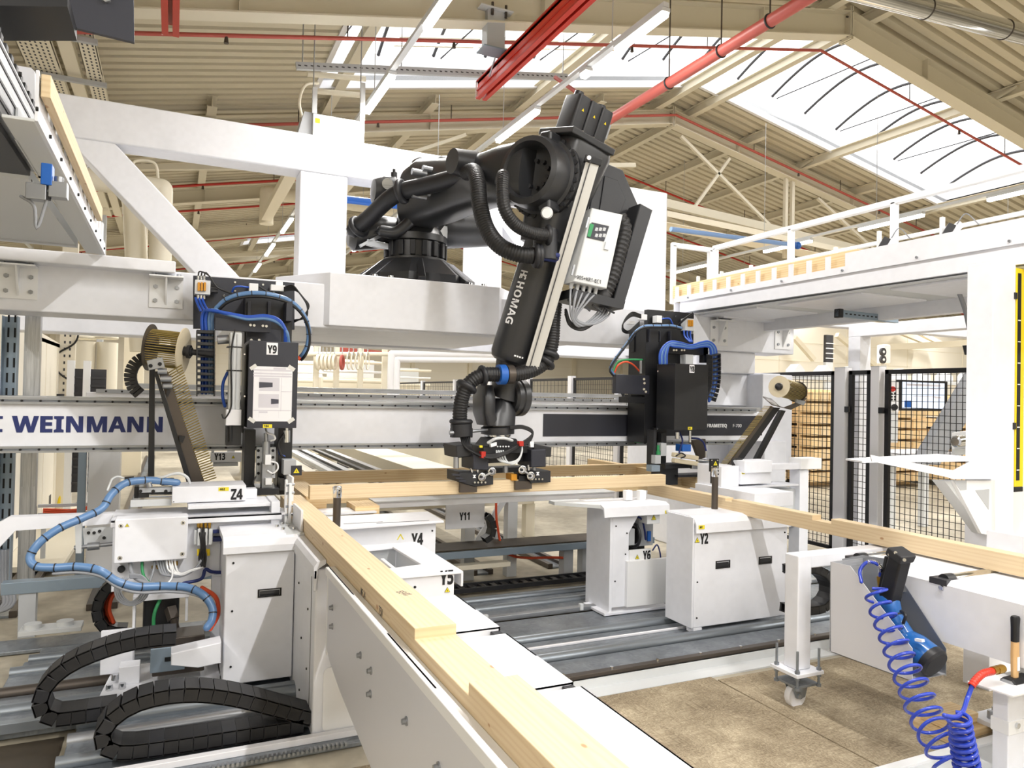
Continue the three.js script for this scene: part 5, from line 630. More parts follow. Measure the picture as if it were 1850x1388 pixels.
// ---------------------------------------------------------------- steel track bed
thing('track_bed', 'galvanised steel track bed with ribs and gear rails in front of cabinet Y2', 'track', g => {
  const x0 = 0.9, x1 = 6.3, rib = (z, r, a = x0, b = x1) => cyl([a, 0.045, z], [b, 0.045, z], r, r, 12);
  part(g, 'edge_angle', [box(x0, x1, 0, 0.01, -3.68, -3.56), box(x0, x1, 0, 0.06, -3.69, -3.68)], M.lightgrey);
  part(g, 'gear_rail', [box(x0, x1, 0.06, 0.085, -3.75, -3.7, 0.004)], M.brown); const b = []; for (let x = x0 + 0.2; x < x1; x += 0.33) b.push(bolt([x, 0.085, -3.725], Y, 0.012, 0.012)); part(g, 'rail_bolt', b, M.chrome).userData.kind = 'stuff';
  for (const [z0, z1] of [[-4.05, -3.76], [-4.42, -4.16], [-4.9, -4.52], [-5.2, -5.02], [-5.42, -5.26], [-5.6, -5.5]]) part(g, 'cover_plate', box(x0, x1, 0.02, 0.045, z0, z1, 0.006), M.galv);
  for (const [z, r] of [[-4.105, 0.042], [-4.47, 0.04], [-5.23, 0.035], [-5.46, 0.035]]) part(g, 'rib', rib(z, r), M.ribsteel); part(g, 'rib', box(x0, x1, 0.045, 0.06, -4.3, -4.28), M.clearw); part(g, 'rib', box(x0, x1, 0.04, 0.075, -4.985, -4.93), M.steel); for (let x = 1.3; x < 6; x += 0.8) part(g, 'lug', box(x, x + 0.03, 0.05, 0.1, -4.95, -4.92), M.lightgrey);
  part(g, 'cable_ladder', [box(1.3, 4.0, 0.03, 0.07, -5.78, -5.76), box(1.3, 4.0, 0.03, 0.07, -5.94, -5.92)].concat(Array.from({ length: 26 }, (_, i) => box(1.35 + i * 0.1, 1.4 + i * 0.1, 0.04, 0.06, -5.93, -5.77))), M.plastic).userData.kind = 'stuff';
});
thing('track_bed', 'galvanised steel track bed with open end under the black drag chains', 'track', g => {
  const P = (z0, z1, y, x0, x1 = 0.88, m = M.galv) => part(g, 'cover_plate', box(x0, x1, 0.005, y, z0, z1, 0.006), m), rib = (z, x0, r, m = M.ribsteel) => part(g, 'rib', cyl([x0, 0.05, z], [0.88, 0.05, z], r, r, 12), m);
  P(-3.75, -3.5, 0.03, -0.42); P(-3.95, -3.76, 0.05, -0.4); P(-4.14, -3.98, 0.04, -0.38); P(-4.4, -4.2, 0.055, -1.4); P(-4.66, -4.5, 0.045, -1.3); P(-5.0, -4.74, 0.05, -0.8); P(-5.2, -5.04, 0.05, -0.76); P(-5.4, -5.26, 0.06, -0.7); P(-5.75, -5.5, 0.03, -1.2);
  rib(-3.75, -0.42, 0.03); rib(-3.965, -0.4, 0.035, M.steel); rib(-4.16, -0.38, 0.045); rib(-4.44, -1.4, 0.04); rib(-4.7, -1.3, 0.035, M.brown); rib(-5.02, -0.8, 0.035); rib(-5.23, -0.74, 0.03); part(g, 'rib', box(-1.4, 0.88, 0.05, 0.1, -4.2, -4.15), M.ribsteel); part(g, 'rib', box(-0.42, 0.88, 0.03, 0.06, -3.6, -3.56), M.clearw); part(g, 'rack', Array.from({ length: 60 }, (_, i) => box(-0.4 + i * 0.02, -0.39 + i * 0.02, 0.03, 0.045, -3.5, -3.47, 0)), M.steel).userData.kind = 'stuff';
  part(g, 'bearing_block', [box(-0.85, -0.5, 0.1, 0.13, -5.7, -5.55), cyl([-0.78, 0.13, -5.62], [-0.78, 0.16, -5.62], 0.05), cyl([-0.6, 0.13, -5.62], [-0.6, 0.16, -5.62], 0.05)], M.lightgrey);
});
function dragChain(name, label, pts, wid, thick, n) {
  thing(name, label, 'cable chain', g => { const c = curve(pts), L = c.getLength(), m = Math.round(L / 0.062); for (let i = 0; i < m; i++) { const p = c.getPointAt(i / m), q = c.getPointAt(Math.min(1, (i + 0.985) / m)); const t = q.clone().sub(p).normalize(), s = V(-t.y, t.x, 0); part(g, 'link', [bar(p.clone().addScaledVector(s, thick * 0.44), q.clone().addScaledVector(s, thick * 0.44), wid, thick * 0.1, s, 0), bar(p.clone().addScaledVector(s, -thick * 0.44), q.clone().addScaledVector(s, -thick * 0.44), wid, thick * 0.1, s, 0), bar(p.clone().add(V(0, 0, wid / 2 - 0.008)), q.clone().add(V(0, 0, wid / 2 - 0.008)), 0.016, thick, s, 0.003), bar(p.clone().add(V(0, 0, -wid / 2 + 0.008)), q.clone().add(V(0, 0, -wid / 2 + 0.008)), 0.016, thick, s, 0.003)], i % 5 ? M.rubber : M.plastic); } });
}
const cz = (pts, z) => pts.map(p => P3(p[0], p[1], z));
dragChain('drag_chain', 'black drag chain curling below the servo motor plate', cz([[318, 1146], [280, 1149], [230, 1158], [175, 1175], [125, 1198], [90, 1228], [76, 1256], [80, 1280], [100, 1290], [150, 1285], [210, 1276]], -4.12), 0.14, 0.07);
dragChain('drag_chain', 'larger black drag chain looping in front of the white corner cabinet', cz([[560, 1290], [500, 1274], [430, 1256], [365, 1247], [300, 1250], [240, 1267], [202, 1293], [186, 1320], [193, 1341], [215, 1348], [300, 1340], [420, 1322], [545, 1303]], -3.72), 0.14, 0.07);
dragChain('drag_chain', 'small black chain arc with orange cables past the grey cable loops', cz([[245, 1040], [205, 1052], [180, 1082], [178, 1115], [195, 1135], [230, 1138]], -5.0), 0.1, 0.06);
solo('power_cable', 'orange power cables inside the small chain arc', 'cable', [0, 1, 2].map(i => tube(cz([[225 + i * 2, 1060], [205 - i * 4, 1075], [197 - i * 4, 1100], [205 - i * 3, 1125]], -5.0 - i * 0.02), 0.012)), M.orangecable);

dragChain('drag_chain', 'black drag chain curl seen through the castor stand', cz([[1425, 1030], [1462, 1026], [1490, 1042], [1498, 1068], [1484, 1092], [1455, 1100], [1420, 1100]], -3.75), 0.12, 0.06);
// ---------------------------------------------------------------- white corner machine with junction box
const Q = (zx, zy, z) => P3(180 + zx / 6.608, 850 + zy / 6.608, z), QB = (a, b, c, d, z0, z1, r) => Zp([180 + a / 6.608, 850 + b / 6.608, 180 + c / 6.608, 850 + d / 6.608], z0, z1, r);
const screwsZ = (g, pts, z, r = 0.006) => part(g, 'screw', pts.map(p => cyl([p[0], p[1], z], [p[0], p[1], z + 0.004], r, r, 10)), M.dark);
function pull(g, x, y, z, w = 0.125, h = 0.045) { const p = part(g, 'recessed_handle', prism('z', rect(x, x + w, y, y + h), z - 0.004, z + 0.006, 0.001, [rect(x + 0.008, x + w - 0.008, y + 0.007, y + h - 0.006)]), M.black); part(p, 'handle_well', prism('x', [[z - 0.001, y + h - 0.005], [z - 0.001, y + 0.006], [z + 0.001, y + 0.006], [z + 0.003, y + 0.018]], x + 0.01, x + w - 0.01), M.plastic); }
thing('corner_cabinet', 'white machine cabinet with single recessed handle beside the loose timber', 'cabinet', g => {
  part(g, 'front_panel', box(0.285, 0.648, 0.1, 0.83, -4.62, -4.25, 0.008), M.white); part(g, 'top_cover', [prism('x', [[-4.66, 0.86], [-4.66, 0.9], [-4.27, 0.9], [-4.235, 0.885], [-4.22, 0.85], [-4.22, 0.815], [-4.235, 0.815], [-4.235, 0.85], [-4.26, 0.875]], 0.27, 0.66)], M.white);
  pull(g, 0.455, 0.56, -4.25); screwsZ(g, [[0.325, 0.76], [0.325, 0.5], [0.325, 0.2]], -4.25);
  part(g, 'side_block', box(0.652, 0.9, 0.03, 0.84, -4.6, -3.62, 0.01), M.white); part(g, 'side_cover', prism('z', [[0.64, 0.8], [0.64, 0.855], [0.655, 0.878], [0.685, 0.886], [0.697, 0.887], [0.697, 0.868], [0.66, 0.845], [0.655, 0.8]], -4.58, -3.6), M.white); part(g, 'cover_lip', box(0.64, 0.655, 0.74, 0.84, -3.615, -3.6), M.white);
  part(g, 'end_plate', box(0.645, 0.9, 0, 0.03, -4.3, -3.52, 0.004), M.white); part(g, 'panel_seam', box(0.6505, 0.653, 0.05, 0.8, -3.72, -3.712, 0), M.slot); part(g, 'screw', [[0.66, -4.1], [0.6, -3.8], [0.4, -3.98], [0.3, -3.8], [0.12, -4.0]].map(p => cyl([0.652, p[0], p[1]], [0.647, p[0], p[1]], 0.006)), M.dark);
  part(g, 'front_hatch', prism('z', rect(0.7, 0.88, 0.05, 0.36, 0.03), -3.62, -3.612), M.bright);
});
thing('junction_unit', 'white machine carriage with closed junction box and valve block under mark Z4', 'machine', g => {
  part(g, 'carriage_beam', [box(-0.29, 0.64, 0.95, 0.965, -5.0, -4.6), box(-0.27, 0.64, 0.62, 0.95, -4.72, -4.66, 0.004)], M.white); part(g, 'beam_lip', box(-0.29, 0.62, 0.925, 0.965, -4.615, -4.6), M.white);
  part(g, 'web_panel', prism('z', [[-0.28, 0.95], [-0.28, 0.56], [0.05, 0.56], [0.28, 0.62], [0.28, 0.95]], -4.66, -4.65), M.white);
  const jb = part(g, 'junction_box', box(-0.265, 0.1, 0.745, 0.985, -4.65, -4.53, 0.006).translate(0, -0.005, 0), M.white, 'closed white junction box'); for (const [x, y] of [[-0.235, 0.945], [0.075, 0.945], [-0.235, 0.77], [0.075, 0.77]]) { const s = part(jb, 'lid_screw', lathe([[0, 0], [0.012, 0], [0.012, 0.002], [0.009, 0.002], [0.008, 0.004], [0, 0.004]], [x, y, -4.53], [x, y, -4.5], 16), M.chrome); part(s, 'screw_slot', cyl([x, y, -4.526], [x, y, -4.5245], 0.005), M.dark); } warning(g, [-0.205, 0.945, -4.529], 0.011);
  const gl = part(g, 'gland_plate', QB(600, 1030, 1005, 1070, -4.62, -4.56), M.plastic); parts(gl, 'cable_gland', [...[690, 715, 745].map(x => cyl(Q(x, 1130, -4.58), Q(x + 12, 1175, -4.58), 0.009)), ...[805, 830, 855, 890, 915].map(x => cyl(Q(x, 1085, -4.58), Q(x, 1135, -4.58), 0.009)), cyl(Q(365, 1110, -4.58), Q(368, 1150, -4.58), 0.011), cyl(Q(508, 1110, -4.58), Q(508, 1145, -4.58), 0.009), cyl(Q(643, 1140, -4.58), Q(643, 1175, -4.58), 0.01)], M.brass);
  part(g, 'cable', [690, 720, 750, 780].map((x, i) => tube([Q(x, 1060, -4.58), Q(x + 20, 1170, -4.56), Q(x + 60, 1240 + i * 5, -4.54), Q(930, 1255 + i * 6, -4.53), Q(1080, 1210 + i * 4, -4.55), Q(1190, 1110, -4.58), Q(1200 + i * 28, 950, -4.62)], 0.006, 50)), M.graycable); part(g, 'cable', [800, 835, 865, 900].map((x, i) => tube([Q(x, 1060, -4.57), Q(x + 5, 1130, -4.55), Q(x + 30, 1200, -4.54), Q(970, 1250 - i * 6, -4.53), Q(1100, 1200 - i * 4, -4.55), Q(1230, 1160, -4.57)], 0.005, 50)), M.bright);
  part(g, 'cable', tube([Q(365, 1060, -4.58), Q(372, 1180, -4.56), Q(420, 1280, -4.52), Q(560, 1345, -4.48), Q(640, 1360, -4.46)], 0.011, 30), M.graycable); part(g, 'cable', tube([Q(508, 1060, -4.58), Q(508, 1180, -4.56), Q(530, 1270, -4.54), Q(580, 1330, -4.5)], 0.008, 30), M.green, 'green earth cable'); part(g, 'cable', tube([Q(660, 1075, -4.58), Q(640, 1200, -4.56), Q(600, 1330, -4.52)], 0.007), M.graycable); part(g, 'cable', [0, 1].map(i => tube([Q(840, 1110, -4.56), Q(870, 1200, -4.53), Q(860, 1290, -4.52), Q(810 + i * 12, 1350, -4.5)], 0.005, 20)), M.bright);
  part(g, 'cable', tube([Q(1480, 1220, -4.6), Q(1330, 1210, -4.59), Q(1265, 1180, -4.59), Q(1220, 1290, -4.57), Q(1000, 1350, -4.55)], 0.01, 30), M.navy, 'dark blue cable'); part(g, 'port', cyl(Q(258, 1180, -4.65), Q(258, 1180, -4.63), 0.02), M.dark);
  const vb = part(g, 'valve_block', [QB(1125, 715, 1165, 890, -4.65, -4.6), QB(1165, 700, 1205, 900, -4.65, -4.58), QB(1250, 700, 1290, 900, -4.65, -4.58), QB(1300, 700, 1350, 890, -4.65, -4.59)], M.lightgrey); parts(vb, 'air_fitting', [1180, 1215, 1265, 1310].map(x => cyl(Q(x, 690, -4.61), Q(x, 620, -4.61), 0.009)), M.brass); parts(vb, 'air_fitting', [1180, 1260, 1300].map(x => cyl(Q(x, 940, -4.61), Q(x, 1020, -4.6), 0.008)), M.yellow); parts(vb, 'plug_connector', [QB(1355, 715, 1480, 755, -4.64, -4.6), QB(1355, 795, 1475, 855, -4.64, -4.6)], M.navy); part(vb, 'air_line', [0, 1, 2, 3].map(i => tube([Q(1170 + i * 40, 690, -4.6), Q(1200 + i * 18, 770, -4.58), Q(1215 + i * 14, 920, -4.58), Q(1190 + i * 25, 1060, -4.59), Q(1225 + i * 10, 1150, -4.58)], 0.006, 24)), M.rubber);
  const zb = part(g, 'cover_box', box(0.015, 0.425, 1.025, 1.12, -5.0, -4.75, 0.004), M.white); screwsZ(zb, [[0.025, 1.035]], -4.75, 0.003); part(g, 'lettering', letters('Z4', 0.062, [0.338, 1.035, -4.75], X, Y, 0.72), M.ink); tag(g, '462', [0.268, 1.088, -4.749], 0.058, 0.022); part(g, 'carriage_plate', QB(365, 340, 860, 440, -4.82, -4.8), M.lightgrey); part(g, 'guide_carriage', [QB(460, 215, 870, 330, -4.95, -4.84), QB(410, 195, 465, 335, -4.98, -4.88)], M.plastic); part(g, 'guide_top', QB(470, 200, 870, 270, -4.84, -4.82), M.grey); part(g, 'plate_hole', [488, 640, 790].map(x => cyl(Q(x, 250, -4.82), Q(x, 250, -4.815), 0.01)), M.dark).userData.kind = 'stuff'; part(g, 'piston_rod', cyl(Q(590, 302, -4.83), Q(870, 300, -4.83), 0.012), M.chrome);
  part(g, 'connector', [cyl(Q(330, 155, -4.8), Q(620, 140, -4.8), 0.014), cyl(Q(400, 100, -4.82), Q(650, 95, -4.82), 0.012), cyl(Q(580, 150, -4.8), Q(600, 200, -4.8), 0.016)], M.steel); part(g, 'plug', cyl(Q(300, 105, -4.82), Q(410, 98, -4.82), 0.014), M.plastic); part(g, 'signal_cable', [tube([Q(650, 95, -4.82), Q(760, 80, -4.8), Q(860, 45, -4.8), Q(970, 40, -4.8), Q(1050, 90, -4.8), Q(1075, 150, -4.82)], 0.008, 40), tube([Q(300, 100, -4.82), Q(220, 75, -4.82), Q(150, 105, -4.8), Q(115, 180, -4.78), Q(95, 240, -4.75)], 0.006, 30)], M.lightgrey);
  part(g, 'clamp_box', [QB(735, 110, 890, 185, -4.95, -4.85)], M.plastic); part(g, 'side_box', box(0.43, 0.5, 1.02, 1.08, -4.95, -4.85), M.white); const fr = part(g, 'end_frame', [box(0.56, 0.61, 0.88, 1.03, -4.9, -4.62, 0.003), box(0.1, 0.56, 1.0, 1.02, -4.95, -4.65)], M.white); part(fr, 'foot_screw', [[0.58, -4.5], [0.64, -4.5], [0.6, -4.4], [0.66, -4.4], [0.62, -4.58]].map(p => bolt([p[0], 0.9, p[1]], Y, 0.012, 0.012)), M.chrome).userData.kind = 'stuff';
  part(g, 'deck', box(0.6, 0.7, 0.88, 0.9, -5.1, -4.26), M.lightgrey);
  // stop plates against the timber
  for (const [q, z0, z1] of [[[0.655, 0.672, 0.9, 1.14], -4.62, -4.58], [[0.636, 0.65, 0.9, 1.16], -4.64, -4.6]]) part(g, 'stop_bar', box(q[0], q[1], q[2], q[3], z0, z1, 0.003), M.bright); part(g, 'stop_plate', box(0.682, 0.697, 0.9, 1.02, -4.6, -4.3, 0.003), M.clearw); part(g, 'stop_plate', box(0.68, 0.694, 1.02, 1.17, -4.82, -4.66, 0.003), M.bright); part(g, 'spacer', [0.95, 1.0, 1.08, 1.13].map(y => cyl([0.64, y, -4.6], [0.69, y, -4.62], 0.008)), M.steel); parts(g, 'fence_plate', [box(0.56, 0.6, 0.9, 1.0, -4.78, -4.75), box(0.6, 0.64, 0.9, 0.98, -4.7, -4.68)], M.lightgrey);
  // servo below
  part(g, 'servo_frame', [box(-0.16, 0.12, 0.5, 0.53, -4.72, -4.62), box(-0.17, -0.155, 0.15, 0.53, -4.7, -4.62), box(0.1, 0.115, 0.36, 0.53, -4.66, -4.63)], M.white); part(g, 'servo_motor', box(-0.12, 0.07, 0.26, 0.5, -4.95, -4.7, 0.02), M.plastic); part(g, 'servo_plug', [bar(Q(0, 0, -4.62).set(0.02, 0.44, -4.66), V(0.04, 0.38, -4.62), 0.05, 0.05), cyl([0.04, 0.39, -4.62], [0.06, 0.3, -4.62], 0.02)], M.brown); part(g, 'earth_cable', tube([[-0.03, 0.5, -4.66], [-0.06, 0.42, -4.62], [-0.06, 0.32, -4.62]], 0.01), M.green); part(g, 'chain_tray', prism('z', [[0.03, 0.33], [0.27, 0.36], [0.27, 0.25], [0.16, 0.24], [0.03, 0.27]], -4.3, -4.18, 0.004), M.white); parts(g, 'side_plate', [box(-0.32, -0.16, 0.12, 0.36, -4.62, -4.6), box(0.24, 0.3, 0.1, 0.6, -4.7, -4.65)], M.white);
  const sp = part(g, 'gear_plate', box(-0.07, 0.1, 0.17, 0.3, -4.4, -4.385, 0.004), M.bluesteel, 'blue zinc plate with square hole'); part(sp, 'plate_hole', box(0.0, 0.03, 0.225, 0.248, -4.386, -4.383, 0), M.dark); part(g, 'gear_housing', [box(-0.06, 0.2, 0.14, 0.34, -4.6, -4.41, 0.006), cyl([0.1, 0.27, -4.45], [0.28, 0.27, -4.45], 0.025)], M.brown); part(g, 'base_plate', [prism('y', [[-0.3, -4.34], [0.28, -4.3], [0.28, -4.75], [-0.26, -4.75]], 0.09, 0.105), box(-0.22, -0.12, 0.105, 0.2, -4.55, -4.45)], M.white); part(g, 'base_bolt', [[-0.24, -4.5], [-0.26, -4.4], [-0.2, -4.4], [-0.17, -4.5], [-0.15, -4.5]].map(p => bolt([p[0], p[1] > -4.45 ? 0.105 : 0.12, p[1]], Y, 0.018, 0.03)), M.chrome).userData.kind = 'stuff';
  part(g, 'cable_loop', [0, 1, 2, 3].map(i => tube([P3(222 + i * 3, 1045, -4.5), P3(208 + i * 3, 1062, -4.48), P3(214 + i * 3, 1085 - i * 2, -4.47), P3(237, 1094 - i * 2, -4.47), P3(262 - i * 3, 1082 - i * 2, -4.47), P3(270 - i * 3, 1058, -4.48), P3(255, 1040 + i * 2, -4.5), P3(235, 1038 + i * 2, -4.5)], 0.005, 50)), M.graycable);
});
const hz = [[320, 872, -4.82], [262, 868, -4.8], [225, 874, -4.76], [200, 895, -4.7], [185, 918, -4.66], [150, 936, -4.6], [105, 956, -4.54], [70, 982, -4.5], [54, 1008, -4.48], [62, 1022, -4.46], [95, 1026, -4.44], [140, 1024, -4.42], [180, 1031, -4.4], [210, 1050, -4.4], [245, 1060, -4.4], [300, 1059, -4.42], [340, 1062, -4.4], [368, 1076, -4.36], [384, 1100, -4.33], [382, 1122, -4.3], [374, 1134, -4.27]].map(p => P3(...p));
thing('air_hose', 'thick pale blue air hose with black ties curving before the junction box', 'hose', g => { part(g, 'hose', tube(hz, 0.021, 160, 12), M.airblue); ties(g, hz, 0.0235); part(g, 'side_cable', tube(hz.slice(10).map((p, i) => p.clone().add(V(0.006, -0.03 + Math.max(0, i - 6) * 0.008, 0.006))), 0.009, 100), M.graycable); });
solo('power_cable', 'orange cable dropping beside the pale blue hose into the tray', 'cable', tube([P3(365, 1062, -4.5), P3(390, 1080, -4.42), P3(394, 1110, -4.36), P3(380, 1137, -4.28)], 0.012), M.orangecable);
thing('support_bracket', 'white angled bracket arm reaching out past the junction box', 'arm', g => { const z = -4.85; part(g, 'arm_tube', polyZ([[-60, 1010], [-40, 965], [18, 933], [212, 926], [212, 944], [30, 957], [-20, 1010]], z - 0.08, z), M.white); const b = [[138, 936], [215, 934], [215, 1000], [138, 1000]].map(p => P3(...p, -4.7)); part(g, 'clamp_plate', [polyZ([[136, 935], [148, 935], [148, 998], [138, 998]], -4.74, -4.68), polyZ([[150, 955], [212, 952], [208, 985], [152, 985]], -4.85, -4.83)], M.lightgrey); part(g, 'clamp_rod', [cyl(P3(134, 990, -4.7), P3(212, 982, -4.7), 0.012), cyl(P3(158, 988, -4.7), P3(180, 986, -4.7), 0.022)], M.steel); part(g, 'plate_hole', [[160, 963], [170, 963], [188, 972], [180, 960]].map(p => cyl(P3(...p, -4.83), P3(...p, -4.826), 0.009)), M.dark).userData.kind = 'stuff'; });

// ---------------------------------------------------------------- timbers
const notched = (x0, x1, y0, y1, z0, z1, cuts) => { const p = [[z0, y0], [z1, y0], [z1, y1]]; for (const [a, b, d] of cuts) p.push([b, y1], [b, y1 - d], [a, y1 - d], [a, y1]); p.push([z0, y1]); return prism('x', p, x0, x1, 0.0015); };
thing('loose_timber', 'long pale timber with a shallow notch lying on the near conveyor', 'timber', g => { part(g, 'timber', notched(0.7, 0.838, 0.87, 0.972, -5.3, -0.5, [[-2.19, -1.735, 0.034]]), M.pine, null, 'z'); part(g, 'pencil_mark', letters('MF 24', 0.026, [0.6995, 0.9, -2.9], [0, 0, 1], Y, 0.8, regular, 0.0004), M.print, 'pencilled letters'); part(g, 'pencil_mark', letters('75V', 0.03, [0.6995, 0.9, -2.62], [0, 0, 1], Y, 0.8, regular, 0.0004), M.print); part(g, 'pencil_mark', letters('EEVII', 0.03, [0.76, 0.9722, -2.62], [0.3, 0, 0.95], [0.95, 0, -0.3], 0.7, regular, 0.0004), M.print); });
solo('notched_timber', 'long pale timber with two small notches on the roller conveyor past Y2', 'timber', notched(3.81, 3.89, 0.86, 0.96, -5.35, -1.2, [[-3.52, -3.37, 0.03], [-4.35, -4.28, 0.02]]), M.pine, null, 'z');
solo('held_timber', 'pale stud held by the robot gripper above both long timbers', 'timber', box(0.85, 3.745, 0.978, 1.068, -5.07, -5.0, 0.0015), M.pine, null, 'x');
solo('frame_stud', 'stud farther back across the frame, topmost behind the gripper', 'timber', box(0.9, 4.6, 0.93, 1.03, -6.3, -6.23, 0.0015), M.pine2, null, 'x');
solo('frame_stud', 'low stud across the frame just behind the held stud', 'timber', box(0.86, 4.4, 0.87, 0.965, -5.58, -5.5, 0.0015), M.pine2, null, 'x');
solo('frame_plate', 'short timber joining the studs beside the warning sign', 'timber', box(0.86, 1.0, 0.87, 0.97, -6.22, -5.2, 0.0015), M.pine2, null, 'z');
solo('frame_plate', 'timber closing the stud frame past the gripper', 'timber', box(4.3, 4.38, 0.9, 1.0, -7.2, -5.3, 0.0015), M.pine2, null, 'z');
solo('support_block', 'short square timber block under the held stud beside the steel bar', 'block', box(1.16, 1.33, 0.83, 0.915, -5.3, -5.02, 0.0015), M.pine2, null, 'z');

// ---------------------------------------------------------------- near conveyor under the loose timber
thing('near_conveyor', 'white conveyor frame with bolted side plate carrying the loose timber', 'conveyor', g => {
  part(g, 'side_plate', prism('x', [[-3.39, 0.9], [-0.4, 0.9], [-0.4, 0.05], [-2.4, 0.36], [-3.1, 0.45], [-3.33, 0.5], [-3.39, 0.53]], 0.668, 0.674), M.sideplate, 'pale side plate'); part(g, 'top_rail', box(0.655, 0.7, 0.865, 0.9, -3.4, -0.4, 0.004), M.bright); part(g, 'rail_end', box(0.668, 0.682, 0.5, 0.89, -3.42, -3.39), M.bright);
  for (const p of [[601, 1098], [601, 1132], [652, 1184], [671, 1212], [670, 1254], [735, 1303], [793, 1386]]) { const q = atx(p[0], p[1], 0.668); part(g, 'bolt', [cyl(q, V(...q).add(V(-0.004, 0, 0)), 0.014), bolt(V(...q).add(V(-0.004, 0, 0)).toArray(), [-1, 0, 0], 0.01, 0.012)], M.steel); }
  for (const [z0, z1, y] of [[-2.97, -2.5, 0.838], [-2.44, -1.95, 0.832], [-1.9, -0.5, 0.838]]) part(g, 'cover_plate', [box(0.7, 1.13, y - 0.006, y, z0, z1, 0), box(1.124, 1.13, y - 0.03, y, z0, z1, 0), box(0.85, 1.13, y - 0.03, y, z1 - 0.004, z1, 0)], M.white);
  part(g, 'lip', [box(1.09, 1.128, 0.79, 0.826, -2.5, -2.44), box(1.09, 1.128, 0.79, 0.826, -1.95, -1.9)], M.plastic); part(g, 'under_beam', box(0.7, 1.05, 0.5, 0.8, -3.1, -0.5), M.lightgrey);
  for (const z of [-1.2]) part(g, 'leg', box(0.72, 0.82, 0.013, 0.5, z - 0.05, z + 0.05), M.bright);
});
const Yz = (zx, zy, z) => P3(520 + zx / 5.78, 820 + zy / 5.78, z);
thing('clamp_unit', 'low white unit with open square top marked Y5', 'machine', g => {
  const p = [[0.845, -3.95], [1.26, -3.95], [1.26, -3.222], [0.845, -3.222]], h = [[0.88, -3.82], [1.1, -3.86], [1.12, -3.42], [0.9, -3.38]];
  part(g, 'top_plate', prism('y', p, 0.86, 0.872, 0.002, [h]), M.white); part(g, 'front_panel', box(0.845, 1.222, 0.6, 0.858, -3.26, -3.235, 0.004), M.white); part(g, 'end_lip', box(1.25, 1.262, 0.8, 0.866, -3.8, -3.222), M.white); part(g, 'inner_wall', [box(1.13, 1.14, 0.62, 0.858, -3.9, -3.3), box(0.86, 1.13, 0.62, 0.858, -3.92, -3.9)], M.lightgrey); part(g, 'inner_stop', box(0.99, 1.01, 0.66, 0.85, -3.7, -3.46), M.bright); part(g, 'body', box(0.86, 1.2, 0.3, 0.6, -3.9, -3.25, 0.004), M.white);
  part(g, 'lettering', letters('Y5', atz(796, 1032, -3.235)[1] - atz(796, 1057, -3.235)[1], atz(795, 1057, -3.235), X, Y, 0.66), M.ink); warning(g, atz(808, 1067, -3.234), 0.014); screwsZ(g, [[1.03, 0.815]], -3.235);
});
thing('clamp_unit', 'low white unit with slotted top marked Y4', 'machine', g => {
  part(g, 'top_plate', prism('y', [[0.845, -4.95], [1.66, -4.95], [1.64, -4.56], [0.845, -4.5]], 0.855, 0.87, 0.002), M.white); part(g, 'front_panel', box(0.845, 1.6, 0.55, 0.853, -4.66, -4.6, 0.004), M.white); part(g, 'slot', [box(1.2, 1.55, 0.8705, 0.8712, -4.6, -4.59, 0), box(1.0, 1.25, 0.8705, 0.8712, -4.64, -4.632, 0)], M.slot); part(g, 'rear_plate', box(0.86, 1.3, 0.87, 0.885, -5.2, -4.98), M.white); part(g, 'body', box(0.86, 1.55, 0.2, 0.55, -4.9, -4.65), M.lightgrey);
  part(g, 'lettering', letters('Y4', 0.075, [1.435, 0.715, -4.6], X, Y, 0.66), M.ink); const t = [1.36, 0.76, -4.599]; part(g, 'warning_sign', [bar([1.34, 0.755, -4.599], [1.36, 0.79, -4.599], 0.006, 0.002, Z, 0), bar([1.36, 0.79, -4.599], [1.38, 0.755, -4.599], 0.006, 0.002, Z, 0)], M.signyellow); screwsZ(g, [[1.575, 0.8]], -4.6);
});
function guidePost(label, x, z, y0, y1) { thing('guide_post', label, 'post', g => { part(g, 'rod', cyl([x, y0, z], [x, y1 - 0.07, z], 0.024, 0.024, 20), M.brown); const c = part(g, 'cap', lathe([[0, 0], [0.026, 0], [0.028, 0.004], [0.028, 0.064], [0.02, 0.07], [0, 0.07]], [x, y1 - 0.07, z], [x, y1, z], 20), M.chrome); part(c, 'cap_screw', [0.02, 0.045].map(d => cyl([x + 0.006, y1 - 0.07 + d, z + 0.02], [x + 0.007, y1 - 0.07 + d, z + 0.0295], 0.005)), M.dark); }, 'guide posts for the long timbers'); }
guidePost('short round guide post with bright cap beside the loose timber', 0.94, -4.56, 0.87, 1.12); guidePost('short round guide post with bright cap on top of cabinet Y2', 3.735, -4.38, 0.876, 1.19);
thing('steel_bar', 'worn white steel rest bar under the held stud', 'bar', g => { const p = [atz(668, 903, -5.25), atz(668, 917, -5.25), atz(1060, 903, -5.25), atz(1060, 892, -5.25)]; part(g, 'bar', box(1.35, 3.4, 0.86, 0.905, -5.3, -5.24, 0.004), M.white); part(g, 'top_flange', box(1.35, 3.4, 0.905, 0.912, -5.42, -5.23), M.lightgrey); });
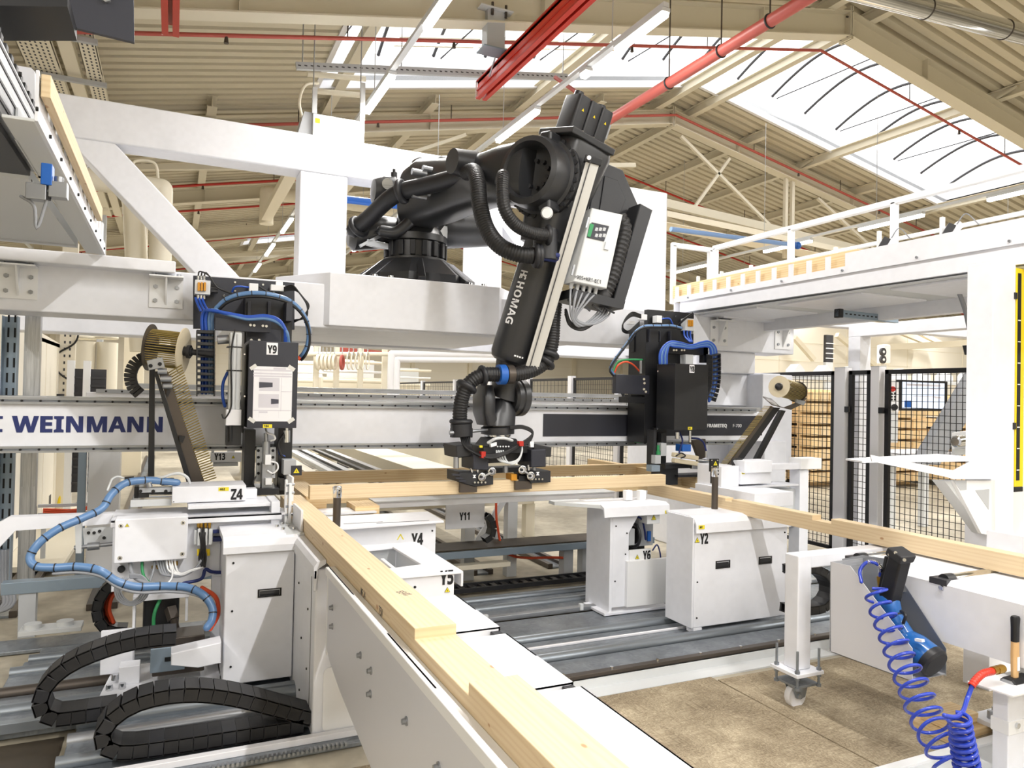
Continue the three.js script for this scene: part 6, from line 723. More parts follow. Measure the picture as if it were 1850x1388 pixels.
thing('label_unit', 'white unit with vertical plate marked Y11 on crossed legs', 'machine', g => { const z = -5.75, a = atz(806, 912, z), b = atz(875, 953, z); part(g, 'front_plate', box(a[0], b[0], b[1], a[1], z - 0.02, z, 0.003), M.white); part(g, 'lettering', letters('Y11', 0.062, [atz(830, 940, z)[0], atz(830, 940, z)[1], z], X, Y, 0.68), M.ink); for (const x of [0.02, 0.45]) part(g, 'leg', box(b[0] + x, b[0] + x + 0.1, 0, a[1], z - 0.6, z - 0.5), M.lightgrey); parts(g, 'cross_brace', [bar([b[0] + 0.1, 0.75, -6.3], [b[0] + 0.45, 0.25, -6.3], 0.03, 0.06), bar([b[0] + 0.1, 0.25, -6.3], [b[0] + 0.45, 0.75, -6.3], 0.03, 0.06)], M.lightgrey); part(g, 'cable', tube([[b[0] + 0.3, 0.85, -6.2], [b[0] + 0.32, 0.5, -6.2], [b[0] + 0.4, 0.25, -6.15], [b[0] + 0.9, 0.2, -6.0]], 0.012, 30), M.orangecable); parts(g, 'floor_rail', [box(a[0] - 0.3, b[0] + 0.2, 0.3, 0.36, z - 0.3, z - 0.2), box(a[0] - 0.3, b[0] + 0.3, 0.2, 0.24, z - 0.2, z - 0.1)], M.cream); });
dragChain('drag_chain', 'short black chain curl beside the plate marked Y11', cz([[878, 930], [886, 940], [889, 955], [884, 970], [874, 976]], -5.75), 0.1, 0.05);
thing('floor_beam', 'blue grey steel channel on short legs between units Y4 and Y6', 'beam', g => { part(g, 'channel', [box(1.5, 4.3, 0.29, 0.35, -6.25, -5.9, 0.004)], M.bluesteel); part(g, 'top_board', box(1.5, 4.3, 0.35, 0.362, -6.25, -5.93), M.darkconcrete); for (const x of [1.8, 3.35, 3.55]) part(g, 'leg', box(x, x + 0.1, 0, 0.29, -6.1, -6.0), M.grey); });

// ---------------------------------------------------------------- units Y6 and Y2
thing('clamp_unit', 'narrow white unit with open corner and handwheel marked Y6', 'machine', g => {
  const z = -4.75; part(g, 'left_panel', box(3.05, 3.075, 0.06, 0.84, -5.1, z), M.white); part(g, 'front_panel', prism('z', [[3.075, 0.1], [3.56, 0.1], [3.56, 0.4], [3.42, 0.4], [3.42, 0.52], [3.22, 0.52], [3.22, 0.66], [3.31, 0.8], [3.075, 0.8]], z - 0.012, z, 0.002), M.white); part(g, 'cover_panel', box(3.19, 3.6, 0.1, 0.45, z, z + 0.035, 0.004), M.bright); part(g, 'name_panel', box(3.22, 3.42, 0.43, 0.53, z + 0.001, z + 0.012), M.bright);
  part(g, 'top_cover', prism('x', [[-5.15, 0.87], [z, 0.89], [z + 0.05, 0.87], [z + 0.06, 0.8], [z + 0.05, 0.8], [z + 0.035, 0.855], [-5.15, 0.85]], 2.96, 3.56), M.white); part(g, 'base_plate', box(3.0, 3.6, 0.05, 0.07, -5.05, z + 0.02), M.white); part(g, 'left_arm', prism('y', [[2.7, -5.0], [2.96, -4.75], [2.96, -5.1], [2.7, -5.1]], 0.86, 0.885), M.lightgrey);
  const hw = part(g, 'handwheel', ring([3.33, 0.62, -4.85], X, 0.09, 0.012), M.plastic); part(hw, 'wheel_disc', cyl([3.325, 0.62, -4.85], [3.335, 0.62, -4.85], 0.07), M.dark); part(g, 'inner_block', [box(3.23, 3.31, 0.55, 0.68, -4.86, -4.8, 0.006), box(3.4, 3.54, 0.52, 0.72, -5.0, -4.88)], M.grey); part(g, 'inner_valve', box(3.47, 3.5, 0.56, 0.64, -4.87, -4.85), M.blue); part(g, 'inner_box', box(3.22, 3.58, 0.4, 0.8, -5.1, -5.05), M.dark); part(g, 'inner_cable', [tube([[3.3, 0.78, -4.82], [3.38, 0.75, -4.82], [3.42, 0.66, -4.83], [3.44, 0.58, -4.84]], 0.008), tube([[3.48, 0.5, -4.8], [3.52, 0.54, -4.8], [3.55, 0.48, -4.8], [3.56, 0.42, -4.8]], 0.006)], M.navy);
  part(g, 'sign_box', box(3.38, 3.5, 0.72, 0.81, -4.85, -4.74, 0.004), M.bright); warning(g, [3.44, 0.765, -4.738], 0.024); part(g, 'lettering', letters('Y6', 0.068, [3.345, 0.447, z + 0.0125], X, Y, 0.66), M.ink); warning(g, [3.29, 0.47, z + 0.014], 0.02); tag(g, '181', [3.51, 0.805, z + 0.062], 0.05, 0.024); for (const [x, y] of [[3.29, 0.905], [3.42, 0.9]]) part(g, 'block', box(x, x + 0.06, y - 0.02, y + 0.06, -4.95, -4.9, 0.004), M.bright); screwsZ(g, [[3.1, 0.72], [3.2, 0.66], [3.1, 0.3], [3.19, 0.5]], z);
});
thing('cabinet', 'large white cabinet with two black recessed handles marked Y2', 'cabinet', g => {
  const z = -4.12; part(g, 'left_panel', box(3.325, 3.34, 0.1, 0.872, -4.42, z + 0.0, 0.003), M.white); part(g, 'front_panel', box(3.342, 4.21, 0.1, 0.8, z - 0.02, z, 0.008), M.white); part(g, 'back_box', box(3.34, 4.2, 0.12, 0.85, -4.42, z - 0.02), M.lightgrey); part(g, 'foot', box(3.345, 3.42, 0.065, 0.1, -4.2, z), M.white);
  part(g, 'top_cover', prism('x', [[-4.44, 0.86], [-4.44, 0.877], [-4.17, 0.877], [-4.12, 0.865], [-4.098, 0.83], [-4.095, 0.765], [-4.108, 0.765], [-4.112, 0.825], [-4.13, 0.852], [-4.17, 0.86]], 3.335, 4.215), M.white);
  pull(g, 3.53, 0.5, z, 0.13, 0.055); pull(g, 3.93, 0.5, z, 0.125, 0.055); part(g, 'lettering', letters('Y2', 0.072, [3.39, 0.685, z], X, Y, 0.62), M.ink); warning(g, [3.363, 0.71, z + 0.001], 0.022); tag(g, '461', [3.355, 0.795, -4.094], 0.05, 0.026); screwsZ(g, [[3.37, 0.42], [3.37, 0.17], [4.18, 0.72], [4.18, 0.42], [4.18, 0.18]], z);
});
thing('stop_unit', 'white stop unit with projecting arm tagged in yellow behind the notched timber', 'machine', g => {
  const z = -4.7, B = (a, b, c, d, z0, z1, r) => B8(a, b, c, d, z0, z1, r); part(g, 'rear_box', B(858, 1165, 985, 1320, z - 0.3, z, 0.004), M.white); part(g, 'front_box', B(995, 1200, 1210, 1295, z - 0.25, z + 0.02, 0.004), M.white); part(g, 'upper_arm', B(1020, 1125, 1215, 1215, z - 0.1, z + 0.05, 0.004), M.white); part(g, 'cross_arm', B(1205, 1145, 1500, 1195, z - 0.1, z, 0.004), M.white); part(g, 'end_arm', B(1415, 1110, 1560, 1190, z - 0.12, z + 0.02, 0.004), M.bright); part(g, 'post', B(1400, 1190, 1470, 1800, z - 0.12, z, 0.004), M.white); part(g, 'ledge', B(995, 1290, 1400, 1320, z - 0.2, z + 0.02), M.white); part(g, 'lower_box', B(1160, 1320, 1400, 1600, z - 0.3, z - 0.05), M.lightgrey); part(g, 'side_rail', [box(4.05, 4.45, 0.88, 0.99, -5.0, -4.3, 0.003)], M.white); tag(g, '461', P8(1003, 1222, z + 0.022).toArray(), 0.032, 0.018); warning(g, P8(1280, 1350, z - 0.04).toArray(), 0.012); part(g, 'cable', [0, 1, 2, 3].map(i => tube([P8(940 + i * 5, 1165, z - 0.05), P8(935, 1130 - i * 4, z - 0.05), P8(975, 1112 + i * 3, z - 0.05), P8(1012, 1130, z - 0.05), P8(1005 - i * 4, 1165, z - 0.05)], 0.006, 30)), M.rubber);
});
const wp = P8(818, 1150, -4.6); thing('warning_plate', 'black plate with yellow triangle standing above the guide post', 'sign', g => { part(g, 'plate', B8(785, 1115, 845, 1205, -4.62, -4.6), M.black); const c = [wp.x, wp.y, -4.598]; const w = part(g, 'warning_sign', triangle(c, 0.022), M.signyellow); part(w, 'flash_symbol', flash(c, 0.02), M.ink); part(g, 'corner_screw', [[795, 1125], [835, 1125], [795, 1170], [835, 1170]].map(p => cyl(P8(p[0], p[1], -4.6), P8(p[0], p[1], -4.596), 0.005)), M.chrome).userData.kind = 'stuff'; part(g, 'holder', B8(805, 1205, 830, 1290, -4.66, -4.62), M.plastic); });
// ---------------------------------------------------------------- roller conveyor, cart frame, tools at the aisle
thing('roller_conveyor', 'white roller conveyor with steel rollers under the notched timber', 'conveyor', g => {
  const x = 3.42; part(g, 'side_frame', prism('z', [[x, 0.55], [x, 0.825], [x + 0.03, 0.848], [4.16, 0.848], [4.16, 0.8], [x + 0.04, 0.8], [x + 0.03, 0.55]], -2.93, -1.0), M.white);
  for (const z of [-2.88, -2.38, -1.7]) { const r = part(g, 'roller', cyl([x + 0.1, 0.838, z], [4.14, 0.838, z], 0.026, 0.026, 18), M.chrome); part(r, 'roller_end', cyl([x + 0.04, 0.838, z], [x + 0.1, 0.838, z], 0.03, 0.03, 18), M.plastic); part(r, 'slot', box(x - 0.002, x + 0.09, 0.82, 0.8495, z - 0.045, z + 0.045, 0), M.slot); part(g, 'bolt', bolt([x, 0.81, z + 0.02], [-1, 0, 0], 0.013), M.chrome); }
  part(g, 'rear_panel', box(4.17, 4.19, 0.6, 1.0, -2.62, -1.0), M.white); part(g, 'leg', box(3.95, 4.07, 0.02, 0.8, -2.32, -2.2, 0.006), M.lightgrey); const f = part(g, 'foot_plate', box(3.84, 4.16, 0.05, 0.075, -2.5, -2.05, 0.003), M.white); part(f, 'anchor', [[3.9, -2.42], [3.97, -2.44]].map(p => bolt([p[0], 0.075, p[1]], Y, 0.016, 0.04)), M.steel);
});
thing('castor_stand', 'white square tube end frame standing on a swivel castor', 'frame', g => {
  const z = -3.0; part(g, 'leg', box(3.15, 3.25, 0.22, 0.85, z - 0.1, z, 0.008), M.white); part(g, 'cross_tube', box(3.25, 4.15, 0.775, 0.85, z - 0.1, z, 0.008), M.white); part(g, 'base_plate', box(3.1, 3.3, 0.2, 0.22, z - 0.15, z + 0.05, 0.003), M.white); part(g, 'plate_bolt', [[3.12, 0.03], [3.28, 0.03], [3.12, -0.12], [3.28, -0.12]].flatMap(p => [cyl([p[0], 0.13, z + p[1]], [p[0], 0.34, z + p[1]], 0.007), cyl([p[0], 0.22, z + p[1]], [p[0], 0.235, z + p[1]], 0.014, 0.014, 6), cyl([p[0], 0.185, z + p[1]], [p[0], 0.2, z + p[1]], 0.014, 0.014, 6), cyl([p[0], 0.13, z + p[1]], [p[0], 0.145, z + p[1]], 0.014, 0.014, 6)]), M.galv).userData.kind = 'stuff';
  const c = part(g, 'castor_fork', [box(3.12, 3.28, 0.135, 0.15, z - 0.13, z + 0.03), cyl([3.2, 0.1, z - 0.05], [3.2, 0.14, z - 0.05], 0.05), ...[-0.03, 0.025].map(d => prism('z', [[3.14, 0.14], [3.26, 0.14], [3.235, 0.06], [3.2, 0.05], [3.17, 0.06]], z - 0.052 + d, z - 0.045 + d))], M.galv); const w = part(g, 'castor_wheel', lathe([[0.012, 0], [0.05, 0.004], [0.062, 0.0], [0.066, 0.008], [0.066, 0.03], [0.062, 0.038], [0.05, 0.034], [0.012, 0.038]], [3.19, 0.067, z - 0.069], [3.19, 0.067, z - 0.03], 28), M.clearw); part(w, 'hub', cyl([3.19, 0.067, z - 0.08], [3.19, 0.067, z - 0.015], 0.014, 0.014, 6), M.steel);
});
thing('floor_edge_strip', 'white metal edge strip on the floor boards below the coiled hose', 'strip', g => { part(g, 'strip', box(2.7, 4.0, 0.012, 0.03, -2.36, -2.31, 0.002), M.bright); part(g, 'sheet', box(2.7, 3.9, 0.012, 0.018, -2.31, -1.7, 0), M.lightgrey); });
for (const [q, l] of [[[3.55, 3.95, 0.0, 0.05, -2.62, -2.4], 'wide wooden block on the boards below the conveyor'], [[3.6, 3.85, 0.052, 0.1, -2.6, -2.45], 'shorter wooden block on top of the wide one'], [[4.02, 4.2, 0, 0.05, -2.0, -1.85], 'small wooden offcut by the conveyor foot plate']]) solo('wood_block', l, 'block', box(...q, 0.002), M.pine2, null, 'x');
// sheet metal holster with nail gun
const XA = 3.16, XB = 3.4, zy = (pts, x) => pts.map(p => { const q = atx(p[0], p[1], x); return [q[2], q[1]]; });
thing('tool_holster', 'open sheet metal holster with dark inside on the conveyor side', 'holster', g => {
  const a = zy([[1501, 1015], [1536, 1023], [1648, 1172], [1648, 1232], [1501, 1178]], XA), b = zy([[1522, 1010], [1558, 1003], [1605, 1010], [1710, 1172], [1710, 1222], [1560, 1170]], XB);
  part(g, 'outer_plate', prism('x', a, XA, XA + 0.003), M.sideplate, 'pale outer plate'); part(g, 'inner_plate', prism('x', b, XB - 0.004, XB - 0.001), M.steel); const f0 = a[4], f1 = a[3]; part(g, 'floor_sheet', prism('x', [[f0[0], f0[1]], [f1[0], f1[1]], [f1[0], f1[1] + 0.003], [f0[0], f0[1] + 0.003]], XA, XB), M.plate); part(g, 'back_sheet', prism('x', [[a[0][0] - 0.002, a[4][1]], [a[0][0] + 0.001, a[4][1]], [a[0][0] + 0.001, a[0][1]], [a[0][0] - 0.002, a[0][1]]], XA, XB), M.plate); part(g, 'bolt', [[1630, 1068], [1630, 1108]].map(p => { const q = atx(p[0], p[1], XB - 0.004); return cyl(q, V(...q).add(V(-0.012, 0, 0)), 0.014, 0.014, 6); }), M.chrome).userData.kind = 'stuff';
});
const G3 = (x, y, d = 0.12) => V(...atx(x, y, XA + d));
thing('nail_gun', 'blue air nail gun with black magazine resting in the holster', 'nail gun', g => {
  part(g, 'magazine', [bar(G3(1628, 1000), G3(1606, 1086), 0.075, 0.085, X, 0.012), bar(G3(1604, 1005), G3(1590, 1075), 0.02, 0.03, X, 0.006)], M.black); part(g, 'magazine_cap', bar(G3(1630, 996), G3(1624, 1010), 0.09, 0.11, X, 0.01), M.plastic); part(g, 'cap_rivet', [[1607, 1002], [1618, 999], [1634, 1012]].map(p => cyl(G3(p[0], p[1], 0.075), G3(p[0], p[1], 0.068), 0.008)), M.chrome);
  part(g, 'body', [loft([{ c: G3(1596, 1072), u: X3(), v: V(0, 0.4, 0.9).normalize(), w: 0.04, h: 0.045, e: 3 }, { c: G3(1601, 1085), u: X3(), v: V(0, 0.4, 0.9).normalize(), w: 0.05, h: 0.06, e: 3 }, { c: G3(1608, 1102), u: X3(), v: V(0, 0.4, 0.9).normalize(), w: 0.045, h: 0.05, e: 3 }, { c: G3(1614, 1112), u: X3(), v: V(0, 0.4, 0.9).normalize(), w: 0.035, h: 0.035, e: 3 }]), cyl(G3(1618, 1116), G3(1640, 1152), 0.036, 0.04)], M.toolblue);
  part(g, 'collar', cyl(G3(1612, 1110), G3(1618, 1119), 0.04), M.plastic); part(g, 'head', lathe([[0, 0], [0.045, 0], [0.055, 0.03], [0.068, 0.07], [0.072, 0.15], [0.066, 0.17], [0, 0.17]], G3(1632, 1150), G3(1676, 1188), 28), M.toolblue); const h0 = G3(1632, 1150), hd = G3(1676, 1188).sub(h0).normalize(); part(g, 'head_cap', lathe([[0, 0], [0.074, 0], [0.074, 0.03], [0.064, 0.042], [0, 0.042]], h0.clone().addScaledVector(hd, 0.15), h0.clone().addScaledVector(hd, 0.3), 28), M.plastic); part(g, 'trigger', tube([G3(1628, 1105, 0.1), G3(1636, 1112, 0.08), G3(1632, 1126, 0.08)], 0.008), M.plastic); part(g, 'label', bar(G3(1655, 1156, 0.06), G3(1668, 1158, 0.06), 0.02, 0.012, Y), M.paper); part(g, 'air_inlet', [cyl(G3(1591, 1058), G3(1597, 1073), 0.012), cyl(G3(1590, 1042), G3(1591, 1060), 0.017, 0.014)], M.brass);
});
function coil(path, rad, turns, r, seg) { const c = curve(path), n = turns * seg, pts = []; for (let i = 0; i <= n; i++) { const t = i / n, p = c.getPointAt(t), d = c.getTangentAt(t), u = V(0.8, 0, 0.6).cross(d).normalize(), w = d.clone().cross(u), R0 = rad(t), a = i / seg * 2 * Math.PI; pts.push(p.clone().addScaledVector(u, R0 * Math.cos(a)).addScaledVector(w, R0 * Math.sin(a))); } return pts; }
thing('air_hose', 'blue spiral air hose hanging from the nail gun to the floor', 'hose', g => {
  const path = [G3(1580, 1060, -0.01), G3(1588, 1090, -0.02), G3(1608, 1140, -0.05), G3(1628, 1190, -0.08), G3(1650, 1240, -0.12), G3(1676, 1300, -0.16), G3(1705, 1350, -0.2), G3(1740, 1420, -0.22)];
  part(g, 'spiral', new THREE.TubeGeometry(curve(coil(path, t => 0.05 + 0.03 * t, 14, 0, 14)), 800, 0.0075, 8), M.hoseblue); part(g, 'lead', tube([G3(1590, 1044), G3(1590, 1030, 0.1), G3(1582, 1018, 0.06), G3(1567, 1016, 0.03), G3(1554, 1030, 0.0), G3(1556, 1052, -0.03)], 0.0085, 40), M.hoseblue); part(g, 'spring_guard', hose([G3(1591, 1036), G3(1590, 1026, 0.09), G3(1580, 1016, 0.06), G3(1566, 1016, 0.03)], 0.012, 0.008, 0.25, 10), M.chrome);
});
const T2 = (x, y, z = -2.0) => P3(x, y, z);
thing('air_hose', 'dark blue tightly coiled air hose with orange sleeve at the hammer stand', 'hose', g => {
  part(g, 'coil', new THREE.TubeGeometry(curve(coil([T2(1733, 1296, -1.93), T2(1737, 1330, -1.93), T2(1745, 1375, -1.93), T2(1756, 1440, -1.93)], t => 0.038 + 0.012 * t, 13, 0, 12)), 620, 0.0085, 8), M.hoseblue); part(g, 'lead', tube([T2(1758, 1235), T2(1748, 1262), T2(1738, 1288, -1.95), T2(1724, 1296, -1.93), T2(1706, 1293, -1.93)], 0.0095, 30), M.hoseblue); part(g, 'sleeve', hose([T2(1793, 1213), T2(1775, 1218), T2(1762, 1230), T2(1755, 1240)], 0.016, 0.012, 0.18, 12), M.orange, 'orange bend sleeve'); part(g, 'coupling', [cyl(T2(1793, 1212), T2(1812, 1208), 0.017), cyl(T2(1800, 1211), T2(1808, 1209), 0.021, 0.021, 6)], M.brass);
});
thing('tool_stand', 'small white stand with shelf plate holding the hammer', 'stand', g => { const a = T2(1781, 1243), b = T2(1822, 1266); part(g, 'shelf', prism('y', [[a.x, -2.08], [a.x + 0.02, -1.9], [3.7, -1.9], [3.7, -2.08]], a.y - 0.006, a.y, 0), M.bright); part(g, 'body', box(b.x, b.x + 0.35, 0, a.y - 0.006, -2.07, -2.0, 0.006), M.white); part(g, 'collar', box(b.x - 0.004, b.x + 0.36, 0.26, 0.32, -2.075, -1.995), M.bright); part(g, 'screw', cyl([b.x + 0.05, 0.3, -1.995], [b.x + 0.05, 0.3, -1.985], 0.012), M.chrome); });
thing('hammer', 'sledge hammer with wooden handle and black grip standing on its head', 'hammer', g => { const h = T2(1833, 1243), x = h.x, y = h.y - 0.012, z = -2.0; part(g, 'head', prism('x', [[z - 0.035, y], [z + 0.035, y], [z + 0.035, y + 0.045], [z + 0.02, y + 0.06], [z - 0.02, y + 0.06], [z - 0.035, y + 0.045]], x - 0.05, x + 0.09, 0.006), M.black); part(g, 'face', prism('x', [[z - 0.03, y + 0.006], [z + 0.03, y + 0.006], [z + 0.03, y + 0.042], [z + 0.018, y + 0.054], [z - 0.018, y + 0.054], [z - 0.03, y + 0.042]], x - 0.058, x - 0.05, 0.002), M.steel); const L = (t, w, d) => ({ c: [x + 0.0, y + 0.055 + t, z], u: X3(), v: Z3(), w, h: d, e: 2.6 }); part(g, 'handle', loft([L(0, 0.016, 0.012), L(0.1, 0.019, 0.014), L(0.16, 0.018, 0.013)]), M.grip); part(g, 'grip', loft([L(0.16, 0.0185, 0.0135), L(0.22, 0.019, 0.014), L(0.262, 0.021, 0.016), L(0.27, 0.018, 0.013)]), M.black); part(g, 'handle_label', box(x - 0.006, x + 0.012, y + 0.09, y + 0.15, z + 0.0135, z + 0.015, 0), M.paper); });
// ---------------------------------------------------------------- post with light barrier, shelf bracket
thing('barrier_post', 'tall white post with a yellow light barrier strip at its edge', 'post', g => {
  const z = -2.75, a = atz(1795, 472, z), b = atz(1836, 478, z), x2 = b[0]; part(g, 'post_body', box(a[0], x2, 0, a[1], z - 0.16, z, 0.006), M.white); part(g, 'post_wing', box(x2, x2 + 0.4, 0, a[1] - 0.08, z - 0.16, z - 0.1, 0.006), M.bright);
  const y0 = atz(1840, 880, z)[1], y1 = a[1] - 0.02; const lb = part(g, 'light_barrier', box(x2 + 0.005, x2 + 0.09, y0, y1, z - 0.08, z, 0.004), M.yellow, 'yellow light barrier'); part(lb, 'barrier_window', box(x2 + 0.018, x2 + 0.05, y0 + 0.04, y1 - 0.03, z, z + 0.002, 0), M.dark); for (let i = 0; i < 8; i++) part(lb, 'reflector', box(x2 + 0.02, x2 + 0.045, y0 + 0.1 + i * 0.13, y0 + 0.106 + i * 0.13, z + 0.002, z + 0.004, 0), M.bright); part(lb, 'end_cap', box(x2 + 0.005, x2 + 0.09, y0 - 0.03, y0, z - 0.08, z, 0.003), M.black);
  for (const py of [535, 770]) { const y = atz(1836, py, z)[1]; part(g, 'strip_clip', box(x2 - 0.02, x2 + 0.006, y - 0.02, y + 0.02, z, z + 0.006), M.plastic); }
});
thing('shelf_bracket', 'white shelf on pierced triangular brackets fixed to the barrier post', 'shelf', g => {
  const z = -2.75, P = (x, y, zz = z) => atz(x, y, zz), a = P(1572, 828), b = P(1722, 862), c = P(1795, 822), d = P(1795, 862); part(g, 'shelf_plate', prism('y', [[a[0], z - 0.05], [b[0], z + 0.02], [c[0], z + 0.02], [c[0], z - 0.35], [b[0] - 0.05, z - 0.3], [a[0] + 0.05, z - 0.2]], a[1] - 0.03, a[1] - 0.02, 0), M.white); part(g, 'front_lip', polyZ([[1572, 822], [1575, 834], [1710, 862], [1722, 866], [1795, 866], [1795, 812], [1722, 850]], z + 0.02, z + 0.026), M.white);
  part(g, 'bracket', polyZ([[1747, 868], [1795, 868], [1795, 968], [1770, 964], [1720, 868]], z - 0.02, z), M.bright); part(g, 'bracket_flange', polyZ([[1695, 868], [1722, 868], [1795, 968], [1768, 964]], z - 0.1, z - 0.02), M.lightgrey); part(g, 'bracket_opening', [polyZ([[1762, 886], [1787, 884], [1786, 921], [1775, 905]], z, z + 0.002), polyZ([[1722, 868], [1746, 868], [1746, 885], [1735, 886]], z, z + 0.002)], M.grey);
});
thing('roller_rack', 'short rack with bright steel rollers above the white shelf', 'rack', g => { const z = -3.3; part(g, 'back_plate', polyZ([[1722, 782], [1798, 772], [1798, 815], [1722, 820]], z - 0.1, z - 0.08), M.bright); for (const [x0, x1] of [[1725, 1750], [1758, 1784], [1786, 1798]]) { const a = P3(x0, 798, z), b = P3(x1, 796, z); part(g, 'roller', lathe([[0, 0], [0.03, 0], [0.04, 0.01], [0.04, a.distanceTo(b) - 0.01], [0.03, a.distanceTo(b)], [0, a.distanceTo(b)]], a, b, 20), M.chrome); } part(g, 'rail', polyZ([[1722, 812], [1798, 808], [1798, 820], [1722, 822]], z - 0.06, z - 0.04), M.lightgrey); });
solo('wood_board', 'upright light brown wood panel past the barrier post', 'panel', polyZ([[1769, 548], [1800, 545], [1800, 660], [1778, 652]], -4.25, -4.2), M.pine2, null, 'y');
thing('control_portal', 'white portal frame standing before the mesh fence and the screen', 'frame', g => { const x = 6.55, z0 = -5.5, h = atz(1575, 600, z0); part(g, 'post', box(x, x + 0.16, 0, 2.4, z0 - 0.1, z0 + 0.05, 0.006), M.white); part(g, 'top_beam', box(x, x + 0.16, 2.4, 2.52, z0 - 0.1, -2.5, 0.006), M.white); part(g, 'brace', polyZ([[1795, 600], [1795, 670], [1690, 840], [1650, 838]], -5.55, -5.45), M.brace, 'grey slanting brace'); });
thing('control_screen', 'flat lit control screen in a black rim behind the mesh', 'screen', g => {
  const z = -6.6, B = (a, b, c, d, e) => box(atz(a, d, z)[0], atz(c, d, z)[0], atz(a, d, z)[1], atz(a, b, z)[1], z - 0.002, z + e, 0); part(g, 'rim', box(atz(1625, 742, z)[0], atz(1712, 742, z)[0], atz(1625, 742, z)[1], atz(1625, 686, z)[1], z - 0.06, z - 0.003, 0.006), M.black); part(g, 'screen_face', B(1630, 690, 1707, 738, 0.0), M.screen); part(g, 'screen_window', [B(1634, 724, 1646, 736, 0.001)], M.blue); part(g, 'screen_text', [B(1637, 693, 1700, 697, 0.001), B(1680, 702, 1700, 704, 0.001), B(1650, 715, 1690, 716.5, 0.001), B(1688, 717, 1700, 720, 0.001)], M.pap);
  const pn = part(g, 'button_panel', B(1605, 690, 1622, 745, 0.01), M.bright); part(pn, 'stop_button', cyl(atz(1613, 703, z + 0.03), atz(1613, 703, z), 0.035), M.red); part(pn, 'button', [[1611, 712], [1617, 711], [1611, 717], [1617, 717], [1611, 722], [1617, 722]].map(p => cyl(atz(p[0], p[1], z + 0.02), atz(p[0], p[1], z), 0.014)), M.black).userData.kind = 'stuff'; part(pn, 'knob', cyl(atz(1616, 736, z + 0.04), atz(1616, 736, z), 0.042), M.black); parts(g, 'stand', [B(1610, 745, 1622, 800, -0.02), ...[1606, 1640, 1700].map(q => box(atz(q, 800, z)[0] - 0.05, atz(q, 800, z)[0] + 0.05, 0, 1.02, z - 0.3, z - 0.2, 0.01))], M.lightgrey); part(g, 'desk', box(atz(1585, 800, z)[0], atz(1715, 800, z)[0], 1.02, 1.06, z - 0.5, z + 0.2), M.plate); part(g, 'keyboard', B(1670, 806, 1708, 812, 0.1), M.plastic);
});

// ---------------------------------------------------------------- mesh fence along the cell
const FX = 6.35;
function meshPanel(z0, z1, label, y0 = 0.15, y1 = 2.03, pitch = 0.055) {
  thing('mesh_fence', label, 'fence', g => {
    part(g, 'frame', [box(FX - 0.02, FX + 0.02, y1 - 0.045, y1, z0, z1), box(FX - 0.02, FX + 0.02, y0, y0 + 0.04, z0, z1), box(FX - 0.02, FX + 0.02, y0, y1, z0, z0 + 0.045), box(FX - 0.02, FX + 0.02, y0, y1, z1 - 0.045, z1)], M.black); const w = []; for (let z = z0 + pitch; z < z1 - 0.03; z += pitch) w.push(new THREE.BoxGeometry(0.005, y1 - y0, 0.005).translate(FX, (y0 + y1) / 2, z)); for (let y = y0 + pitch; y < y1 - 0.03; y += pitch * 1.15) w.push(new THREE.BoxGeometry(0.005, 0.005, z1 - z0).translate(FX + 0.005, y, (z0 + z1) / 2)); part(g, 'wire_mesh', w, M.black).userData.kind = 'stuff';
  }, 'black mesh fence panels');
}
function fencePost(z, label, w = 0.1) { thing('fence_post', label, 'post', g => { part(g, 'post', box(FX - 0.06, FX + 0.04, 0.012, 2.06, z - w / 2, z + w / 2, 0.006), M.clearw); part(g, 'cap', box(FX - 0.06, FX + 0.04, 2.06, 2.066, z - w / 2, z + w / 2, 0), M.grey); part(g, 'foot', box(FX - 0.1, FX + 0.08, 0, 0.012, z - 0.1, z + 0.1), M.grey); part(g, 'latch', box(FX - 0.07, FX - 0.04, 1.6, 1.66, z + w / 2, z + w / 2 + 0.05), M.black); }, 'white fence posts'); }
meshPanel(-4.98, -3.75, 'black mesh fence panel in front of the control screen'); meshPanel(-3.7, -2.6, 'black mesh fence panel beyond the barrier post'); fencePost(-5.06, 'white fence post at the screen edge of the cell'); meshPanel(-5.4, -5.14, 'narrow black mesh fence panel between two white posts'); fencePost(-5.48, 'wide white fence post beside the narrow mesh panel', 0.14); meshPanel(-6.9, -5.58, 'black mesh fence panel behind the tan nail reel');
const fz = [-7.0, -8.3, -9.7, -11.2, -12.9, -14.8, -17, -19.6, -22.6, -26, -30]; fz.forEach((z, i) => { fencePost(z, `white fence post, ${nth[i] || 'farthest'} going back from the head marked Y8`, 0.12); if (fz[i + 1]) meshPanel(fz[i + 1] + 0.07, z - 0.07, `black mesh fence panel, ${nth[i]} going back from the head marked Y8`, 0.15, 2.03, i < 3 ? 0.07 : 0.14); });

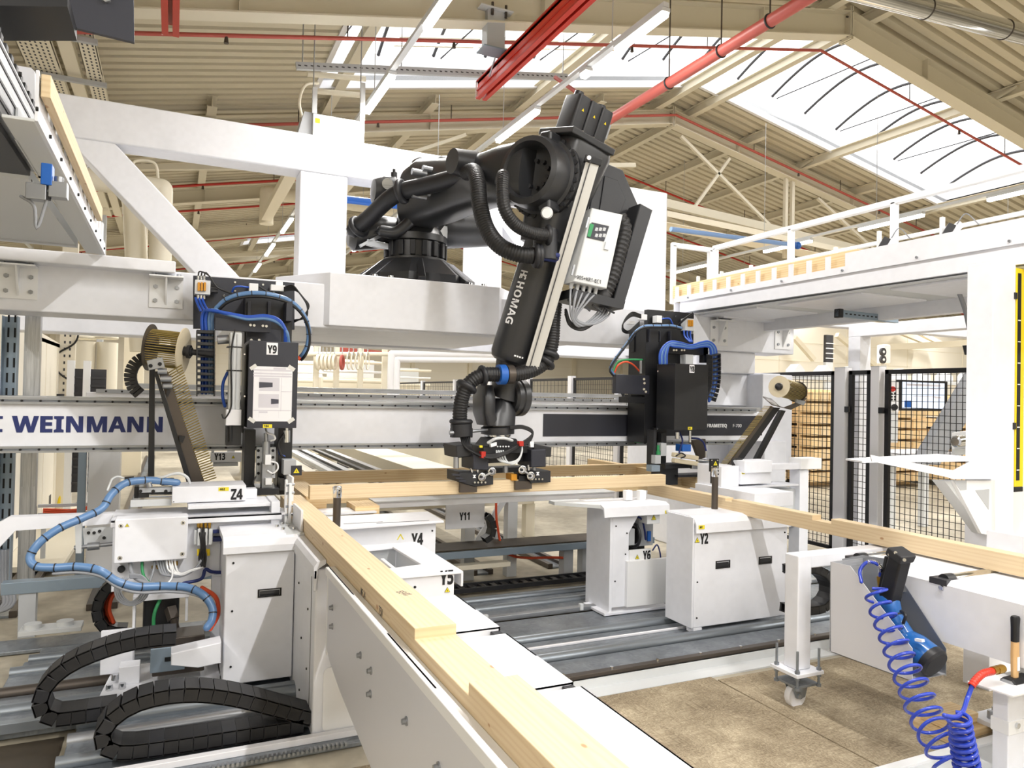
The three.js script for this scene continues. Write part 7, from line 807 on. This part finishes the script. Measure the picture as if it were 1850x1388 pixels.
// ---------------------------------------------------------------- overhead rails, pipes, ducts
function monorail(name, label, x, y, z0, z1) { thing(name, label, 'rail', g => { part(g, 'web', [box(x - 0.06, x - 0.035, y + 0.02, y + 0.26, z0, z1, 0), box(x + 0.035, x + 0.06, y + 0.02, y + 0.26, z0, z1, 0), box(x - 0.06, x + 0.06, y + 0.22, y + 0.26, z0, z1, 0)], M.orange); part(g, 'flange', [box(x - 0.085, x - 0.02, y, y + 0.03, z0, z1), box(x + 0.02, x + 0.085, y, y + 0.03, z0, z1), box(x - 0.08, x + 0.08, y + 0.26, y + 0.28, z0, z1), box(x - 0.075, x + 0.075, y + 0.12, y + 0.14, z0, z1, 0)], M.red); part(g, 'end_frame', [box(x - 0.086, x + 0.086, y + 0.255, y + 0.27, z0 - 0.008, z0), box(x - 0.086, x - 0.07, y, y + 0.27, z0 - 0.008, z0)], M.bright); }, 'red crane rails'); }
monorail('crane_rail', 'thick orange red crane rail hanging above the robot elbow', 4.05, 6.08, -10.05, -1.5); monorail('crane_rail', 'red crane rail with dark slot beside the black chute', -0.115, 5.5, -8.7, -1.5);
thing('rail_hanger', 'grey box hanger holding the orange red rail under the roof frame', 'hanger', g => { const z = -9.2; part(g, 'box', box(3.74, 4.0, 6.42, 6.93, z - 0.1, z + 0.1, 0.006), M.grey); part(g, 'top_plate', box(3.62, 4.1, 6.93, 6.95, z - 0.16, z + 0.16), M.lightgrey); part(g, 'bottom_plate', box(3.68, 4.16, 6.4, 6.42, z - 0.14, z + 0.14), M.bluesteel); part(g, 'bolt', [[3.8, 0.12], [4.0, 0.12]].map(p => cyl([p[0], 6.85, z + p[1]], [p[0], 7.02, z + p[1]], 0.02, 0.02, 6)), M.brown).userData.kind = 'stuff'; part(g, 'rod', cyl([3.95, 6.2, z - 0.3], [3.95, 6.4, z - 0.1], 0.012), M.steel); });
thing('water_pipe', 'thick dull red pipe with black clamps slanting above the robot motors', 'pipe', g => { part(g, 'pipe', cyl([5.19, 5.4, -2], [5.19, 5.4, -9.6], 0.062, 0.062, 20), M.pipered); for (const z of [-5.4, -6.1, -7.0]) { part(g, 'clamp', ring([5.19, 5.4, z], Z, 0.066, 0.01), M.plastic); part(g, 'hanger', cyl([5.19, 5.46, z], [5.19, roofY(5.19) - 0.2, z], 0.008), M.brown); } part(g, 'riser', cyl([5.19, 5.4, -8.2], [5.0, 6.4, -9.5], 0.03), M.pipered); });
for (const [z, d, l, r] of [[-9.75, 0.62, 'just past the roof frame beside the rooflight', 0.026], [-14.0, 0.36, 'crossing above the robot motors', 0.03], [-17.6, 0.5, 'first of those past the lattice frame', 0.028], [-20.6, 0.4, 'second of those past the lattice frame', 0.028], [-24.6, 0.5, 'third of those past the lattice frame', 0.028], [-30, 0.5, 'fourth of those past the lattice frame', 0.028]])
  thing('sprinkler_pipe', `thin red sprinkler pipe following the roof slope, ${l}`, 'pipe', g => { const y = x => roofY(x) - d; part(g, 'pipe', [cyl([-7, y(-7), z], [XR, y(XR), z], r), cyl([XR, y(XR), z], [28, y(28), z], r)], z > -15 ? M.pipered : M.red); part(g, 'hanger', [-4, -1, 2, 5, 8, 13, 16, 19, 22].map(x => cyl([x, y(x), z], [x, roofY(x) - 0.05, z], 0.01, 0.01, 6)), M.brown).userData.kind = 'stuff'; part(g, 'nozzle', [-2.5, 0.5, 3.5, 6.5, 14.5, 17.5, 20.5].map(x => cyl([x, y(x), z], [x, y(x) - 0.1, z], 0.018, 0.03, 8)), M.brown).userData.kind = 'stuff'; }, 'red sprinkler pipes');
thing('spiral_duct', 'shiny round metal duct crossing the top corner above the railing', 'duct', g => { const a = V(...atz(1520, -25, -6.4)), b = V(...atz(1960, 92, -6.4)); part(g, 'duct', cyl(a, b, 0.13, 0.13, 28), M.chrome); for (const t of [0.3, 0.62, 0.75]) part(g, 'band', ring(a.clone().lerp(b, t), b.clone().sub(a).normalize().toArray(), 0.132, 0.008), M.brown); part(g, 'hanger', cyl(a.clone().lerp(b, 0.72), a.clone().lerp(b, 0.72).add(V(0, 1.2, 0)), 0.008), M.steel); });
thing('heater_unit', 'grey metal air heater box hanging above the white top beam', 'heater', g => { const z = -9.6; part(g, 'casing', box(1.55, 2.22, 4.7, 5.28, z - 0.5, z, 0.01), M.lightgrey); part(g, 'side_duct', prism('z', [[1.3, 4.7], [1.55, 4.7], [1.55, 5.3], [1.45, 5.3]], z - 0.5, z - 0.05), M.grey); parts(g, 'bracket', [box(1.54, 1.6, 5.28, 5.62, z - 0.05, z), box(2.16, 2.22, 5.28, 5.8, z - 0.05, z)], M.lightgrey); part(g, 'sign', box(1.58, 1.64, 5.16, 5.22, z, z + 0.002, 0), M.signyellow); parts(g, 'rod', [cyl([1.58, 5.6, z - 0.2], [1.58, 6.8, z - 0.2], 0.008), cyl([2.2, 5.7, z - 0.2], [2.2, 6.9, z - 0.2], 0.008)], M.steel); part(g, 'conduit', [tube([[1.5, 5.2, z - 0.3], [1.42, 5.5, z - 0.3], [1.5, 5.75, z - 0.3], [1.65, 5.8, z - 0.3]], 0.02)], M.cream); });
thing('strut_rail', 'perforated grey strut rail hung below the rooflight', 'rail', g => { const a = V(1.42, 6.14, -10.3), b = V(5.64, 6.84, -10.3); part(g, 'rail', bar(a, b, 0.06, 0.1), M.grey); part(g, 'slot', Array.from({ length: 50 }, (_, i) => { const p = a.clone().lerp(b, (i + 0.5) / 50).add(V(0, 0, 0.031)); return new THREE.BoxGeometry(0.04, 0.015, 0.002).translate(p.x, p.y, p.z); }), M.slot).userData.kind = 'stuff'; part(g, 'rod', [0.02, 0.35, 0.98].map(t => { const p = a.clone().lerp(b, t); return cyl(p, p.clone().add(V(0, 0.7, 0)), 0.008); }), M.steel); });
for (const [q, l] of [[[[1.68, 6.36], [2.54, 6.46]], 'upper of two short conduits beside the heater box'], [[[1.8, 6.13], [2.5, 6.2]], 'lower of two short conduits beside the heater box']]) solo('conduit', l, 'conduit', cyl([...q[0], -11], [...q[1], -11], 0.04, 0.04, 14), M.cream, 'short conduits');
for (const [x0, x1, l] of [[-1.8, -1.42, 'wide perforated cable tray under the roof beside the black chute'], [-1.13, -0.94, 'narrow perforated cable tray under the roof beside the red rail']])
  thing('cable_tray', l, 'cable tray', g => { const y = 5.8; part(g, 'tray', [box(x0, x1, y, y + 0.01, -20, -8, 0), box(x0, x0 + 0.008, y, y + 0.06, -20, -8, 0), box(x1 - 0.008, x1, y, y + 0.06, -20, -8, 0)], M.cream); const h = []; for (let z = -12.4; z < -8.2; z += 0.1) for (let x = x0 + 0.045; x < x1 - 0.02; x += 0.055) h.push(new THREE.BoxGeometry(0.02, 0.002, 0.05).translate(x, y - 0.001, z)); part(g, 'slot', h, M.slot).userData.kind = 'stuff'; });
solo('cable_cover', 'plain beige cover strip between the two cable trays', 'cover', box(-1.36, -1.2, 5.82, 5.86, -20, -8, 0), M.beige); for (const z of [-9.85, -11.2]) solo('strut_rail', `dark strut under the cable trays, ${z > -10 ? 'upper' : 'lower'} of two`, 'rail', box(-1.9, -0.9, 5.72, 5.78, z - 0.03, z + 0.03), M.grey, 'struts under the cable trays');
thing('heating_pipe', 'fat beige insulated pipe with elbow behind the white diagonal', 'pipe', g => { const z = -11, r = 0.14; part(g, 'pipe', [cyl([-1.6, 4.42, z], [-0.2, 4.4, z], r, r, 20), cyl([-0.2, 4.4, z], [-0.18, 2.2, z], r, r, 20), ball([-0.2, 4.4, z], r)], M.cream); part(g, 'pipe', cyl([-0.55, 4.3, z - 0.25], [-0.4, 2.2, z - 0.25], r, r, 20), M.cream); part(g, 'bail', tube([[-0.55, 4.5, z], [-0.54, 4.72, z], [-0.3, 4.74, z], [-0.24, 4.5, z]], 0.02, 30), M.cream); });
thing('steam_pipe', 'thin silver pipe loops above the fat beige pipe', 'pipe', g => { const q = (x, y, z = -11.4) => P3(x, y, z); part(g, 'pipe', [tube([q(160, 330), q(155, 300), q(150, 280), q(165, 270), q(230, 275), q(380, 292)], 0.035, 60), tube([q(205, 275), q(207, 300), q(200, 316), q(165, 313)], 0.028, 40)], M.chrome); });
thing('supply_duct', 'long pale pipe crossing behind the bridge columns', 'duct', g => { part(g, 'pipe', [cyl([1.9, 6.35, -18], [8.5, 6.3, -18], 0.16, 0.16, 18), cyl([1.9, 6.35, -18], [1.9, 5.6, -18], 0.16, 0.16, 18), ball([1.9, 6.35, -18], 0.16)], M.cream); });
thing('lamp_gondola', 'beige sheet metal channel slanting beside the tube lamps', 'channel', g => { for (const x of [1.75, 2.8]) part(g, 'channel', box(x, x + 0.22, 5.6, 5.75, -17.6, -12.5, 0.006), M.beige); });
thing('cable_tray', 'wide beige tray with pale edge hung from the lattice posts', 'cable tray', g => { const z = -13.9, a = P3(1205, 386, z), b = P3(1850, 520, z); part(g, 'edge', bar(a, b, 0.02, 0.14), M.cream); part(g, 'bed', bar(a.clone().add(V(0, -0.2, -0.3)), b.clone().add(V(0, -0.2, -0.3)), 0.6, 0.02), M.beige); });
thing('slotted_duct', 'galvanised slotted cable duct on end beside the lettered beam', 'cable duct', g => { const x = -1.03, z = -6.3; part(g, 'duct', [box(x - 0.09, x + 0.0, 0.3, 2.2, z - 0.1, z - 0.09, 0), box(x - 0.09, x - 0.086, 0.3, 2.2, z - 0.1, z, 0), box(x, x + 0.004, 0.3, 2.2, z - 0.1, z, 0)], M.bluesteel); const s = []; for (let y = 0.4; y < 2.2; y += 0.11) for (const d of [0.02, 0.06]) s.push(box(x - 0.09 + d, x - 0.078 + d, y, y + 0.07, z - 0.09, z - 0.087, 0)); part(g, 'slot', s, M.dark).userData.kind = 'stuff'; part(g, 'cable', [0, 1, 2, 3].map(i => tube([[x - 0.07 + i * 0.02, 0.5, z - 0.05], [x - 0.06 + i * 0.02, 0.28, z - 0.04], [x - 0.03 + i * 0.02, 0.12, z], [x - 0.3, 0.05, z + 0.02]], 0.014, 20)), M.graycable); });
solo('profile_post', 'bare aluminium profile post beside the slotted duct', 'post', [box(-1.0, -0.9, 0.2, 2.3, -6.5, -6.42), box(-0.98, -0.93, 0.2, 2.3, -6.42, -6.41)], M.alu, null, 'y');
thing('cable_duct', 'slotted zinc cable duct under the platform by the white frame', 'cable duct', g => { const z = -4.5, a = P3(1512, 566, z), b = P3(1620, 578, z); part(g, 'duct', bar(a, b, 0.04, 0.06), M.bluesteel); part(g, 'end', bar(a, a.clone().lerp(b, 0.06), 0.06, 0.075), M.black); part(g, 'slot', Array.from({ length: 12 }, (_, i) => { const p = a.clone().lerp(b, 0.12 + i * 0.07).add(V(0, 0, 0.021)); return new THREE.BoxGeometry(0.025, 0.01, 0.002).translate(p.x, p.y, p.z); }), M.dark).userData.kind = 'stuff'; });

// ---------------------------------------------------------------- machines and stock in the back of the hall
thing('rear_table', 'long pale machine table with rails running back below the lettered beam', 'table', g => { for (const [x, w] of [[1.3, 0.12], [2.5, 0.5], [3.9, 0.12]]) part(g, 'side_beam', box(x, x + w, 0.55, 0.85, -16.4, -7.6, 0.006), M.cream); for (const x of [1.45, 1.62, 1.95]) part(g, 'rail', box(x, x + 0.07, 0.85, 0.9, -16.4, -7.4), M.alu); part(g, 'chain', [1.55, 1.85].map(x => box(x, x + 0.05, 0.85, 0.88, -16.4, -7.4, 0)), M.plastic); for (const z of [-8, -11, -14]) part(g, 'cross_beam', box(1.3, 4, 0.4, 0.55, z - 0.08, z + 0.08), M.cream); for (const z of [-8, -12, -16]) for (const x of [1.3, 3.9]) part(g, 'leg', box(x, x + 0.12, 0, 0.4, z - 0.06, z + 0.06), M.cream); });
for (const [x, l] of [[-2.3, 'floor channel under the far side of the blue hose, outermost'], [-1.75, 'brown floor channel, second towards the machine'], [-1.2, 'brown floor channel, third towards the machine'], [-0.55, 'brown floor channel below the white bracket arm'], [2.6, 'floor channel below the pale machine table'], [3.4, 'floor channel beside the orange cable behind Y11']]) thing('floor_channel', l, 'channel', g => { part(g, 'rail', [box(x, x + 0.05, 0, 0.05, -20, -6.4), box(x + 0.16, x + 0.21, 0, 0.05, -20, -6.4)], M.brown); part(g, 'bed', box(x + 0.05, x + 0.16, 0, 0.02, -20, -6.4), M.galv); }, 'floor channels running back');
thing('floor_beam', 'grey steel box beam lying across the floor behind the blue hose', 'beam', g => { part(g, 'beam', box(-1.0, 0.5, 0.3, 0.38, -5.95, -5.85, 0.004), M.bluesteel); for (const x of [-0.9, 0.3]) part(g, 'leg', box(x, x + 0.1, 0, 0.3, -5.94, -5.86), M.grey); });
thing('machine_enclosure', 'tall cream sheet metal enclosure with square vents behind the lettering', 'enclosure', g => { const x = -1.35; part(g, 'side_wall', prism('x', [[-11.5, 0.1], [-7.7, 0.1], [-7.7, 2.55], [-9.5, 2.3], [-11.5, 2.25]], x - 0.04, x), M.wallpaint); for (let i = 0; i < 5; i++) part(g, 'panel_joint', box(x, x + 0.004, 0.1, 2.2, -11 + i * 0.9, -10.985 + i * 0.9, 0), M.beige); for (let i = 0; i < 4; i++) part(g, 'vent', box(x, x + 0.004, 0.2, 0.34, -10.8 + i * 1.05, -10.65 + i * 1.05, 0), M.slot); part(g, 'roof', box(x - 1.2, x, 2.2, 2.25, -11.5, -9.5), M.cream); part(g, 'hose', tube([[x + 0.03, 1.2, -11.3], [x + 0.1, 0.8, -11.3], [x + 0.04, 0.15, -11.2]], 0.02), M.yellow); part(g, 'step', box(x, x + 0.5, 0.05, 0.1, -11.4, -7.7), M.cream); });
thing('perforated_column', 'cream perforated steel column with cables behind the lettering', 'column', g => { const z = -11.2, p = P3(122, 620, z); part(g, 'column', box(p.x - 0.09, p.x + 0.09, 0, 3.6, z - 0.1, z, 0), M.beige); const h = []; for (let y = 1.2; y < 3.5; y += 0.09) for (const d of [-0.03, 0.03]) h.push(new THREE.BoxGeometry(0.02, 0.035, 0.004).translate(p.x + d, y, z)); part(g, 'hole', h, M.slot).userData.kind = 'stuff'; part(g, 'cable', tube([[p.x + 0.1, 2.8, z + 0.02], [p.x + 0.1, 2.3, z + 0.02], [p.x - 0.12, 2.1, z + 0.03], [p.x - 0.1, 1.9, z + 0.03], [p.x + 0.08, 1.75, z + 0.02]], 0.012, 30), M.rubber); part(g, 'canister', cyl([p.x - 0.1, 1.3, z + 0.08], [p.x - 0.1, 1.6, z + 0.08], 0.09), M.black); });
for (const [px, w, l] of [[148, 0.4, 'fat cream vertical duct beside the perforated column'], [192, 0.34, 'cream vertical duct second from the perforated column']]) solo('vertical_duct', l, 'duct', [cyl(P3(px, 700, -15).setY(0), P3(px, 700, -15).setY(2.5), w / 2, w / 2, 24), ring(P3(px, 610, -15).toArray(), Y, w / 2, 0.03)], M.cream, 'vertical ducts');
for (const [px, dx, l] of [[172, 0.1, 'slim dark post between the cream ducts'], [222, 0.35, 'broad cream column before the black fence stretch']]) solo('hall_column', l, 'column', box(P3(px, 700, -16).x, P3(px, 700, -16).x + dx, 0, 5, -16.2, -16), px === 172 ? M.grey : M.warm, null);
for (const [px, l] of [[134, 'white fence leaf with dark grille beside the canister'], [163, 'second white fence leaf with dark grille']]) thing('grille_fence', l, 'fence', g => { const z = -10.4, p = P3(px, 690, z); part(g, 'post', box(p.x - 0.08, p.x, 0, 2.02, z - 0.08, z), M.bright); const s = []; for (let i = 0; i < 14; i++) s.push(box(p.x, p.x + 0.16, 0.5 + i * 0.1, 0.53 + i * 0.1, z - 0.04, z - 0.02, 0)); part(g, 'grille', s.concat([box(p.x, p.x + 0.17, 0.4, 1.92, z - 0.06, z - 0.045, 0)]), M.slot).userData.kind = 'stuff'; });
thing('orange_cable_rack', 'low rack of orange cables on the floor beside the slotted upright', 'rack', g => { const z = -8, p = P3(125, 910, z); part(g, 'rail', [box(p.x - 0.25, p.x + 0.25, p.y - 0.03, p.y, z - 0.02, z), box(p.x - 0.25, p.x + 0.25, p.y - 0.16, p.y - 0.08, z - 0.02, z)], M.grey); part(g, 'cable', [0, 1, 2].map(i => tube([[p.x - 0.2, p.y - 0.04 - i * 0.015, z + 0.02], [p.x + 0.1, p.y - 0.05 - i * 0.015, z + 0.02], [p.x + 0.22, p.y + 0.02, z + 0.02], [p.x + 0.26, p.y + 0.5, z + 0.02]], 0.008, 20)), M.orangecable); parts(g, 'foot', [box(p.x - 0.22, p.x - 0.18, 0, p.y - 0.16, z - 0.02, z), box(p.x + 0.18, p.x + 0.22, 0, p.y - 0.16, z - 0.02, z)], M.grey); });
thing('machine_post', 'white machine post between the orange cables and the nail strip', 'post', g => { const z = -7.2, p = P3(188, 860, z); part(g, 'post', box(p.x - 0.12, p.x + 0.12, 0, 1.2, z - 0.2, z, 0.006), M.bright); part(g, 'side_strip', [box(p.x - 0.2, p.x - 0.14, 0, 1.2, z - 0.1, z - 0.04)], M.bluesteel); });
thing('rear_carriage', 'small white carriage beam marked Y13 below the lettered beam', 'machine', g => { const z = -6.3, a = B9(200, 1115, 385, 1175, z - 0.1, z, 0.003); part(g, 'beam', a, M.bright); part(g, 'lettering', letters('Y13', 0.05, P9(222, 1160, z), X, Y, 0.7), M.ink); warning(g, P9(335, 1145, z + 0.001).toArray(), 0.014); part(g, 'under_rail', B9(215, 1175, 365, 1200, z - 0.1, z - 0.03), M.lightgrey); parts(g, 'bracket', [B9(205, 1085, 222, 1115, z - 0.05, z - 0.02), B9(300, 1080, 345, 1112, z - 0.05, z - 0.02)], M.lightgrey); });
// hose coils hanging on a far rail, pipework, clock
const HZ = -17; thing('coil_rail', 'far cream rail from which the hose coils hang', 'rail', g => { const a = P3(545, 640, HZ), b = P3(860, 640, HZ); part(g, 'rail', cyl(a, b, 0.05), M.cream); for (const x of [575, 612, 656, 700]) part(g, 'post', box(P3(x, 650, HZ).x - 0.06, P3(x, 650, HZ).x + 0.06, 0, 4.2, HZ - 0.3, HZ - 0.2), M.cream); });
[575, 583, 590, 597, 604, 618, 630, 638, 646, 654, 664].forEach((px, i) => thing('hose_coil', i < 5 ? `brown hose coil hanging in the far row, ${nth[i]} of the dense bunch` : i === 5 ? 'orange red hose coil hanging in the far row' : `thin pale hose ring hanging in the far row, ${nth[i - 6]} past the orange one`, 'hose', g => { const c = P3(px, 655 - (i > 5 ? 3 : 0), HZ + 0.2); part(g, 'coil', ring(c.toArray(), [0.9, 0, 0.4], i > 5 ? 0.2 : 0.15, i > 5 ? 0.014 : 0.035, 28, 6), i === 5 ? M.pipered : i > 5 ? M.beige : M.beige); part(g, 'hook', cyl([c.x, c.y + 0.12, c.z], [c.x, c.y + 0.34, c.z], 0.012, 0.012, 5), M.grey); }, 'hose coils on the far rail'));
thing('wall_clock', 'small square clock hanging far behind the blue hose end', 'clock', g => { const z = -20, c = P3(566, 626, z); part(g, 'case', box(c.x - 0.2, c.x + 0.2, c.y - 0.17, c.y + 0.17, z - 0.06, z, 0.01), M.bright); part(g, 'hand', [bar([c.x, c.y, z + 0.004], [c.x + 0.05, c.y + 0.1, z + 0.004], 0.02, 0.006, Z), bar([c.x, c.y, z + 0.004], [c.x + 0.1, c.y - 0.02, z + 0.004], 0.018, 0.006, Z)], M.ink); part(g, 'rod', cyl([c.x, c.y + 0.17, z], [c.x, c.y + 2, z], 0.02), M.grey); });
solo('crane_girder', 'dark red girder far behind the hose coils', 'girder', bar(P3(612, 632, -19), P3(720, 641, -19), 0.1, 0.12), M.pipered);
[[708, 640, 0.09, 'fat white pipe elbow going down beside the hose rings'], [718, 650, 0.065, 'second white pipe elbow beside the hose rings']].forEach(([px, py, r, l]) => thing('elbow_pipe', l, 'pipe', g => { const c = P3(px, py, px < 710 ? -16.5 : -15.6); part(g, 'pipe', [cyl([c.x, 0, c.z], c, r, r, 16), ball(c, r), cyl(c, [c.x + 3.2, c.y + 0.1, c.z], r, r, 16)], M.clearw); }, 'white elbow pipes'));
[[560, -22, 1.2, 'farthest of three pale machines behind the hose coils'], [640, -20, 1.8, 'broadest of three pale machines behind the hose coils'], [735, -25, 1.5, 'pale machine behind the white pipe elbows']].forEach(([px, z, w, l], k) => thing('far_machine', l, 'machine', g => { const c = P3(px, 690, z); part(g, 'body', box(c.x - w / 2, c.x + w / 2, 0, 2.1, z - 1, z, 0.02), M.cream); part(g, 'hood', box(c.x - w / 3, c.x + w / 3, 2.1, 2.6, z - 0.8, z - 0.2, 0.02), M.lightgrey); for (let i = 0; i < 5; i++) part(g, 'pipe', cyl([c.x - w / 2, 1.5 + i * 0.25, z + 0.2 + 0.05 * i], [c.x + w / 2, 1.5 + i * 0.25, z + 0.2 + 0.05 * i], 0.035 + 0.01 * (i % 3)), i % 2 ? M.bright : M.beige); for (let i = 0; i < 4; i++) part(g, 'door', box(c.x - w / 2 + w * i / 4 + 0.03, c.x - w / 2 + w * (i + 1) / 4 - 0.03, 0.2, 1.4, z, z + 0.015), i % 2 ? M.lightgrey : M.warm); }));
// timber stacks behind the mesh
const stackL = ['tallest timber stack seen through the mesh behind the nail reel', 'timber stack seen through the narrow mesh panel', 'timber stack seen through the mesh below the screen', 'timber stack beyond the grey slanting brace'];
[[10.6, -11, 1.9], [12.1, -10.6, 1.95], [13.6, -10.2, 1.85], [15.2, -9.6, 1.9]].forEach(([x, z, h], s) => { for (let i = 0; i < 8; i++) thing('timber_pack', `${stackL[s]}, ${i === 7 ? 'topmost' : nth[i]} layer from the floor`, 'timber pack', g => { const y = 0.12 + i * (h - 0.12) / 8, t = (h - 0.12) / 8; for (let k = 0; k < 6; k++) part(g, 'board', box(x - 0.65 + k * 0.215, x - 0.445 + k * 0.215, y, y + t - 0.05, z - 2.5, z + (rnd() - 0.5) * 0.06, 0), k % 2 ? M.pine : M.pine2, null, 'z'); part(g, 'spacer', box(x - 0.65, x + 0.62, y + t - 0.05, y + t, z - 0.4, z - 0.33, 0), M.pine2); }, 'stacked timber packs'); solo('skid', `wooden skids below the ${stackL[s]}`, 'skid', [box(x - 0.65, x + 0.62, 0, 0.12, z - 0.5, z - 0.35, 0), box(x - 0.65, x + 0.62, 0, 0.12, z - 2.3, z - 2.15, 0)], M.pine2); });
for (let i = 0; i < 9; i++) solo('paper_hood', `small white folded hood on the ledge, ${nth[i]} along from the white upright`, 'hood', prism('z', [[0, 0], [0.22, 0], [0.22, 0.1], [0.11, 0.2], [0, 0.1]].map(p => [9.2 + i * 0.62 + p[0], 2.12 + p[1]]), -9.1, -8.9), M.bright, 'white hoods on the ledge');
solo('ledge', 'pale ledge carrying the small white hoods behind the fence', 'ledge', box(9, 15, 2.06, 2.12, -9.2, -8.8), M.lightgrey);
thing('ventilator', 'white wall box with two round dark fans beside the portal frame', 'ventilator', g => { const z = -11.5, c = P3(1600, 640, z); part(g, 'case', box(c.x - 0.05, c.x + 0.18, c.y - 0.22, c.y + 0.22, z - 0.2, z, 0.03), M.bright); for (const y of [636, 650]) { const p = P3(1593, y, z + 0.02); part(g, 'fan', cyl(p, p.clone().add(V(0, 0, 0.05)), 0.09), M.slot); part(g, 'fan_hub', cyl(p, p.clone().add(V(0, 0, 0.06)), 0.03), M.bright); } part(g, 'pole', box(c.x + 0.02, c.x + 0.1, 0, c.y - 0.22, z - 0.15, z - 0.05), M.lightgrey); });
thing('dark_ladder', 'dark slotted upright against the pale wall behind the fence', 'upright', g => { const z = -16, a = P3(1493, 605, z), b = P3(1505, 655, z); part(g, 'upright', [box(a.x, b.x, b.y, a.y, z - 0.1, z, 0)], M.slot); part(g, 'lower', box(a.x, b.x, 0, b.y, z - 0.1, z), M.lightgrey); part(g, 'rung', [0, 1, 2, 3].map(i => box(a.x - 0.02, b.x + 0.02, b.y + 0.1 + i * 0.15, b.y + 0.13 + i * 0.15, z, z + 0.02)), M.bright); });
for (const [a, b, l] of [[[1435, 610], [1470, 650], 'pale slanting roof strut above the nail reel'], [[1512, 605], [1580, 660], 'pale slanting roof strut beside the dark upright'], [[1625, 600], [1680, 622], 'pale slanting strut past the portal frame'], [[1655, 598], [1700, 622], 'second pale slanting strut past the portal frame']]) solo('wall_strut', l, 'strut', bar(P3(...a, -17), P3(...b, -17), 0.14, 0.14), M.warm, null);
solo('wall_beam', 'pale horizontal beam on the far wall past the portal frame', 'beam', bar(P3(1590, 628, -17), P3(1800, 618, -15), 0.14, 0.2), M.warm);
renderer.render(scene, camera);
